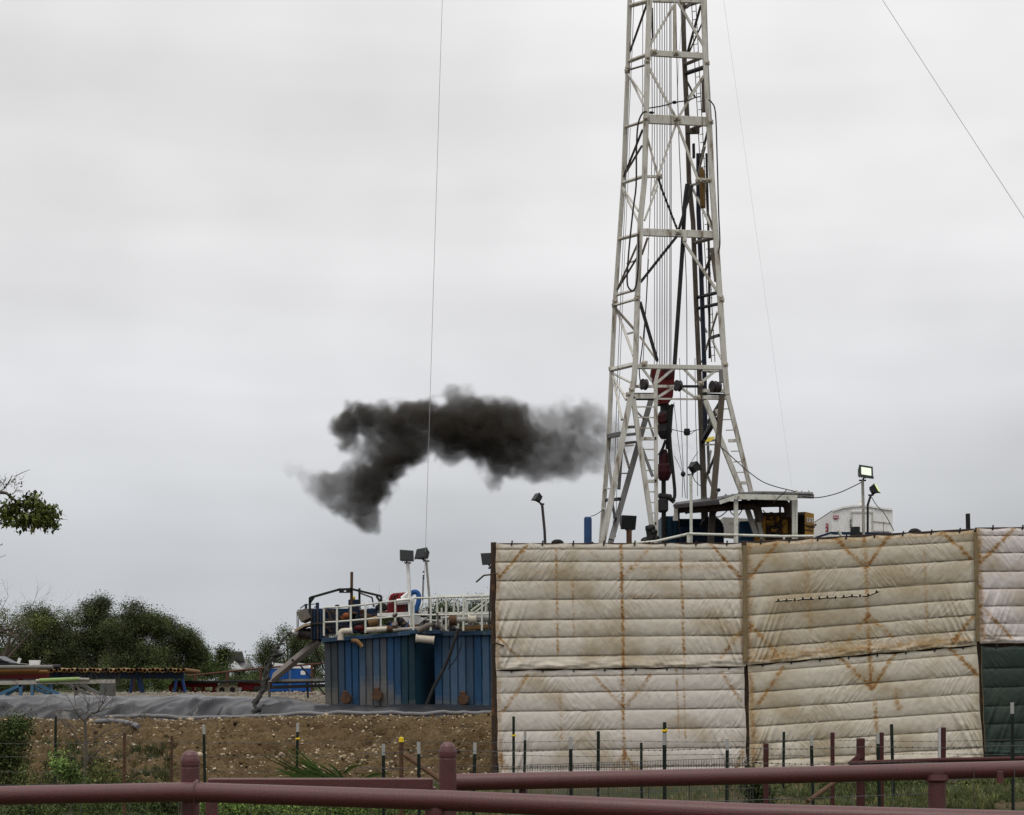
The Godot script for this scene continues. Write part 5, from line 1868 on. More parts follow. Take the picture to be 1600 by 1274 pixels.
	for k in 6:
		s = shape()
		s.box(spot(1194 + k * 5.2, 812 - (k % 2) * 1.2, d - 0.7), Vector3(0.1, 0.2, 0.25), Basis(), 0.015)
		part("cylinder_head", s, mats.brown_rust if k % 2 else mats.engine_yellow, en)
	s = shape()
	s.box(spot(1219, 806, d - 0.5), Vector3(0.32, 0.2, 0.4), Basis(), 0.04)
	part("air_cleaner", s, worn("orange_dirty", Color(0.33, 0.12, 0.025), Color(0.1, 0.05, 0.02), 0.4, 0.6, 0.0, Vector3(1, 1, 1), 0.2), en)
	s = shape()
	s.box(spot(1187, 829, d - 0.8), Vector3(0.36, 0.86, 0.4), Basis(), 0.02)
	part("yellow_guard", s, mats.engine_yellow, en)
	for e in [[1202, 818, 0.34, 0.2], [1226, 824, 0.2, 0.5], [1210, 829, 0.26, 0.16]]:
		s = shape()
		s.box(spot(e[0], e[1], d - 0.75), Vector3(e[2], e[3], 0.3), Basis(), 0.03)
		part("yellow_housing", s, mats.engine_yellow, en)
	for k in 3:
		s = shape()
		s.box(spot(1187, 823 + k * 5.5, d - 1.02), Vector3(0.22, 0.06, 0.04))
		part("vent_slot", s, mats.black_steel, en)
	for k in 14:
		rng.seed = 1300 + k
		s = shape()
		var a = spot(1196 + rng.randf() * 34, 808 + rng.randf() * 26, d - 0.86)
		s.tube([a, a + Vector3(rng.randf_range(-0.3, 0.3), rng.randf_range(-0.2, 0.1), 0.02), a + Vector3(rng.randf_range(-0.4, 0.4), rng.randf_range(-0.4, 0.0), 0.03)], 0.03, 6)
		part("engine_pipe", s, [mats.black_steel, mats.brown_rust, mats.dark_iron][k % 3], en)
	var ra = thing("radiator", "yellow radiator with white lettering at the engine's right end", "radiator", Vector3(spot(1256, 0, 54).x, top, -54))
	s = shape()
	var p0 = spot(1243, 801, 54.2)
	var p1 = spot(1258, 800, 53.2)
	var p2 = spot(1272, 803, 53.6)
	var tops = [p0, p1, p2, p2 + (p0 - p1)]
	for k in 4:
		var a: Vector3 = tops[k]
		var b: Vector3 = tops[(k + 1) % 4]
		s.quad(a, b, Vector3(b.x, top, b.z), Vector3(a.x, top, a.z), (a + b) * 0.5 - (tops[0] + tops[2]) * 0.5)
	s.quad(tops[0], tops[1], tops[2], tops[3], Vector3.UP)
	part("tank_shell", s, mats.engine_yellow, ra)
	s = shape()
	var dirl = (p1 - p0)
	for k in 1:
		s.quad(p0 + dirl * 0.08 + Vector3(-0.01, -0.1, 0.02), p1 - dirl * 0.05 + Vector3(-0.01, -0.1, 0.02), Vector3(p1.x - dirl.x * 0.05 - 0.01, top, p1.z - dirl.z * 0.05 + 0.02), Vector3(p0.x + dirl.x * 0.08 - 0.01, top, p0.z + dirl.z * 0.08 + 0.02), Vector3(-1, 0, 1))
	part("core_grille", s, mats.black_steel, ra)
	var tm = TextMesh.new()
	tm.text = "CAT"
	var font = SystemFont.new()
	font.font_names = PackedStringArray(["Droid Sans"])
	font.font_weight = 700
	tm.font = font
	tm.font_size = 26
	tm.pixel_size = 0.0085
	tm.depth = 0.012
	var lt = hold("lettering", tm, mats.tip_white, ra, Vector3.ZERO)
	var face_dir = (p2 - p1).normalized()
	lt.position = p1.lerp(p2, 0.5) + Vector3(0, -0.27, 0) + Vector3(-face_dir.z, 0, face_dir.x) * 0.012 - ra.position
	lt.rotation.y = atan2(-face_dir.z, face_dir.x)
	for e in [[1258, 821, 1273, 824, 0.05], [1258, 828, 1270, 830, 0.04], [1270, 823, 1275, 820, 0.08]]:
		s = shape()
		s.bar(spot(e[0], e[1], 53.2), spot(e[2], e[3], 53.55), e[4], 0.04)
		part("rib", s, mats.brown_rust, ra)
	var ex = worn("exhaust_brown", Color(0.07, 0.055, 0.045), Color(0.03, 0.025, 0.022), 0.42, 0.8, 0.0, Vector3(1, 1, 1), 0.25)
	pipe_thing("exhaust_pipe", "dark brown exhaust pipe under the canopy, bending down at the right canopy post", ex, [[1060, 796], [1110, 792], [1180, 787.5], [1218, 786.5], [1227, 788], [1231, 795], [1231.5, 808]], 53.6, 0.14)
	pipe_thing("exhaust_pipe", "shorter dark exhaust pipe bending down between the canopy posts", ex, [[1072, 797], [1120, 794], [1168, 791], [1179, 792.5], [1185, 799], [1187, 814]], 53.2, 0.13)
	pipe_thing("thin_stack_pipe", "thin dark pipe with a valve standing behind the engine", mats.black_steel, [[1219, 789], [1219, 804]], 54.3, 0.04)
	pipe_thing("thin_stack_pipe", "thin dark pipe standing right of the shorter exhaust", mats.black_steel, [[1188.5, 789], [1189, 812]], 54.3, 0.03)
	for c in [["sagging cable under the canopy, left of its white post", [[1106, 792], [1112, 803], [1124, 808], [1140, 795]]], ["cable looping under the canopy, right of its white post", [[1192, 797], [1198, 803], [1206, 801], [1214, 806]]], ["cable looping down beside the canopy's white post", [[1139, 790], [1143, 802], [1152, 806], [1158, 800], [1162, 790]]]]:
		pipe_thing("sagging_cable", c[0], mats.rubber, c[1], 53.0, 0.018)

	# white crew trailer
	d = 59.0
	var hs = thing("white_trailer", "white steel cabin with an arched roof and a door, right of the yellow radiator", "trailer", Vector3(spot(1345, 0, d).x, top, -d))
	var fl0 = spot(1300, 798, d)
	var fr0 = spot(1395, 798, d)
	var bl0 = spot(1266, 802, d + 5.0)
	s = shape()
	var prof = [Vector2(1300, 799.5), Vector2(1302, 798.5), Vector2(1316, 794), Vector2(1332, 791.5), Vector2(1345, 790.8), Vector2(1360, 792), Vector2(1378, 795), Vector2(1394, 797), Vector2(1395, 799)]
	var front = []
	var rear = []
	var shift = bl0 - fl0
	for q in prof:
		var p = spot(q.x, q.y, d)
		front.append(p)
		rear.append(p + Vector3(shift.x, 0, shift.z))
	for k in prof.size() - 1:
		var a: Vector3 = front[k]
		var b: Vector3 = front[k + 1]
		s.quad(a, b, Vector3(b.x, top + 0.3, b.z), Vector3(a.x, top + 0.3, a.z), Vector3.BACK)
	for e in [[0, -1.0], [prof.size() - 1, 1.0]]:
		var a: Vector3 = front[e[0]]
		var b: Vector3 = rear[e[0]]
		s.quad(a, b, Vector3(b.x, top + 0.3, b.z), Vector3(a.x, top + 0.3, a.z), Vector3(e[1], 0, 0))
	part("wall", s, mats.white_paint, hs)
	s = shape()
	for k in prof.size() - 1:
		s.quad(front[k] + Vector3(0, 0.04, 0.06), front[k + 1] + Vector3(0, 0.04, 0.06), rear[k + 1] + Vector3(0, 0.04, 0), rear[k] + Vector3(0, 0.04, 0), Vector3.UP)
		s.quad(front[k] + Vector3(0, 0.04, 0.06), front[k + 1] + Vector3(0, 0.04, 0.06), front[k + 1] + Vector3(0, -0.03, 0.06), front[k] + Vector3(0, -0.03, 0.06), Vector3.BACK)
	part("roof", s, mats.white_paint, hs)
	s = shape()
	var dc = spot(1347, 822, d - 0.03)
	s.box(dc, Vector3(span(30, d), 1.15, 0.05), Basis(), 0.01)
	var door = part("door", s, mats.white_paint, hs)
	for e in [[1330.5, 800.5, 1364, 800.5, 0.06], [1331, 801, 1331, 838, 0.03], [1363.5, 801, 1363.5, 838, 0.03]]:
		s = shape()
		s.bar(spot(e[0], e[1], d - 0.06), spot(e[2], e[3], d - 0.06), e[4], 0.05)
		part("frame", s, mats.rail_white, door)
	for y in [814, 821]:
		s = shape()
		s.box(spot(1329.5, y, d - 0.08), Vector3(0.06, 0.1, 0.05))
		part("hinge", s, mats.grey_steel, door)
	s = shape()
	s.prism([Vector2(-0.12, 0.07), Vector2(0.12, 0.07), Vector2(0.1, -0.05), Vector2(0, -0.1), Vector2(-0.1, -0.05)], 0.012, spot(1306.5, 808.5, d - 0.03))
	part("shield_sign", s, plain("sign_pale_red", Color(0.42, 0.13, 0.17), 0.5), hs)
	s = shape()
	s.box(spot(1306.5, 808.6, d - 0.05), Vector3(0.17, 0.03, 0.01))
	part("shield_band", s, mats.tip_white, hs)
	s = shape()
	var sp = spot(1294, 825, d + 0.9)
	s.box(sp + Vector3(-0.06, 0, 0), Vector3(0.02, 0.34, 0.34), Basis())
	part("red_notice", s, mats.sign_red, hs)
	for k in 2:
		s = shape()
		s.box(sp + Vector3(-0.075, 0.08 - k * 0.15, 0), Vector3(0.02, 0.07, 0.2))
		part("notice_mark", s, mats.tip_white, hs)
	for e in [[1363, 815, 1392, 818, 0.012], [1364, 830, 1390, 831, 0.012], [1381, 815, 1381, 832, 0.008]]:
		s = shape()
		s.bar(spot(e[0], e[1], d - 0.02), spot(e[2], e[3], d - 0.02), e[4], 0.02)
		part("weld_line", s, mats.beam_rust, hs)
	s = shape()
	s.bar(spot(1344, 783, d + 0.2), spot(1344, 800, d + 0.2), 0.16)
	part("vent", s, mats.white_paint, hs)
	s = shape()
	s.bar(spot(1270, 842, 52), spot(1300, 832.5, 52), 0.07)
	s.bar(spot(1300, 833.5, 52), spot(1392, 834.5, 52), 0.09)
	lone("blue_beam", s, mats.deep_blue, "thin dark blue beam at the foot of the white cabin", "beam")
	pipe_thing("white_brace_pole", "short white slanting brace at the foot of the white cabin", mats.rail_white, [[1310, 829], [1316, 840]], 51.5, 0.05)
	s = shape()
	s.lathe([Vector2(0.0, 0.0), Vector2(0.16, 0.0), Vector2(0.16, 0.3), Vector2(0.12, 0.3), Vector2(0.1, 0.1)], spot(1336.5, 838, 51), Basis(), 14)
	lone("black_barrel", s, mats.rubber, "small black open barrel in front of the white cabin's door", "barrel")
	s = shape()
	s.ball(spot(1429.5, 829.5, 44), Vector3(0.15, 0.07, 0.1), 6, 12)
	s.box(spot(1429.5, 830.5, 44), Vector3(0.32, 0.06, 0.2), Basis(), 0.02)
	s.bar(spot(1429.5, 831, 44), spot(1429.5, 860, 44), 0.08)
	lone("vent_cowl", s, mats.black_steel, "small black rounded cap peeping over the right part of the wall", "vent cap")
	s = shape()
	s.ball(spot(871, 846, 48), Vector3(0.16, 0.06, 0.1), 6, 12)
	s.box(spot(871, 847.5, 48), Vector3(0.38, 0.05, 0.2), Basis(), 0.015)
	s.bar(spot(871, 848, 48), spot(871, 880, 48), 0.1)
	lone("vent_cowl", s, mats.black_steel, "small black rounded cap peeping over the left part of the wall", "vent cap")
	# upright blue bottle left of the mast
	s = shape()
	s.lathe([Vector2(0.0, 1.55), Vector2(0.1, 1.55), Vector2(0.13, 1.5), Vector2(0.13, 0.0)], Vector3(spot(918.5, 0, 52).x, spot(0, 808, 52).y - 1.55, -52), Basis(), 16)
	s.box(Vector3(spot(920, 0, 52).x, spot(0, 808, 52).y - 0.75, -52.05), Vector3(0.2, 1.4, 0.2), Basis(), 0.03)
	lone("blue_cylinder", s, worn("cyl_blue", Color(0.03, 0.07, 0.17), Color(0.02, 0.035, 0.08), 0.4, 0.5, 0.0, Vector3(1, 1, 1), 0.2), "upright dark blue cylinder standing left of the mast's foot", "cylinder")
	pipe_thing("thin_cable", "thin cable from the blue cylinder up to the mast leg", mats.rubber, [[923, 807], [930, 805], [938, 800], [944, 796]], 52.6, 0.012)
	# pale roofs seen under the canopy
	s = shape()
	s.box(spot(1150, 826, 63), Vector3(1.3, 0.7, 1.5), Basis.from_euler(Vector3(0, 0, -0.06)), 0.02)
	s.box(spot(1140, 816, 63.6), Vector3(0.7, 0.12, 1.0), Basis.from_euler(Vector3(0, 0, 0.1)))
	lone("pale_tank", s, mats.pipe_grey, "pale grey tank glimpsed under the canopy", "tank")


# ---------------------------------------------------------------- the mast
func mast_depth(side: int, y: float) -> float:
	var k = clampf((470.0 - y) / 950.0, 0.0, 1.0)
	return 54.0 + 0.9 * k if side == 0 else 56.5 - 0.8 * k


func mast_spot(x, y, side) -> Vector3:
	return spot(x, y, mast_depth(side, y))


func build_mast() -> void:
	var t = thing("drilling_mast", "tall off-white steel lattice mast of the drilling rig", "mast", Vector3(spot(1020, 0, 55).x, 5.7, -55))
	# the legs, each in the lengths in which it is built
	var legs = [
		[1, 0.165, 0, [[1007, -480], [984, 0], [981, 106], [974, 283], [961, 471], [956, 577], [951, 690], [939, 845], [934, 900]]],
		[0, 0.19, 0, [[1034, -480], [1015, 0], [1012, 87], [1009.5, 186], [1007, 282], [1001, 340], [996, 464], [993, 565], [990, 600]]],
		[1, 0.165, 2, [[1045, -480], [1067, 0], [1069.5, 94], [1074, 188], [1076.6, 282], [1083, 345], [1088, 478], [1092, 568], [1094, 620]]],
		[0, 0.19, 0, [[1072, -480], [1099.5, 0], [1102.5, 94], [1108, 188], [1112.5, 282], [1118, 361], [1125, 464], [1132, 570], [1136, 616]]]]
	for g in legs:
		for k in g[3].size() - 1:
			var s = shape()
			var a = g[3][k]
			var b = g[3][k + 1]
			s.bar(mast_spot(a[0], a[1], g[0]), mast_spot(b[0], b[1] + 1.5, g[0]), g[1], g[1], Vector3.FORWARD, 0.02)
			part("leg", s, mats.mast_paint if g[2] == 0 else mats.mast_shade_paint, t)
	# lower legs: [x, y, side, x, y, side, width m, look]
	var M = [
		[990, 596, 0, 942, 848, 0, 0.2, 0], [942, 848, 0, 934, 900, 0, 0.2, 0], [1018, 622, 1, 955, 845, 0, 0.2, 3], [955, 845, 0, 944, 890, 0, 0.2, 3], [989, 621, 0, 1019, 826, 0, 0.17, 0], [1019, 826, 0, 1024, 890, 0, 0.17, 0], [1024.5, 598, 0, 1026, 890, 0, 0.13, 0],
		[1094, 600, 1, 1100, 778, 1, 0.2, 2], [1100, 778, 1, 1104, 890, 1, 0.24, 3], [1128, 618, 0, 1115, 775, 0, 0.2, 2], [1115, 775, 0, 1108, 890, 0, 0.22, 2], [1136, 614, 0, 1174, 770, 0, 0.15, 0], [1174, 770, 0, 1192, 846, 0, 0.15, 0], [1102, 626, 0, 1160, 772, 0, 0.17, 0], [1160, 772, 0, 1182, 838, 0, 0.17, 0],
		# front girts
		[1020, -1, 0, 1100, 1, 0, 0.2, 0], [1016, 83, 0, 1102, 88, 0, 0.21, 0], [1010, 186, 0, 1110, 190.5, 0, 0.32, 0], [1005, 363, 0, 1118, 367, 0, 0.26, 0], [993, 573, 0, 1134, 575, 0, 0.15, 0], [1003, 567, 0, 1012, 567, 0, 0.12, 0], [989, 604, 0, 1058, 604, 0, 0.09, 0], [1059, 604, 0, 1092, 604, 0, 0.08, 1], [989, 620, 0, 1026, 620, 0, 0.17, 0], [989, 615.5, 0, 1026, 615.5, 0, 0.06, 1], [989, 624.5, 0, 1026, 624.5, 0, 0.05, 1], [1027, 623.5, 0, 1090, 624, 0, 0.06, 0], [1098, 611, 0, 1134, 611, 0, 0.12, 0], [1098, 616, 0, 1136, 617, 0, 0.06, 1], [1098, 621.5, 0, 1138, 622, 0, 0.13, 0], [1098, 578, 0, 1132, 579, 0, 0.12, 0],
		# front lattice
		[1055, 5, 0, 1015, 72, 0, 0.08, 0], [1060, 4, 0, 1102, 76, 0, 0.08, 0], [1054, 8, 0, 1054, 80, 0, 0.11, 4], [1014, 106, 0, 1056, 184, 0, 0.08, 0], [1100, 118, 0, 1060, 184, 0, 0.08, 0], [1056, 195, 0, 1018, 305, 0, 0.08, 0], [1059, 195, 0, 1092, 284, 0, 0.08, 0], [1010, 210, 0, 1029, 278, 0, 0.07, 0], [1010, 276, 0, 1030, 276, 0, 0.08, 0], [1092, 280, 0, 1108, 281, 0, 0.08, 0], [1028, 290, 0, 1007, 345, 0, 0.07, 0], [1068, 377, 0, 1124, 460, 0, 0.09, 0], [1070, 361, 0, 1070, 378, 0, 0.14, 0], [1012, 372, 0, 1003, 398, 0, 0.08, 2], [1000, 526, 0, 1028, 566, 0, 0.06, 4], [1030, 575, 0, 1023, 602, 0, 0.12, 0], [1054, 575, 0, 1027, 598, 0, 0.09, 0], [1004, 576, 0, 1018, 595, 0, 0.08, 0], [1068, 576, 0, 1089, 598, 0, 0.08, 0], [1028, 621, 0, 1052, 606, 0, 0.09, 0], [1064, 606, 0, 1087, 622, 0, 0.08, 0], [1098, 596, 0, 1120, 578, 0, 0.09, 0], [1127, 578, 0, 1128, 598, 0, 0.16, 3],
		# cable-wrapped dark diagonals of the front
		[1029, 280, 0, 1035, 298, 0, 0.07, 1], [1035, 298, 0, 1058, 358, 0, 0.06, 1], [1082, 290, 0, 1061, 358, 0, 0.1, 1], [1058, 369, 0, 1001, 441, 0, 0.09, 1], [1000, 472, 0, 1027, 564, 0, 0.11, 1],
		# left side girts and lattice
		[985, 9, 1, 1012, 2, 0, 0.12, 4], [983, 96, 1, 1012, 85, 0, 0.11, 4], [980, 110, 1, 1011, 101, 0, 0.05, 2], [977, 199, 1, 1006, 190, 0, 0.08, 4], [973, 286, 1, 1004, 276, 0, 0.1, 0], [967, 374, 1, 998, 366, 0, 0.1, 4], [964, 461, 1, 996, 452, 0, 0.08, 0], [961, 477, 1, 996, 467, 0, 0.07, 0], [980, 412, 1, 997, 406, 0, 0.06, 0], [980, 522, 1, 992, 519, 0, 0.07, 0], [955, 578, 1, 993, 569, 0, 0.13, 0], [1011, 6, 0, 984, 82, 1, 0.075, 2], [982, 116, 1, 1006, 165, 0, 0.06, 0], [980, 114, 1, 1007, 152, 0, 0.05, 0], [1004, 203, 0, 974, 278, 1, 0.075, 2], [1003, 228, 0, 975, 275, 1, 0.06, 2], [972, 292, 1, 998, 330, 0, 0.06, 0], [972, 294, 1, 998, 348, 0, 0.06, 0], [997, 380, 0, 965, 452, 1, 0.07, 4], [996, 402, 0, 964, 454, 1, 0.06, 2], [962, 482, 1, 992, 516, 0, 0.07, 2], [964, 485, 1, 990, 556, 0, 0.08, 0], [956, 583, 1, 986, 598, 0, 0.06, 0], [956, 586, 1, 979, 625, 0, 0.08, 0], [957, 586, 1, 972, 656, 0, 0.08, 0],
		# lower left bracing
		[951, 682, 1, 971, 678, 0, 0.16, 3], [978, 668, 1, 996, 667, 0, 0.1, 2], [977, 680, 1, 996, 678, 0, 0.1, 3], [976, 693, 1, 992, 691, 0, 0.09, 2], [976, 697, 1, 990, 696, 0, 0.06, 0], [974, 700, 1, 983, 731, 0, 0.07, 2], [970, 740, 1, 980, 740, 0, 0.05, 3], [949, 700, 1, 956, 760, 0, 0.09, 3], [947, 782, 1, 968, 780, 0, 0.12, 1], [972, 690, 1, 967, 765, 1, 0.12, 3], [957, 790, 1, 962, 812, 0, 0.09, 1], [992, 640, 1, 1006, 655, 0, 0.05, 2], [1013, 655, 1, 1022, 684, 0, 0.06, 2], [1003, 700, 0, 1020, 745, 0, 0.1, 3], [945, 763, 1, 954, 764, 0, 0.05, 0], [942, 795, 1, 950, 797, 0, 0.06, 0],
		# right side
		[1070, 10, 1, 1095, 2, 0, 0.1, 2], [1072, 12, 1, 1084, 3, 0, 0.08, 2], [1070, 101, 1, 1096, 90, 0, 0.11, 2], [1071, 115, 1, 1104, 104, 0, 0.12, 1], [1074, 206, 1, 1100, 193, 0, 0.12, 2], [1079, 290, 1, 1104, 283, 0, 0.08, 4], [1084, 380, 1, 1114, 372, 0, 0.11, 2], [1090, 465, 1, 1122, 457, 0, 0.1, 1], [1091, 482, 1, 1122, 475, 0, 0.09, 1], [1110, 528, 1, 1124, 524, 0, 0.1, 1], [1096, 577, 1, 1116, 580, 0, 0.14, 1], [1095, 9, 0, 1075, 80, 1, 0.09, 2], [1076, 84, 1, 1100, 30, 0, 0.05, 2], [1071, 122, 1, 1086, 152, 1, 0.06, 2], [1098, 122, 0, 1075, 155, 1, 0.08, 0], [1108, 196, 0, 1090, 270, 1, 0.08, 2], [1102, 228, 0, 1088, 284, 1, 0.07, 0], [1083, 296, 1, 1113, 358, 0, 0.07, 0], [1105, 330, 0, 1115, 358, 0, 0.06, 2], [1119, 382, 0, 1095, 440, 1, 0.1, 2], [1112, 388, 0, 1119, 440, 0, 0.12, 2], [1088, 488, 1, 1105, 520, 1, 0.06, 4], [1121, 488, 0, 1097, 566, 1, 0.07, 0], [1113, 532, 1, 1128, 562, 0, 0.06, 0],
		# lower right bracing
		[1097, 690, 1, 1118, 655, 0, 0.16, 1], [1100, 680, 1, 1122, 640, 0, 0.1, 2], [1106, 661, 1, 1126, 628, 0, 0.1, 2], [1100, 690, 1, 1119, 688, 0, 0.07, 3], [1100, 695, 1, 1118, 695, 0, 0.06, 0], [1122, 700, 0, 1104, 745, 1, 0.08, 3], [1104, 740, 1, 1116, 768, 0, 0.07, 2], [1106, 690, 1, 1108, 740, 1, 0.09, 3], [1111, 704, 1, 1102, 760, 1, 0.07, 0], [1120, 640, 0, 1126, 655, 0, 0.16, 0]]
	var looks = [mats.mast_paint, mats.black_steel, mats.mast_shade_paint, mats.grey_steel, worn("mast_old_paint", Color(0.4, 0.37, 0.31), Color(0.15, 0.11, 0.08), 0.45, 0.55, 0.0, Vector3(0.9, 0.3, 0.9), 0.2)]
	for m in M:
		var s = shape()
		var a = mast_spot(m[0], m[1], m[2])
		var b = mast_spot(m[3], m[4], m[5])
		if m[6] >= 0.2 and absf(m[1] - m[4]) < 8.0:
			s.bar(a, b, 0.1, m[6], Vector3.UP if absf(m[1] - m[4]) < 8.0 else Vector3.FORWARD, 0.012)
		else:
			s.bar(a, b, m[6], m[6], Vector3.FORWARD, 0.008 if m[6] > 0.09 else 0.0)
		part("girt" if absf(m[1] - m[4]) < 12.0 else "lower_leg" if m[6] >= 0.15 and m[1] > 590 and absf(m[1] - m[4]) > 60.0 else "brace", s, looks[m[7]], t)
	# wrapping bands on the dark diagonals
	for m in [[1035, 298, 1058, 358], [1058, 369, 1001, 441], [1000, 472, 1027, 564]]:
		for k in 6:
			var s = shape()
			var u = (k + 0.5) / 6.0
			s.ball(mast_spot(lerpf(m[0], m[2], u), lerpf(m[1], m[3], u), 0) + Vector3(0, 0, 0.02), Vector3(0.05, 0.05, 0.05), 5, 8)
			part("wrap_band", s, mats.black_steel, t)
	# joint plates and pins
	for p in [[1012, 92, 0], [1011, 98, 0], [981, 108, 1], [980, 112, 1], [1057, 186, 0], [1009, 187, 0], [1110, 192, 0], [1056, 84, 0], [1022, 82, 0], [1059, 364, 0], [996, 464, 0], [995, 468, 0], [961, 472, 1], [960, 478, 1], [1126, 466, 0], [1127, 470, 0], [1104, 100, 0], [1030, 277, 0], [1091, 283, 0], [1108, 283, 0], [987, 610, 0], [982, 617, 0], [955, 577, 1], [1006, 570, 0], [1133, 571, 0], [1095, 600, 0], [1090, 622, 0]]:
		var s = shape()
		s.box(mast_spot(p[0], p[1], p[2]) + Vector3(0, 0, 0.06), Vector3(0.2, 0.16, 0.1), Basis.from_euler(Vector3(0, 0, 0.1)), 0.02)
		s.ball(mast_spot(p[0], p[1], p[2]) + Vector3(0, 0, 0.12), Vector3(0.05, 0.05, 0.04), 5, 8)
		part("joint_plate", s, looks[4], t)
	# sheaves in the lower girts
	for p in [[1006, 602], [1059, 604], [1114, 605], [1120, 606]]:
		var s = shape()
		var bs = Basis(Vector3.UP, Vector3.RIGHT, Vector3.BACK)
		s.lathe([Vector2(0.0, 0.07), Vector2(0.1, 0.08), Vector2(0.2, 0.07), Vector2(0.16, 0.0), Vector2(0.2, -0.07), Vector2(0.1, -0.08), Vector2(0.0, -0.07)], mast_spot(p[0], p[1], 0) + Vector3(0, 0, 0.12), Basis.from_euler(Vector3(0, 0.5, 0)) * bs, 16)
		part("sheave", s, mats.dark_iron, t)
	# ladder up the right side
	var lad = shape()
	for off in [0.0, 6.6]:
		lad = shape()
		lad.tube([spot(1072 + off, -480, 55.2), spot(1080.5 + off, 0, 55.2), spot(1091 + off, 200, 55.2), spot(1098 + off, 330, 55.2), spot(1105 + off, 460, 55.2), spot(1112 + off * 0.8, 566, 55.2)], 0.016, 6)
		part("ladder_rail", lad, mats.mast_shade_paint, t)
	for k in 44:
		var y = 5.0 + k * 12.8
		var x = 1080.5 + (y / 566.0) * 31.5 + 1.2 * sin(y / 566.0 * PI)
		lad = shape()
		lad.tube([spot(x, y + 0.6, 55.2), spot(x + 6.4, y - 0.6, 55.2)], 0.013, 5)
		part("ladder_rung", lad, mats.mast_shade_paint, t)
	for k in 12:
		var y = 636.0 + k * 16.6
		var s = shape()
		var x0 = lerpf(990.5, 1018.0, (y - 630.0) / 195.0)
		s.bar(mast_spot(x0, y, 0), mast_spot(1025.5, y, 0), 0.1 if k % 4 == 3 else 0.04, 0.13 if k % 4 == 3 else 0.05)
		part("ladder_rung", s, mats.mast_paint, t)
	for k in 8:
		var y = 639.0 + k * 16.5
		var s = shape()
		var x1 = 1136.0 + (y - 614.0) * 0.245
		var x0 = maxf(1102.0 + (y - 626.0) * 0.41, x1 - 16.0)
		s.bar(mast_spot(x0, y + 0.5, 0), mast_spot(x1, y, 0), 0.1 if k % 4 == 3 else 0.035, 0.12 if k % 4 == 3 else 0.045)
		part("ladder_rung", s, mats.mast_paint, t)
	# boxes clamped to the mast
	for b in [[1099.5, 148, 5.5, 54, 55.0, "fluorescent_box", mats.mast_shade_paint], [1019.5, 38, 2.5, 50, 54.6, "fluorescent_box", mats.black_steel], [1084, 236, 4, 22, 55.5, "junction_box", mats.black_steel], [1082, 205, 22, 8, 55.6, "bracket_box", mats.mast_shade_paint]]:
		var s = shape()
		s.box(spot(b[0], b[1], b[4]), Vector3(span(b[2], b[4]), span(b[3], b[4]), 0.15), Basis.from_euler(Vector3(0, 0, 0.02)), 0.01)
		part(b[5], s, b[6], t)
	var s = shape()
	s.lathe([Vector2(0, 1.42), Vector2(0.06, 1.42), Vector2(0.09, 1.3), Vector2(0.1, 1.2), Vector2(0.1, 0.05), Vector2(0.07, 0.0), Vector2(0, 0)], spot(1098.5, 325, 54.7), Basis.from_euler(Vector3(0, 0, 0.03)), 14)
	part("counterweight", s, worn("weight_ochre", Color(0.15, 0.09, 0.03), Color(0.09, 0.05, 0.02), 0.42, 0.7, 0.0, Vector3(1, 1, 1), 0.25), t)
	s = shape()
	for k in 2:
		s.tube([spot(1090 + k * 4, 240, 55.9), spot(1090 + k * 3, 330, 55.9), spot(1094 + k * 3, 420, 55.9), spot(1099 + k * 3, 566, 55.9), spot(1101 + k * 3, 690, 55.9)], 0.05, 8)
	part("standpipe", s, worn("standpipe_dark", Color(0.025, 0.03, 0.05), Color(0.05, 0.05, 0.05), 0.4, 0.5, 0.0, Vector3(1, 1, 1), 0.2), t)
	s = shape()
	s.tube([spot(1104, 240, 55.3), spot(1108, 400, 55.3), spot(1109, 560, 55.3)], 0.045, 7)
	part("standpipe", s, mats.black_steel, t)
	s = shape()
	s.prism([Vector2(-0.17, -0.1), Vector2(-0.05, 0.06), Vector2(0.17, 0.08), Vector2(0.15, 0.0), Vector2(0.0, -0.1)], 0.15, spot(1109, 686.5, 53.9))
	part("yellow_guard", s, plain("guard_yellow", Color(0.75, 0.6, 0.1), 0.5), t)
	# the crown, over the top of the picture
	s = shape()
	s.box(spot(1040, -500, 55.3), Vector3(1.7, 0.5, 1.6), Basis(), 0.04)
	part("crown_frame", s, mats.mast_paint, t)
	for k in 4:
		s = shape()
		s.lathe([Vector2(0.0, 0.05), Vector2(0.45, 0.06), Vector2(0.38, 0.0), Vector2(0.45, -0.06), Vector2(0.0, -0.05)], spot(1026 + k * 7, -522, 55.0), Basis(Vector3.UP, Vector3.RIGHT, Vector3.BACK), 20)
		part("crown_sheave", s, mats.dark_iron, t)

	# drilling line: the parts of one rope reeved between crown and block
	var dl = thing("drilling_line", "steel drilling lines hanging straight down the middle of the mast", "cable", spot(1035, 570, 55.0))
	for x in [1022.5, 1026.5, 1031, 1034.5, 1038.5, 1042, 1046.5, 1048.5]:
		s = shape()
		s.tube([spot(x + (1035 - x) * 0.25, -500, 55.0), spot(x, 0, 55.0), spot(x + 0.4, 300, 55.0), spot(x, 578, 55.0)], 0.016 if x > 1024 else 0.013, 6)
		part("line", s, mats.wire_line, dl)
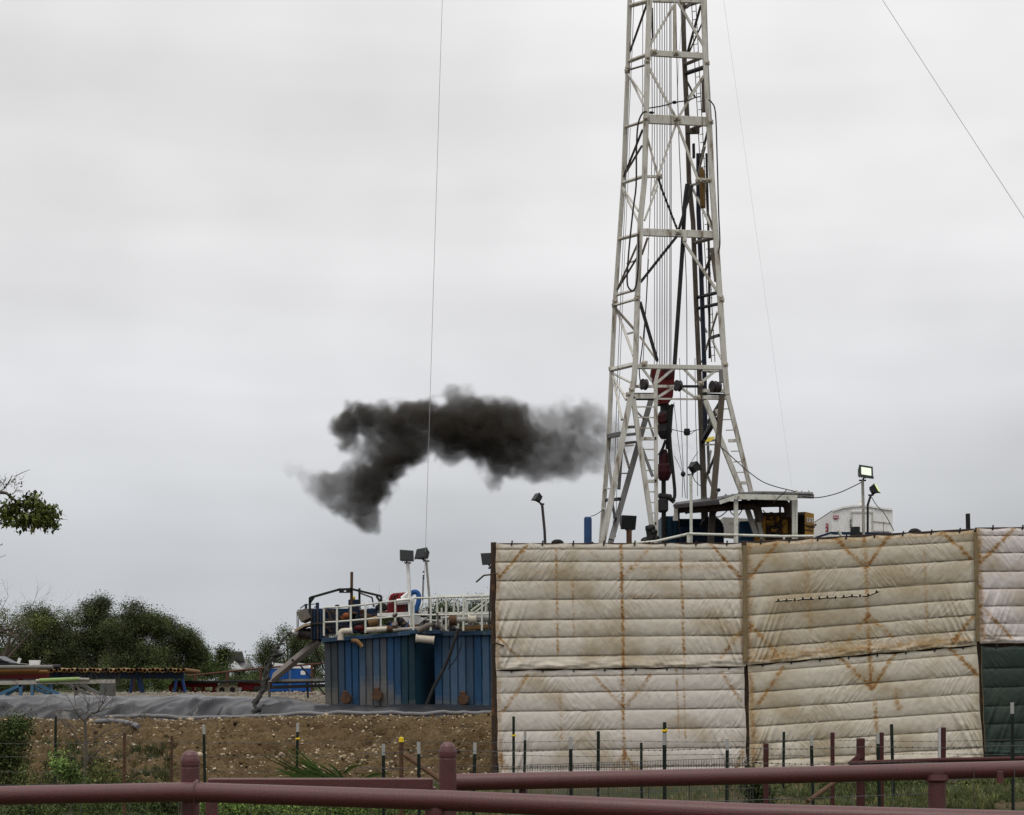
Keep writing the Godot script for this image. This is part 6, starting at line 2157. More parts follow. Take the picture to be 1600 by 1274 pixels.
	var lines_ = [["long thin line running down inside the left face of the mast", [[993, -300], [990.5, 0], [978, 285], [966, 560], [957, 850]], 55.5, 0.012], ["second thin line inside the left face of the mast", [[1005, -300], [1004.5, 0], [1004, 180]], 55.4, 0.012], ["grey line close behind the left front leg", [[1018, 60], [1019, 230], [1012, 420], [1005, 566]], 55.0, 0.014], ["thin line down the gap right of the drilling lines", [[1056, 0], [1060, 190], [1066, 330], [1072.5, 440], [1073.5, 640], [1073.8, 780]], 54.9, 0.016], ["thin dark line along the right front leg", [[1104, 0], [1108, 130], [1112, 190]], 53.8, 0.01], ["slanting tugger line from the lower girt to the small hook block", [[1053, 628], [1060, 690], [1067, 738]], 54.2, 0.011], ["tugger line left of the straight one, down to the small hook block", [[1062, 560], [1064, 650], [1068, 738]], 54.3, 0.011], ["thin line hanging beside the right rear leg", [[1086, 560], [1087, 650], [1089, 700], [1090, 775]], 54.8, 0.012], ["thin line inside the left face, from girt to ladder foot", [[985, 200], [976, 400], [968, 600], [962, 840]], 55.9, 0.01]]
	for q in lines_:
		pipe_thing("mast_cable", q[0], mats.wire_line, q[1], q[2], q[3])
	# black hoses
	var hoses = [["black hose looping out from the right front leg", [[1107, 156], [1112, 160], [1118, 176], [1120.5, 240], [1123, 330], [1125, 380], [1122, 396]], 53.85, 0.024], ["black hose hanging down the mast's left face and looping back to the front leg", [[1011, 175], [1004, 177], [997, 195], [994.5, 235], [994, 290], [989, 330], [982, 400], [980, 440], [984, 452], [990, 454], [995, 440], [998, 400], [997, 366]], 53.85, 0.03], ["thick black rotary hose hanging from the front girt to the block", [[1074, 288], [1070, 320], [1067, 380], [1061, 470], [1054, 572]], 54.3, 0.075], ["black rope tied across the mast above the second girt", [[1014, 169], [1030, 166.5], [1045, 163], [1054, 160], [1075, 157], [1085, 153], [1094, 151]], 53.8, 0.022], ["thin grey cable from the left front leg down to the sheave", [[1013, 405], [1010, 470], [1005, 530], [1001, 562], [999, 580], [1001, 600]], 54.2, 0.02]]
	for q in hoses:
		pipe_thing("black_hose", q[0], mats.black_steel, q[1], q[2], q[3])
	s = shape()
	s.ball(spot(1054, 160, 53.8), Vector3(0.09, 0.06, 0.06), 5, 8)
	s.ball(spot(1018, 176, 53.9), Vector3(0.1, 0.05, 0.05), 5, 8)
	lone("rope_knot", s, mats.black_steel, "black knot in the rope across the mast", "knot")
	s = shape()
	s.lathe([Vector2(0, 0.26), Vector2(0.1, 0.24), Vector2(0.12, 0.12), Vector2(0.1, 0.02), Vector2(0, 0)], spot(1073.5, 681, 54.5), Basis(), 12)
	s.tube([spot(1048, 671, 54.5), spot(1062, 674, 54.5), spot(1073, 676, 54.5), spot(1085, 673, 54.5), spot(1094, 671, 54.5)], 0.014, 6)
	s.tube([spot(1068, 675, 54.5), spot(1073, 680, 54.5), spot(1080, 678, 54.5), spot(1088, 672, 54.5)], 0.012, 6)
	lone("tugger_weight", s, mats.black_steel, "small black weight hung on a slack line in the mast's open window", "weight")
	s = shape()
	s.ball(spot(1067.5, 741, 54.0), Vector3(0.09, 0.1, 0.07), 6, 10)
	s.tube([spot(1054, 713, 54.2), spot(1061, 727, 54.1), spot(1067, 739, 54.0)], 0.01, 5)
	s.tube([spot(1074, 733, 54.2), spot(1084, 716, 54.2), spot(1091, 706, 54.2)], 0.01, 5)
	s.tube([spot(1067, 742, 54.0), spot(1066, 778, 54.0)], 0.012, 5)
	s.tube([spot(1068.5, 742, 54.0), spot(1071, 778, 54.0)], 0.012, 5)
	s.tube([spot(1081, 741, 53.0), spot(1086, 752, 53.0), spot(1095, 760, 53.0)], 0.014, 5)
	lone("hook_block", s, mats.black_steel, "small black hook block with two lines below it", "hook block")

	# travelling block, hook, swivel and kelly hang together on the line
	var tb = thing("travelling_block", "dark red travelling block with hook and swivel hanging in the mast", "travelling block", spot(1036, 633, 55.0))
	var d = 55.0
	s = shape()
	var ol = []
	for p in [[1018, 574], [1054, 572.5], [1053, 590], [1050.5, 622], [1043, 633], [1028, 633], [1026, 610], [1016, 588]]:
		var q = spot(p[0], p[1], d) - spot(1036, 600, d)
		ol.append(Vector2(q.x, q.y))
	s.prism(ol, 0.55, spot(1036, 600, d))
	part("block_housing", s, mats.red_iron, tb)
	s = shape()
	s.prism([Vector2(0.0, 0.55), Vector2(0.36, 0.5), Vector2(0.34, 0.2), Vector2(0.05, 0.1)], 0.62, spot(1036, 600, d))
	part("block_cheek", s, worn("block_dark_red", Color(0.045, 0.012, 0.014), Color(0.02, 0.01, 0.01), 0.4, 0.5, 0.0, Vector3(1, 1, 1), 0.2), tb)
	s = shape()
	s.lathe([Vector2(0.0, 1.25), Vector2(0.16, 1.25), Vector2(0.16, 1.0), Vector2(0.23, 0.9), Vector2(0.26, 0.65), Vector2(0.2, 0.56), Vector2(0.26, 0.5), Vector2(0.27, 0.25), Vector2(0.2, 0.1), Vector2(0.13, 0.0), Vector2(0.0, 0.0)], spot(1038.5, 686, d), Basis(), 18)
	part("hook_body", s, mats.dark_iron, tb)
	s = shape()
	s.box(spot(1034, 655, d - 0.15), Vector3(0.3, 0.35, 0.3), Basis.from_euler(Vector3(0, 0, 0.2)), 0.06)
	part("hook_lock", s, worn("hook_red", Color(0.07, 0.015, 0.017), Color(0.03, 0.015, 0.015), 0.4, 0.5, 0.0, Vector3(1, 1, 1), 0.2), tb)
	for x in [[1046, 633, 1044, 668, 1042, 702], [1050, 640, 1047, 680, 1050, 728], [1044.5, 686, 1046, 710, 1048, 727], [1040, 688, 1036, 700, 1030, 712]]:
		s = shape()
		s.tube([spot(x[0], x[1], d - 0.2), spot(x[2], x[3], d - 0.2), spot(x[4], x[5], d - 0.2)], 0.05, 8)
		part("bail", s, mats.black_steel, tb)
	s = shape()
	s.lathe([Vector2(0.0, 1.1), Vector2(0.1, 1.1), Vector2(0.19, 0.85), Vector2(0.19, 0.6), Vector2(0.27, 0.5), Vector2(0.28, 0.28), Vector2(0.22, 0.1), Vector2(0.16, 0.0), Vector2(0.0, 0.0)], spot(1037.5, 751, d), Basis(), 18)
	part("swivel", s, worn("swivel_red", Color(0.06, 0.014, 0.018), Color(0.025, 0.013, 0.015), 0.4, 0.5, 0.0, Vector3(1, 1, 1), 0.2), tb)
	s = shape()
	s.tube([spot(1037, 751, d), spot(1037.5, 900, d)], 0.085, 10)
	part("kelly", s, mats.black_steel, tb)
	s = shape()
	s.box(spot(1039, 776, d), Vector3(0.5, 0.18, 0.3), Basis.from_euler(Vector3(0, 0, -0.12)), 0.05)
	s.box(spot(1036, 790, d), Vector3(0.36, 0.5, 0.34), Basis(), 0.06)
	s.bar(spot(1040, 774, d), spot(1054, 785, d), 0.14, 0.12)
	part("kelly_valve", s, mats.dark_iron, tb)
	pipe_thing("kelly_hose", "black kelly hose curving down from the hook to the floor valve", mats.black_steel, [[1051, 632], [1047, 655], [1047, 690], [1052, 740], [1054.5, 770], [1052, 780], [1042, 776]], 54.6, 0.06)


# ---------------------------------------------------------------- guy wires and power leads
func build_wires() -> void:
	var s = shape()
	var a = spot(1062, -490, 55.2)
	var g = spot(2104, 1158, 40.0)
	g.y = ground_y(g.x, 40.0)
	s.tube([a, a.lerp(g, 0.5) + Vector3(0, -0.05, 0), g], 0.009, 6)
	lone("guy_wire", s, worn("guy_grey", Color(0.36, 0.36, 0.37), Color(0.26, 0.26, 0.26), 0.4, 0.5, 0.3, Vector3(1, 1, 1), 0.1), "steel guy wire slanting down from the mast's top to the right", "guy wire", "")
	s = shape()
	g = spot(1283, 1084, 110.0)
	s.tube([a, g], 0.0035, 5)
	lone("guy_wire", s, plain("wire_pale", Color(0.6, 0.6, 0.6), 0.6), "faint far guy wire running down behind the mast to the right", "guy wire", "")
	s = shape()
	s.tube([spot(709, -560, 51.0), spot(691, 0, 51.0), spot(675, 520, 51.0), spot(664.5, 870, 51.0), spot(660, 960, 51.0)], 0.0085, 6)
	lone("guy_wire", s, mats.guy_grey, "near vertical guy wire rising from the blue tanks past the smoke", "guy wire", "")
	s = shape()
	for y in [894, 900, 904]:
		s.ball(spot(661.5, y, 50.95), Vector3(0.035, 0.03, 0.03), 5, 7)
	s.tube([spot(661.2, 900, 50.95), spot(660.2, 938, 50.95)], 0.02, 6)
	lone("turnbuckle", s, mats.black_steel, "black clamps and turnbuckle low on the near vertical guy wire", "turnbuckle")
	pipe_thing("power_cable", "black power cable sagging from the mast to the canopy's far corner", mats.rubber, [[1128, 700], [1150, 720], [1168, 736], [1190, 752], [1210, 760], [1229, 765], [1246, 769]], 53.4, 0.016)
	pipe_thing("power_cable", "black power cable sagging from the canopy to the lit floodlight", mats.rubber, [[1254, 776], [1272, 778], [1290, 776], [1312, 770], [1332, 761], [1346, 754]], 52.0, 0.016)
	pipe_thing("power_cable", "thin cable slanting from the small lamp down over the white cabin", mats.wire, [[1362, 777], [1370, 790], [1380, 800], [1390, 816], [1397, 830]], 52.0, 0.014)
	pipe_thing("canopy_cable", "short cable hooked over the canopy's white edge", mats.rubber, [[1229, 766], [1222, 773], [1214, 780], [1209, 786]], 52.0, 0.014)
	pipe_thing("pale_tow_cable", "pale thin cable high behind the mast's right side", mats.wire_pale if mats.has("wire_pale") else mats.wire, [[1088, -300], [1060, 110], [1062, 190]], 56.0, 0.008)


# ---------------------------------------------------------------- floodlights
func floodlight(label: String, x: float, y: float, d: float, size: float, yaw: float, pitch: float, roll: float, pole: Array, r: float, pole_mat: Material, lit: int) -> void:
	var c = spot(x, y, d)
	var foot = spot(pole[pole.size() - 1][0], pole[pole.size() - 1][1], d)
	var t = thing("floodlight", label, "floodlight", foot, "floodlights on poles")
	var b = Basis.from_euler(Vector3(deg_to_rad(pitch), deg_to_rad(yaw), deg_to_rad(roll)))
	var s = shape()
	s.taper(c, Vector2(size, size * 0.86), Vector2(size * 0.72, size * 0.55), size * 0.55, b, Vector2(0, size * 0.1))
	s.taper(c + b.z * size * 0.3, Vector2(size * 1.06, size * 0.92), Vector2(size * 1.06, size * 0.92), size * 0.07, b)
	part("housing", s, mats.lamp_grey, t)
	s = shape()
	s.box(c + b.z * size * 0.345, Vector3(size * (0.92 if lit != 1 else 0.76), size * (0.78 if lit != 1 else 0.58), 0.012), b)
	part("glass", s, [mats.glass_dark, mats.lamp_glow, mats.lamp_dim][lit], t)
	if lit == 1:
		s = shape()
		s.box(c + b.z * size * 0.33 - b.y * size * 0.42, Vector3(size * 1.1, size * 0.14, 0.06), b)
		part("lower_frame", s, mats.lamp_grey, t)
	for k in 4:
		s = shape()
		s.box(c - b.z * size * (0.3 + 0.0) + b.x * size * (k - 1.5) * 0.16, Vector3(0.012, size * 0.5, 0.03), b)
		part("cooling_fin", s, mats.lamp_grey, t)
	s = shape()
	var pts = []
	for p in pole:
		pts.append(spot(p[0], p[1], d))
	s.tube(pts, r, 8)
	part("pole", s, pole_mat, t)
	s = shape()
	s.bar(pts[0] - Vector3(size * 0.25, 0, 0), pts[0] + Vector3(size * 0.25, 0, 0), 0.05, 0.04)
	s.bar(pts[0], c - b.y * size * 0.3, 0.05, 0.05)
	part("bracket", s, mats.black_steel, t)
	if lit == 1:
		var l = SpotLight3D.new()
		l.name = "floodlight_beam"
		l.light_color = Color(0.86, 1.0, 0.84)
		l.light_energy = 2.2
		l.light_size = size * 0.4
		l.spot_range = 40.0
		l.spot_attenuation = 2.0
		l.spot_angle = 55.0
		l.shadow_enabled = true
		t.add_child(l)
		l.position = c + b.z * size * 0.42 - foot
		l.basis = Basis(b.x, b.y, b.z) * Basis(Vector3.UP, PI)


func build_lamps() -> void:
	floodlight("left floodlight of the pair over the red desander, on a thick white pole", 634.5, 871.5, 51.4, 0.44, 14, -24, -3, [[637, 880], [639, 915], [642, 985]], 0.06, mats.white_paint, 0)
	floodlight("right floodlight of the pair over the red desander, on a thin leaning pole", 661, 868, 51.2, 0.42, -38, -26, 6, [[666, 877], [670, 925], [674, 985]], 0.04, mats.pipe_grey, 0)
	floodlight("floodlight peeping out left of the sound wall's edge", 762, 876, 50.2, 0.44, 12, -18, 4, [[768, 888], [767, 910], [764, 985]], 0.03, mats.dark_iron, 0)
	floodlight("small floodlight on a thin leaning pole over the wall's left end", 840, 779, 50.0, 0.3, -62, -34, 0, [[847, 788], [851, 830], [853, 880]], 0.045, mats.dark_iron, 0)
	floodlight("grey floodlight on a short stump at the mast's foot", 979, 816, 50.0, 0.5, 24, 12, 0, [[983, 828], [983, 838], [983, 905]], 0.09, mats.brown_rust, 0)
	floodlight("dark floodlight tilted down on a thin white pole in front of the mast", 1085, 732, 50.6, 0.38, 118, -42, 0, [[1079.5, 742], [1080, 780], [1080, 905]], 0.05, mats.rail_white, 0)
	floodlight("lit floodlight glowing pale green on a thin pole over the white cabin", 1350.5, 740, 51.0, 0.46, 14, -18, -7, [[1348, 751], [1349, 790], [1350.5, 905]], 0.05, mats.pipe_grey, 1)
	floodlight("small tilted floodlight on a bent black arm right of the lit one", 1366, 766, 52.0, 0.36, 66, -28, 0, [[1361, 774], [1358, 783], [1356, 790], [1356, 905]], 0.04, mats.black_steel, 2)


# ---------------------------------------------------------------- fences
func build_fences() -> void:
	# near fence: a corner of round pipe, rails running left and right
	var R = mats.fence_red
	var pf = thing("pipe_fence", "near brown pipe fence with a domed corner post, its rails running to both edges", "fence", Vector3(spot(296, 0, 4.8).x, 0, -4.8))
	var corner = spot(296, 1238, 4.72)
	var A0 = spot(-260, 1249, 4.95)
	var B1 = spot(1900, 1294.5, 3.85)
	var s = shape()
	s.tube([A0, spot(20, 1243, 4.9), corner], 0.0302, 24)
	part("rail", s, R, pf)
	s = shape()
	s.tube([corner, spot(700, 1251.5, 4.46), spot(1160, 1272.5, 4.2), B1], 0.0302, 24)
	part("rail", s, R, pf)
	var cap = func(x, ytop, d, r) -> Array:
		var top = spot(x, ytop, d)
		return [Vector2(0.0, top.y), Vector2(r * 0.3, top.y - r * 0.05), Vector2(r * 0.6, top.y - r * 0.2), Vector2(r * 0.85, top.y - r * 0.5), Vector2(r * 1.0, top.y - r * 0.95), Vector2(r * 1.04, top.y - r * 1.15), Vector2(r * 1.04, top.y - r * 1.65), Vector2(r * 0.98, top.y - r * 1.72), Vector2(r * 0.97, top.y - r * 1.9), Vector2(r, top.y - r * 1.95), Vector2(r, -0.3)]
	s = shape()
	var c = spot(297, 0, 4.8)
	s.lathe(cap.call(297, 1172.5, 4.8, 0.0285), Vector3(c.x, 0, c.z), Basis(), 24)
	part("post", s, R, pf)
	s = shape()
	s.lathe([Vector2(0.034, -0.006), Vector2(0.04, 0.002), Vector2(0.033, 0.008)], corner + Vector3(0.02, 0, 0), Basis(Vector3.UP, Vector3.RIGHT, Vector3.BACK), 18)
	part("weld", s, R, pf)
	for x in [-250, 684, 1480]:
		s = shape()
		var t = clampf((x - 296.0) / 1604.0, 0.0, 1.0)
		var p = A0 if x < 0 else spot(684, 1262, 4.47) if x == 684 else spot(1480, 1290, 4.02)
		s.tube([p, Vector3(p.x, -0.3, p.z)], 0.024 if x > 0 else 0.03, 14)
		part("post", s, R, pf)
	# the woven wire under the rails
	for k in 20:
		s = shape()
		var p = spot(-180 + k * 76.5, 1246, 4.95)
		if p.x > corner.x:
			break
		s.tube([p, Vector3(p.x, 0.1, p.z)], 0.0016, 5)
		part("wire", s, mats.wire, pf)
	for y in [1.02, 0.87, 0.7]:
		s = shape()
		s.tube([Vector3(A0.x, y, A0.z - 0.02), Vector3(corner.x, y + 0.01, corner.z - 0.05)], 0.0016, 5)
		part("wire", s, mats.wire, pf)
	for k in 26:
		s = shape()
		var x = 330 + k * 62
		var d = lerpf(4.74, 4.0, (x - 296.0) / 1500.0) + 0.05
		var p = spot(x, 1250 + (x - 296) * 0.026, d)
		s.tube([p, Vector3(p.x, 0.1, p.z)], 0.0016, 5)
		part("wire", s, mats.wire, pf)

	var f2 = thing("pipe_fence", "second brown pipe fence behind the near one, from its domed post to the right edge", "fence", Vector3(spot(698, 0, 5.2).x, 0, -5.2))
	c = spot(699.5, 0, 5.16)
	s = shape()
	s.lathe(cap.call(699.5, 1159.5, 5.16, 0.0295), Vector3(c.x, 0, c.z), Basis(), 24)
	part("post", s, R, f2)
	s = shape()
	s.tube([spot(706, 1223, 5.4), spot(1200, 1212.5, 5.5), spot(1640, 1201, 5.55), spot(1900, 1195, 5.6)], 0.0302, 24)
	part("rail", s, R, f2)
	s = shape()
	var p3 = spot(1464, 1206, 5.52)
	s.tube([p3, Vector3(p3.x, -0.3, p3.z)], 0.031, 18)
	s.lathe([Vector2(0.032, -0.01), Vector2(0.042, 0.0), Vector2(0.04, 0.02)], p3 + Vector3(0, -0.03, 0), Basis(), 16)
	part("post", s, R, f2)
	for q in [[816.5, 1225, 1244, 0.014], [1563, 1206, 1224, 0.012]]:
		s = shape()
		var p = spot(q[0], q[1], 5.45)
		var e = spot(q[0], q[2], 5.45)
		s.tube([p, e], q[3], 10)
		part("stub", s, R, f2)
	for k in 16:
		s = shape()
		var p = spot(760 + k * 63.5, 1216 - k * 1.4, 5.5)
		s.tube([p, Vector3(p.x, 0.1, p.z)], 0.0014, 5)
		part("wire", s, mats.wire, f2)
	for y in [1.21, 1.06, 0.9]:
		s = shape()
		s.tube([Vector3(c.x, y - 0.02, -5.25), Vector3(1.5, y + 0.02, -5.52)], 0.0016, 5)
		part("wire", s, mats.wire, f2)
	# gate of square tube behind the near rail
	var gt = thing("gate", "brown square-tube gate top hanging between the two domed posts", "gate", Vector3(spot(500, 0, 5.5).x, 0.2, -5.5))
	s = shape()
	s.bar(spot(327, 1225.5, 5.5), spot(676, 1225.5, 5.42), 0.04, 0.042, Vector3.UP, 0.004)
	part("top_bar", s, R, gt)
	for x in [331, 673]:
		s = shape()
		var p = spot(x, 1230, 5.48)
		s.bar(p, Vector3(p.x, 0.3, p.z), 0.04, 0.04, Vector3.FORWARD, 0.004)
		part("side_bar", s, R, gt)
	s = shape()
	s.bar(Vector3(spot(331, 0, 5.48).x, 0.3, -5.48), Vector3(spot(673, 0, 5.48).x, 0.3, -5.48), 0.04, 0.04, Vector3.UP, 0.004)
	part("bottom_bar", s, R, gt)

	# steel T-posts of the wire fences farther off: [x, top y, distance, white tip, label]
	var plainp: Node3D
	var tipp: Node3D
	var posts = [[802.5, 1120, 24, 0, "tall thin dark T-post with a yellow clip, leftmost before the pale blanket"], [820.6, 1143, 24, 1, "thin T-post with a faded tip beside the tall one with the yellow clip"], [891.5, 1152, 18, 1, "stout white tipped T-post left of the slim dark one before the pale blanket"], [935, 1143, 20, 0, "dark green T-post without a tip in front of the pale blanket's centre line"], [1002, 1161, 24, 0, "shortest thin T-post in front of the pale blanket"], [1038, 1146, 18, 1, "green white tipped T-post with a yellow clip above it"], [1136.5, 1155, 19, 1, "green T-post with a white tip beside the wall's dark middle joint"], [1225, 1144, 24, 0, "thin dark T-post second from the wall's middle joint on the right"], [1268, 1149, 20, 1, "white tipped T-post left of the reddish pipe post"], [1372, 1146, 20, 1, "white tipped T-post right beside a red pipe post"], [1394, 1132, 22, 0, "slim dark T-post between the two red post groups"], [1582, 1098, 19, 1, "white tipped T-post in front of the dark green blanket"], [87, 1120, 25, 0, "thin dark T-post before the liner's left end"], [194, 1146, 20, 0, "stout rusty dark T-post in front of the bank, right of the bare shrub"], [318, 1133, 23, 1, "thin pale tipped T-post just right of the near corner post"], [465, 1130, 24, 1, "thin T-post with a yellow clip above the long grass"], [599, 1163, 19, 1, "white tipped T-post left of the yellow capped one"], [654, 1160, 18, 1, "green T-post with a long white tip right of the yellow capped one"], [742, 1161, 19, 1, "white tipped T-post right of the second domed post"], [268, 1150, 24, 0, "faint brown T-post before the bank, left of the near corner post"], [1038.6, 1129, 18.3, 0, "dark T-post close behind the one with the yellow clip"]]
	for q in posts:
		var top = spot(q[0], q[1], q[2])
		var proto = tipp if q[3] else plainp
		var o: Node3D
		if proto == null:
			o = thing("fence_post", q[4], "fence post", Vector3.ZERO, "steel posts of the wire fences")
			s = shape()
			var lo = 0.14 if q[3] else 0.0
			s.box(Vector3(0, -0.95 - lo * 0.5, 0), Vector3(0.042, 1.9 - lo, 0.007))
			s.box(Vector3(0, -0.95 - lo * 0.5, -0.02), Vector3(0.008, 1.9 - lo, 0.034))
			for k in 24:
				s.box(Vector3(0, -0.2 - k * 0.055, 0.008), Vector3(0.012, 0.022, 0.012))
			part("post_body", s, mats.post_green, o)
			if q[3]:
				s = shape()
				s.box(Vector3(0, -0.07, 0), Vector3(0.0425, 0.14, 0.0075))
				s.box(Vector3(0, -0.07, -0.02), Vector3(0.0085, 0.14, 0.034))
				part("white_tip", s, mats.post_tip, o)
				tipp = o
			else:
				plainp = o
		else:
			o = copy(proto, q[4])
		o.position = top
		rng.seed = int(q[0])
		o.rotation = Vector3(rng.randf_range(-0.03, 0.03), rng.randf_range(-0.6, 0.6), rng.randf_range(-0.02, 0.02))
		if q[0] == 194.0 or q[0] == 268.0:
			o.get_child(0).material_override = mats.brown_rust
	for q in [[802.5, 1150, 23.95], [1038.5, 1142.5, 17.94], [465, 1155, 23.94]]:
		s = shape()
		s.box(spot(q[0], q[1], q[2]), Vector3(0.07, 0.025, 0.03), Basis(), 0.006)
		s.box(spot(q[0], q[1], q[2]) + Vector3(0.02, 0.012, 0.01), Vector3(0.02, 0.03, 0.02), Basis(), 0.004)
		lone("insulator_clip", s, mats.yellow, "yellow insulator clip on the " + ("tall thin post at the pale blanket's left" if q[0] < 810 and q[0] > 700 else "post above a white tip before the blanket's middle" if q[0] > 900 else "thin post above the long grass"), "clip", "yellow insulator clips")

	# red pipe posts of the cross fence on the right, and the brown one on the left
	var reds = [[1197, 1162, 20, 0.035, "short red pipe post nearest the wall's dark middle joint"], [1301, 1145, 20, 0.028, "thin red pipe post with nothing beside it"], [1345, 1154, 20, 0.056, "thick dark red corner post with a brace at its foot"], [1377, 1145, 20.5, 0.036, "red pipe post close behind a white tipped T-post"], [1472, 1137, 20, 0.052, "thick red pipe post with a white insulator"], [627, 1153, 21, 0.03, "rusty brown pipe post with a yellow cap"]]
	for q in reds:
		var top = spot(q[0], q[1], q[2])
		var t = thing("pipe_post", q[4], "fence post", Vector3(top.x, ground_y(top.x, q[2]), top.z), "pipe posts of the cross fence")
		s = shape()
		s.lathe([Vector2(0, top.y), Vector2(q[3] * 0.9, top.y), Vector2(q[3], top.y - 0.012), Vector2(q[3], -0.6)], Vector3(top.x, 0, top.z), Basis(), 14)
		part("post_body", s, mats.post_red if q[0] > 700 else mats.brown_rust, t)
		if q[0] == 627:
			s = shape()
			s.lathe([Vector2(0, top.y + 0.01), Vector2(0.034, top.y), Vector2(0.036, top.y - 0.06), Vector2(0.03, top.y - 0.062)], Vector3(top.x, 0, top.z), Basis(), 14)
			part("yellow_cap", s, mats.yellow, t)
		if q[0] == 1472:
			s = shape()
			s.bar(top + Vector3(-0.045, 0, 0.05), top + Vector3(-0.045, -0.4, 0.05), 0.03, 0.02)
			part("insulator", s, plain("insulator_grey", Color(0.45, 0.45, 0.45), 0.5), t)
		if q[0] == 1345:
			s = shape()
			s.bar(spot(1345, 1180, 19.95), spot(1328, 1195, 19.9), 0.06, 0.06)
			part("gusset", s, mats.post_red, t)
			s = shape()
			s.tube([spot(1340, 1200, 19.9), spot(1303, 1224, 19.4), spot(1262, 1253, 18.9)], 0.03, 10)
			part("brace", s, mats.brown_rust, t)
	s = shape()
	s.tube([spot(1328, 1193, 19.85), spot(1470, 1188, 19.85), spot(1700, 1183.5, 19.85)], 0.028, 12)
	lone("red_rail", s, mats.post_red, "thin dark red rail joining the thick red posts on the right", "rail")
	s = shape()
	s.tube([spot(634, 1181, 20.8), spot(660, 1199, 20.6), spot(692, 1222, 20.3)], 0.035, 10)
	lone("brace_pipe", s, mats.brown_rust, "rusty brown brace slanting from the yellow capped post to the ground", "brace")

	# strands of barbed wire, and woven wire low down
	var rows = [["barbed wire fence before the pale blankets and the bank", 24.0, [[1162, 1157], [1184, 1179], [1206, 1202], [1226, 1222]], -40, 1660], ["second barbed wire fence, nearer, on the white tipped posts", 18.4, [[1176, 1166], [1200, 1190], [1226, 1216]], 560, 1660]]
	for q in rows:
		var t = thing("wire_fence", q[0], "wire fence", spot(900, 1230, q[1]))
		for y in q[2]:
			s = shape()
			var pts = []
			for k in 29:
				var u = k / 28.0
				pts.append(spot(lerpf(q[3], q[4], u), lerpf(y[0], y[1], u) + 1.3 * sin(u * 31.0 + y[0]), q[1]))
			s.tube(pts, 0.0034, 5)
			for k in 120:
				var u = (k + 0.5) / 120.0
				var p = spot(lerpf(q[3], q[4], u), lerpf(y[0], y[1], u) + 1.3 * sin(u * 31.0 + y[0]), q[1])
				s.box(p, Vector3(0.014, 0.018, 0.006), Basis.from_euler(Vector3(0, 0, k * 1.3)))
			part("strand", s, mats.wire, t)
	var wv = thing("woven_wire", "low woven wire netting before the foot of the pale blanket", "wire netting", spot(1020, 1240, 19.0))
	s = shape()
	for k in 90:
		var x = 820 + k * 4.0
		s.tube([spot(x, 1196 - (x - 820) * 0.035, 19.0), spot(x + 1, 1262, 19.0)], 0.0028, 4, false)
	for y in [1196, 1212, 1228, 1244]:
		s.tube([spot(820, y, 19.0), spot(1180, y - 12, 19.0)], 0.0032, 4, false)
	var net = part("netting", s, mats.wire, wv)
	net.set_meta("kind", "stuff")


# ---------------------------------------------------------------- plants near by
func blade_tuft(seed_: int, n: int, lean: float, wide: float) -> ArrayMesh:
	rng.seed = seed_
	var s = shape()
	for i in n:
		var a = rng.randf() * TAU
		var base = Vector3(cos(a), 0, sin(a)) * rng.randf() * 0.22
		var out = Vector3(cos(a + rng.randfn() * 0.6), 0, sin(a + rng.randfn() * 0.6)) * lean * rng.randf_range(0.2, 1.0)
		var side = Vector3(-sin(a), 0, cos(a)) * wide * rng.randf_range(0.6, 1.2)
		var h = rng.randf_range(0.45, 1.0)
		var m = base + Vector3(0, h * 0.6, 0) + out * 0.35
		var tip = base + Vector3(0, h * (1.0 - 0.35 * lean * rng.randf()), 0) + out
		s.flat(base - side, base + side, m + side * 0.8, Vector3.BACK)
		s.flat(base - side, m + side * 0.8, m - side * 0.8, Vector3.BACK)
		s.flat(m - side * 0.8, m + side * 0.8, tip, Vector3.BACK)
	return s.mesh(Vector3.ZERO)


func scatter(called: String, label: String, kind: String, mesh: ArrayMesh, mat: Material, places: Array, parent: Node = self) -> void:
	var g = MultiMesh.new()
	g.transform_format = MultiMesh.TRANSFORM_3D
	g.use_colors = true
	g.mesh = mesh
	g.instance_count = places.size()
	for i in places.size():
		g.set_instance_transform(i, places[i])
		var k = rng.randf_range(0.6, 1.3)
		g.set_instance_color(i, Color(k * rng.randf_range(0.85, 1.3), k, k * rng.randf_range(0.8, 1.1)))
	var o = MultiMeshInstance3D.new()
	o.name = numbered(called, parent)
	o.multimesh = g
	o.material_override = mat
	parent.add_child(o, true)
	tag(o, label, kind, "", "stuff")


func tufts(n: int, x0: float, x1: float, d0: float, d1: float, lo: float, hi: float, patch: float, seed_: int, wide: float = 1.0) -> Array:
	rng.seed = seed_
	var out = []
	for i in n:
		var d = rng.randf_range(d0, d1)
		var x = (rng.randf_range(x0, x1) - 800.0) / F * d
		if land.get_noise_2d(x * 22.0 + seed_, d * 22.0) < patch + rng.randf_range(-0.15, 0.15):
			continue
		if x > -0.4 and x < 3.4 and d > 24.5 and rng.randf() < 0.85:
			continue
		var h = rng.randf_range(lo, hi)
		out.append(Transform3D(Basis.from_euler(Vector3(0, rng.randf() * TAU, 0)).scaled(Vector3(h * wide, h, h * wide)), ground_at(x, d) - Vector3(0, 0.02, 0)))
	return out


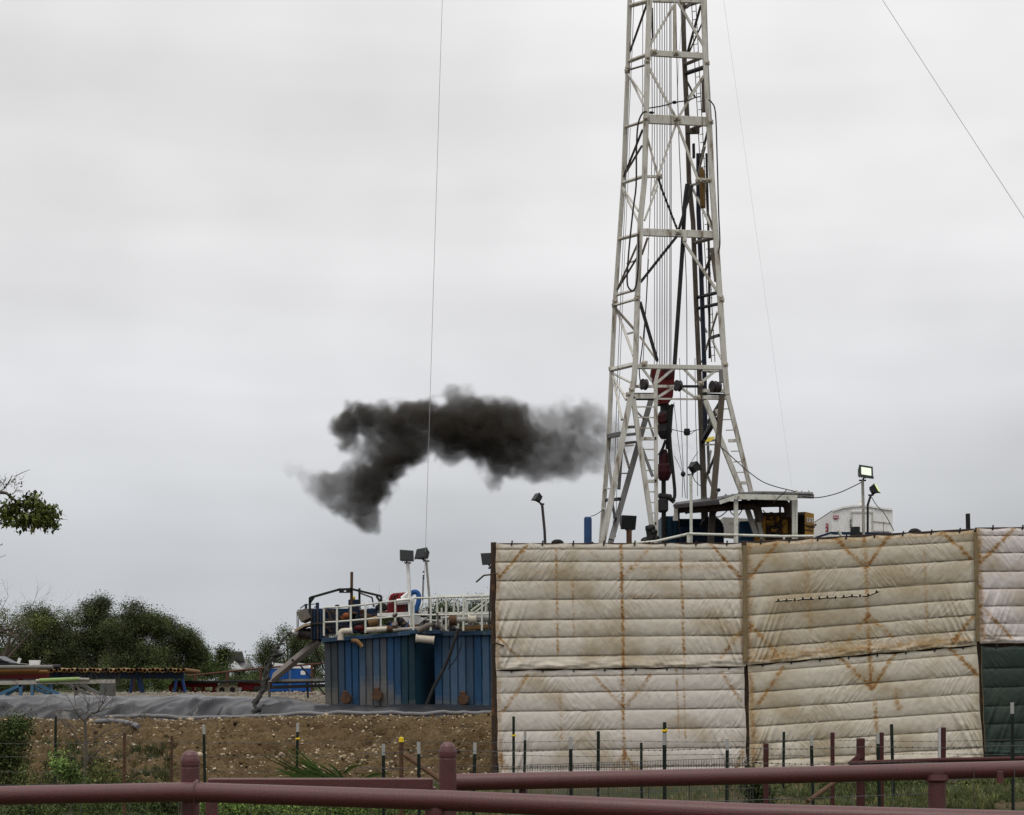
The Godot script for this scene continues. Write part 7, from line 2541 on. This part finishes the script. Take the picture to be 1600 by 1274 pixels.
func build_plants() -> void:
	var fine = blade_tuft(5, 16, 0.45, 0.018)
	var broad = blade_tuft(6, 12, 0.7, 0.03)
	scatter("grass", "green grass growing in the field before the bank and the wall", "grass", fine, mats.grass_green, tufts(5200, -60, 1680, 20.0, 29.0, 0.1, 0.24, -0.1, 21))
	scatter("dry_grass", "dry straw grass between the fences", "grass", fine, mats.grass_dry, tufts(2600, 560, 1300, 20.0, 30.4, 0.06, 0.2, -0.1, 22))
	scatter("weeds", "dark green weeds along the foot of the bank", "weeds", broad, mats.leaf_mid, tufts(2600, -60, 720, 21.0, 29.6, 0.14, 0.36, 0.0, 23))
	scatter("weeds", "green weeds on the rising ground at the right", "weeds", broad, mats.leaf_mid, tufts(3600, 1180, 1680, 20.0, 27.0, 0.08, 0.22, -0.12, 24))

	scatter("weeds", "dull weeds and dry stalks growing over the left end of the bank", "weeds", broad, mats.leaf_dark, tufts(1700, -60, 270, 28.5, 34.5, 0.12, 0.34, -0.05, 25))
	scatter("weeds", "pale leafy weeds and straw below the second rail at the right", "weeds", broad, plain("weed_pale", Color(0.2, 0.2, 0.12), 0.7), tufts(1500, 1180, 1680, 20.5, 26.5, 0.06, 0.18, -0.02, 26))
	scatter("grass", "bright green grass clumps left of the near corner post", "grass", fine, mats.leaf_bright, tufts(700, 130, 275, 22.5, 27.0, 0.2, 0.42, 0.0, 27))
	mats.shrub_leaf = leaf_cluster(8, 22, 0.13, 0.045)
	var list = [
		["green_shrub", "leafy green shrub at the photograph's left edge in front of the bank", 26.0, [[10, 1150, 30, 30], [30, 1135, 24, 20], [-10, 1175, 36, 36], [22, 1185, 28, 30], [10, 1215, 34, 24]], "leaf_mid", 900, -0.15],
		["bright_sapling", "bright green sapling beside the left T-post", 23.0, [[88, 1187, 2, 3], [94, 1196, 4, 5], [103, 1206, 5, 5], [114, 1217, 6, 5]], "leaf_bright", 60, -0.2],
		["low_bush", "low olive bush under the bare shrub", 24.0, [[150, 1215, 30, 20], [60, 1215, 36, 16], [190, 1225, 24, 14]], "leaf_olive", 200, 0.05],
		["green_shrub", "green leafy shrub low at the wall's dark middle joint", 22.0, [[1182, 1235, 14, 24], [1172, 1215, 8, 16], [1192, 1250, 16, 18]], "leaf_mid", 240, 0.0],
		["low_bush", "wide green bush below the second rail, left of its post", 24.0, [[1300, 1245, 40, 20], [1350, 1240, 40, 20], [1400, 1236, 40, 24], [1440, 1245, 30, 20]], "leaf_mid", 620, -0.15],
		["low_bush", "pale green bush below the second rail at the right edge", 24.0, [[1510, 1238, 36, 20], [1560, 1240, 40, 24], [1610, 1236, 40, 26]], "leaf_olive", 620, -0.15],
		["low_bush", "green bush behind the near rail, left of the corner post", 22.0, [[60, 1262, 60, 12], [180, 1264, 60, 12], [250, 1258, 40, 14]], "leaf_mid", 620, -0.1],
		["low_bush", "bright green bush behind the near rail, right of the corner post", 22.0, [[350, 1264, 40, 12], [440, 1266, 60, 10], [540, 1262, 50, 12], [620, 1266, 40, 10]], "leaf_bright", 620, -0.05]]
	for i in list.size():
		var q = list[i]
		var foot = spot(q[3][0][0], 1240, q[2])
		foot.y = ground_y(foot.x, q[2])
		var t = thing(q[0], q[1], "shrub", foot)
		rng.seed = 700 + i
		var s = shape()
		for b in q[3]:
			var e = spot(b[0], b[1], q[2])
			var from = Vector3(lerpf(foot.x, e.x, 0.7), ground_y(e.x, q[2]) - 0.05, foot.z)
			s.tube([from, from.lerp(e, 0.5) + Vector3(rng.randfn(), 0, rng.randfn()) * 0.04, e], [0.012, 0.009, 0.004], 5)
			for k in 4:
				grow(s, from.lerp(e, 0.6), Vector3(rng.randfn(), 1.2, rng.randfn()).normalized(), span(b[3], q[2]), 0.006, 1, 0.5)
		part("stems", s, mats.twig, t)
		crown(t, "foliage", q[3], q[2], q[5], mats.shrub_leaf, mats[q[4]], 800 + i, q[6], 0.7, 1.5, 0.45)

	# the tuft of long green blades
	var foot = ground_at(spot(500, 0, 23.5).x, 23.5)
	foot.y = spot(0, 1222, 23.5).y
	var lt = thing("long_grass", "tuft of long arching green blades between the domed posts", "grass tuft", foot)
	var lens_ = [[512, 1222, 440, 1190, 428, 1172], [514, 1222, 470, 1180, 448, 1166], [500, 1222, 452, 1196, 424, 1204], [520, 1222, 500, 1196, 470, 1188], [524, 1222, 520, 1196, 545, 1186], [516, 1222, 476, 1200, 440, 1214], [530, 1222, 540, 1198, 560, 1206], [506, 1222, 486, 1192, 462, 1176], [560, 1222, 580, 1202, 604, 1206], [566, 1222, 592, 1208, 606, 1218], [520, 1222, 488, 1206, 455, 1210], [528, 1222, 512, 1204, 488, 1200], [536, 1222, 528, 1206, 510, 1198], [480, 1222, 452, 1206, 432, 1196], [470, 1222, 450, 1210, 425, 1216]]
	for k in 60:
		var q = lens_[k % lens_.size()]
		rng.seed = 1500 + k
		var s = shape()
		var j = Vector3(rng.randfn() * 0.08, rng.randfn() * 0.03, rng.randfn() * 0.1)
		var a = spot(q[0], q[1], 23.5) + j * 0.6
		var m = spot(q[2], q[3], 23.5) + j
		var e = spot(q[4], q[5], 23.5) + j * 1.8
		var w = Vector3(0.01, 0.02, 0.012) * rng.randf_range(0.7, 1.5)
		var prev = a
		for i in range(1, 7):
			var u = i / 6.0
			var p = a.lerp(m, u).lerp(m.lerp(e, u), u)
			var w0 = w * (1.0 - (u - 1.0 / 6.0) * 0.9)
			var w1 = w * (1.0 - u * 0.97)
			s.quad(prev - w0, prev + w0, p + w1, p - w1, Vector3.BACK)
			prev = p
		part("blade", s, mats.leaf_bright if k % 3 else mats.leaf_mid, lt)

	# bare grey shrub in front of the bank
	rng.seed = 44
	var bs = thing("bare_shrub", "leafless grey shrub in front of the bank and liner at the left", "shrub", Vector3(spot(128, 0, 26).x, spot(0, 1235, 26).y, -26))
	var s = shape()
	var b0 = spot(128, 1240, 26)
	s.tube([b0, spot(134, 1180, 26), spot(133, 1124, 26)], [0.04, 0.03, 0.022], 7)
	part("trunk", s, mats.twig, bs)
	s = shape()
	for e in [[133, 1130, 118, 1104, 0.016], [133, 1126, 152, 1112, 0.018], [152, 1112, 168, 1092, 0.012], [168, 1092, 166, 1080, 0.006], [152, 1112, 190, 1100, 0.008], [118, 1104, 114, 1085, 0.007], [134, 1118, 140, 1098, 0.009], [134, 1160, 160, 1145, 0.014], [160, 1145, 205, 1130, 0.01], [134, 1175, 110, 1140, 0.012], [110, 1140, 90, 1120, 0.008], [133, 1150, 105, 1125, 0.01], [134, 1190, 180, 1150, 0.014], [180, 1150, 215, 1118, 0.008]]:
		var a = spot(e[0], e[1], 26)
		var b = spot(e[2], e[3], 26) + Vector3(0, 0, rng.randfn() * 0.1)
		s.tube([a, a.lerp(b, 0.5) + Vector3(rng.randfn(), rng.randfn(), rng.randfn()) * 0.02, b], [e[4], e[4] * 0.8, e[4] * 0.5], 6)
		for k in 4:
			grow(s, a.lerp(b, rng.randf_range(0.4, 1.0)), ((b - a).normalized() + Vector3(rng.randfn(), rng.randfn(), rng.randfn()) * 0.6).normalized(), 0.4, e[4] * 0.5, 2, 0.5)
	part("branches", s, mats.twig, bs)

	# the near tree at the left whose bough reaches into the picture
	var d = 15.0
	var nt = thing("near_tree", "near tree beyond the left edge whose bough with one leafy clump hangs into view", "tree", Vector3(-7.6, -0.1, -d))
	s = shape()
	s.tube([Vector3(-7.6, -0.3, -d), Vector3(-7.5, 1.4, -d), Vector3(-7.2, 2.6, -d), Vector3(-6.9, 4.0, -d), Vector3(-7.0, 5.4, -d)], [0.2, 0.16, 0.13, 0.09, 0.05], 10)
	part("trunk", s, mats.bark, nt)
	s = shape()
	rng.seed = 46
	var bough = [[-7.2, 2.6], [-6.4, 3.2]]
	s.tube([Vector3(-7.2, 2.6, -d), Vector3(-6.2, 3.15, -d), spot(-60, 775, d), spot(-10, 768, d), spot(10, 771, d), spot(24, 783, d), spot(40, 796, d)], [0.06, 0.045, 0.026, 0.019, 0.015, 0.011, 0.007], 8)
	for e in [[-30, 782, 8, 762, 0.009], [8, 762, 22, 745, 0.006], [22, 745, 40, 731, 0.004], [12, 772, 30, 768, 0.005], [-10, 770, 6, 790, 0.008], [6, 790, -8, 800, 0.006], [30, 790, 80, 806, 0.006], [80, 806, 104, 812, 0.003], [70, 800, 85, 788, 0.002], [88, 800, 100, 806, 0.002], [60, 775, 66, 768, 0.002], [52, 812, 57, 832, 0.004], [76, 812, 76, 836, 0.005], [40, 792, 62, 786, 0.005], [8, 764, -6, 744, 0.004], [4, 850, -40, 880, 0.004], [-60, 900, 10, 868, 0.004]]:
		var a = spot(e[0], e[1], d)
		var b = spot(e[2], e[3], d) + Vector3(0, 0, rng.randfn() * 0.05)
		s.tube([a, a.lerp(b, 0.5) + Vector3(rng.randfn(), rng.randfn(), rng.randfn()) * 0.012, b], [e[4], e[4] * 0.8, e[4] * 0.5], 6)
	for k in 26:
		var a = spot(rng.randf_range(-10, 30), rng.randf_range(748, 775), d)
		grow(s, a, Vector3(rng.randf_range(-0.2, 1), rng.randfn() * 0.7, rng.randfn() * 0.5).normalized(), 0.07, 0.0025, 1, 0.7)
	for k in 5:
		grow(s, Vector3(-7.0, 3.4 + k * 0.4, -d), Vector3(rng.randfn(), 0.7, rng.randfn()).normalized(), 1.3, 0.035, 2, 0.5)
	part("boughs", s, mats.bark, nt)
	var small = leaf_cluster(9, 7, 0.05, 0.052)
	crown(nt, "leaves", [[20, 800, 20, 20], [45, 805, 30, 22], [72, 805, 19, 19], [50, 785, 14, 10], [75, 793, 14, 10], [30, 815, 24, 13], [8, 805, 14, 14], [78, 818, 8, 12], [52, 776, 5, 5]], d, 500, small, mats.leaf_olive, 47, -0.2, 0.75, 1.3, 0.45)
	crown(nt, "buds", [[15, 755, 24, 18], [30, 758, 10, 12]], d, 34, leaf_cluster(10, 2, 0.02, 0.028), mats.leaf_dark, 48, -0.5, 0.7, 1.2)
	# a second thin bare tree at the left edge, farther off
	d = 40.0
	var t2 = thing("bare_tree", "thin bare twiggy tree on the left edge above the dark vehicle", "tree", Vector3(spot(-60, 0, d).x, ground_y(spot(-60, 0, d).x, 36.0), -d))
	s = shape()
	rng.seed = 51
	var f0 = spot(-60, 1100, d)
	f0.y = t2.position.y - 0.2
	s.tube([f0, spot(-50, 1020, d), spot(-30, 985, d)], [0.09, 0.07, 0.04], 8)
	part("trunk", s, mats.bark, t2)
	s = shape()
	for e in [[-30, 985, 10, 930], [-40, 1000, 22, 975], [-30, 985, -10, 915], [-45, 1010, 15, 1000], [-36, 990, 8, 955], [-45, 1005, 30, 990]]:
		var a = spot(e[0], e[1], d)
		var b = spot(e[2], e[3], d)
		grow(s, a, (b - a).normalized(), a.distance_to(b), 0.028, 3, 0.42)
	part("branches", s, mats.bark, t2)


# ---------------------------------------------------------------- exhaust smoke, banks of mist drawn by the wind
func build_smoke() -> void:
	var d = 60.0
	var root = thing("smoke", "black diesel smoke drifting left from behind the mast", "smoke", spot(720, 690, d))
	root.set_meta("kind", "stuff")
	var blobs = [[935, 690, 40, 0.4], [925, 652, 26, 0.34], [893, 660, 36, 0.62], [905, 715, 34, 0.42], [862, 705, 42, 0.6], [945, 720, 20, 0.25], [850, 652, 24, 0.3], [835, 725, 30, 0.5], [812, 692, 44, 1.3], [798, 655, 28, 1.2], [770, 672, 42, 2.0], [778, 726, 28, 1.2], [772, 755, 15, 0.9], [738, 672, 42, 2.2], [722, 634, 24, 0.7], [706, 612, 13, 0.4], [732, 606, 11, 0.3], [694, 664, 38, 2.0], [656, 660, 32, 1.7], [622, 656, 30, 1.5], [588, 656, 26, 1.5], [556, 652, 26, 1.9], [536, 668, 20, 1.7], [540, 690, 18, 1.4], [600, 688, 26, 1.7], [578, 700, 18, 1.2], [562, 716, 14, 0.6], [560, 748, 26, 1.0], [520, 762, 26, 0.7], [700, 704, 24, 0.9], [645, 694, 30, 1.6], [618, 716, 30, 2.0], [594, 742, 30, 2.1], [576, 772, 28, 1.8], [560, 792, 26, 1.2], [576, 814, 18, 1.2], [587, 828, 9, 0.9], [532, 778, 28, 0.8], [503, 764, 22, 0.5], [482, 752, 18, 0.3], [460, 737, 17, 0.17], [445, 728, 12, 0.08], [540, 748, 22, 0.6], [1000, 680, 46, 0.06], [1060, 700, 44, 0.045], [955, 735, 24, 0.12]]
	# one field of density, drawn as closed shells of even fog inside one another
	var cell = 0.075
	var lo = spot(425, 868, d) + Vector3(0, 0, -2.1)
	var hi = spot(1120, 585, d) + Vector3(0, 0, 2.1)
	var nx = int((hi.x - lo.x) / cell) + 1
	var ny = int((hi.y - lo.y) / cell) + 1
	var nz = int((hi.z - lo.z) / cell) + 1
	var f = PackedFloat32Array()
	f.resize(nx * ny * nz)
	var weight = PackedFloat32Array()
	weight.resize(nx * ny * nz)
	for b in blobs:
		var c = spot(b[0], b[1], d) - lo
		var r = span(b[2], d) * 1.6
		var rz = r * 0.8
		for z in range(maxi(1, int((c.z - rz) / cell)), mini(nz - 2, int((c.z + rz) / cell) + 1) + 1):
			for y in range(maxi(1, int((c.y - r) / cell)), mini(ny - 2, int((c.y + r) / cell) + 1) + 1):
				for x in range(maxi(1, int((c.x - r) / cell)), mini(nx - 2, int((c.x + r) / cell) + 1) + 1):
					var e = (Vector3(x, y, z) * cell - c) / Vector3(r, r, rz)
					var q = 1.0 - e.length_squared()
					if q > 0.0:
						f[(z * ny + y) * nx + x] += q * q
						weight[(z * ny + y) * nx + x] += b[3] * q * q
	var curl = FastNoiseLite.new()
	curl.seed = 17
	curl.frequency = 0.6
	curl.fractal_octaves = 5
	curl.fractal_gain = 0.64
	curl.domain_warp_enabled = false
	var warp = FastNoiseLite.new()
	warp.seed = 23
	warp.frequency = 0.5
	warp.fractal_octaves = 2
	for z in range(1, nz - 1):
		for y in range(1, ny - 1):
			for x in range(1, nx - 1):
				var i = (z * ny + y) * nx + x
				var s = f[i]
				if s > 0.004:
					var p = Vector3(x, y, z) * cell
					var w = warp.get_noise_3dv(p) * 0.9
					var n = curl.get_noise_3d(p.x + w, p.y * 1.15 - w * 0.7, p.z + w * 0.5)
					var bil = 0.26 - absf(warp.get_noise_3d(p.x * 1.9 + 40.0, p.y * 1.9, p.z * 1.9 - w)) - 0.5 * absf(warp.get_noise_3d(p.x * 4.3, p.y * 4.3 + 20.0, p.z * 4.3))
					var body = minf(s, 1.1) * 0.9 + (n * 0.62 + bil * 0.75) * minf(1.0, s * 3.0)
					f[i] = weight[i] / s * (smoothstep(0.12, 0.84, body) * 1.15 + 0.12 * smoothstep(0.0, 0.3, body)) * (1.0 + n * 0.8)
	var levels = [[0.05, 0.09], [0.13, 0.16], [0.26, 0.26], [0.46, 0.38], [0.75, 0.5], [1.15, 0.7], [1.7, 0.9], [2.4, 1.1]]
	for l in levels:
		var m = FogMaterial.new()
		m.resource_name = "smoke_air"
		m.albedo = Color(0.115, 0.102, 0.085).linear_to_srgb()
		m.density = l[1] * 1.25
		var mesh = shell(f, nx, ny, nz, l[0], cell, lo - root.position)
		if mesh != null:
			tag(hold("smoke_body", mesh, m, root, Vector3.ZERO), "", "", "", "stuff")


# the closed surface on which a field on a grid passes a level (surface nets)
func shell(f: PackedFloat32Array, nx: int, ny: int, nz: int, level: float, cell: float, at: Vector3) -> ArrayMesh:
	var id = PackedInt32Array()
	id.resize(nx * ny * nz)
	id.fill(-1)
	var v = PackedVector3Array()
	var sx = 1
	var sy = nx
	var sz = nx * ny
	var corner = [0, sx, sy, sx + sy, sz, sx + sz, sy + sz, sx + sy + sz]
	var edges = [[0, 1], [2, 3], [4, 5], [6, 7], [0, 2], [1, 3], [4, 6], [5, 7], [0, 4], [1, 5], [2, 6], [3, 7]]
	for z in nz - 1:
		for y in ny - 1:
			var row = z * sz + y * sy
			for x in nx - 1:
				var i = row + x
				var a = f[i] > level
				if a == (f[i + 1] > level) and a == (f[i + sy] > level) and a == (f[i + sy + 1] > level) and a == (f[i + sz] > level) and a == (f[i + sz + 1] > level) and a == (f[i + sz + sy] > level) and a == (f[i + sz + sy + 1] > level):
					continue
				var sum = Vector3.ZERO
				var n = 0
				for e in edges:
					var p = f[i + corner[e[0]]]
					var q = f[i + corner[e[1]]]
					if (p > level) != (q > level):
						var t = (level - p) / (q - p)
						var c0 = Vector3(e[0] & 1, (e[0] >> 1) & 1, e[0] >> 2)
						var c1 = Vector3(e[1] & 1, (e[1] >> 1) & 1, e[1] >> 2)
						sum += c0.lerp(c1, t)
						n += 1
				id[i] = v.size()
				v.append(at + (Vector3(x, y, z) + sum / n) * cell)
	if v.is_empty():
		return null
	var idx = PackedInt32Array()
	for z in range(1, nz - 1):
		for y in range(1, ny - 1):
			var row = z * sz + y * sy
			for x in range(1, nx - 1):
				var i = row + x
				var a = f[i] > level
				for k in 3:
					var step = sx if k == 0 else sy if k == 1 else sz
					if a == (f[i + step] > level):
						continue
					var u = sy if k == 0 else sz if k == 1 else sx
					var w = sz if k == 0 else sx if k == 1 else sy
					var q0 = id[i - u - w]
					var q1 = id[i - w]
					var q2 = id[i]
					var q3 = id[i - u]
					if a:
						idx.append_array(PackedInt32Array([q0, q2, q1, q0, q3, q2]))
					else:
						idx.append_array(PackedInt32Array([q0, q1, q2, q0, q2, q3]))
	var arr = []
	arr.resize(Mesh.ARRAY_MAX)
	arr[Mesh.ARRAY_VERTEX] = v
	arr[Mesh.ARRAY_INDEX] = idx
	var m = ArrayMesh.new()
	m.add_surface_from_arrays(Mesh.PRIMITIVE_TRIANGLES, arr)
	return m
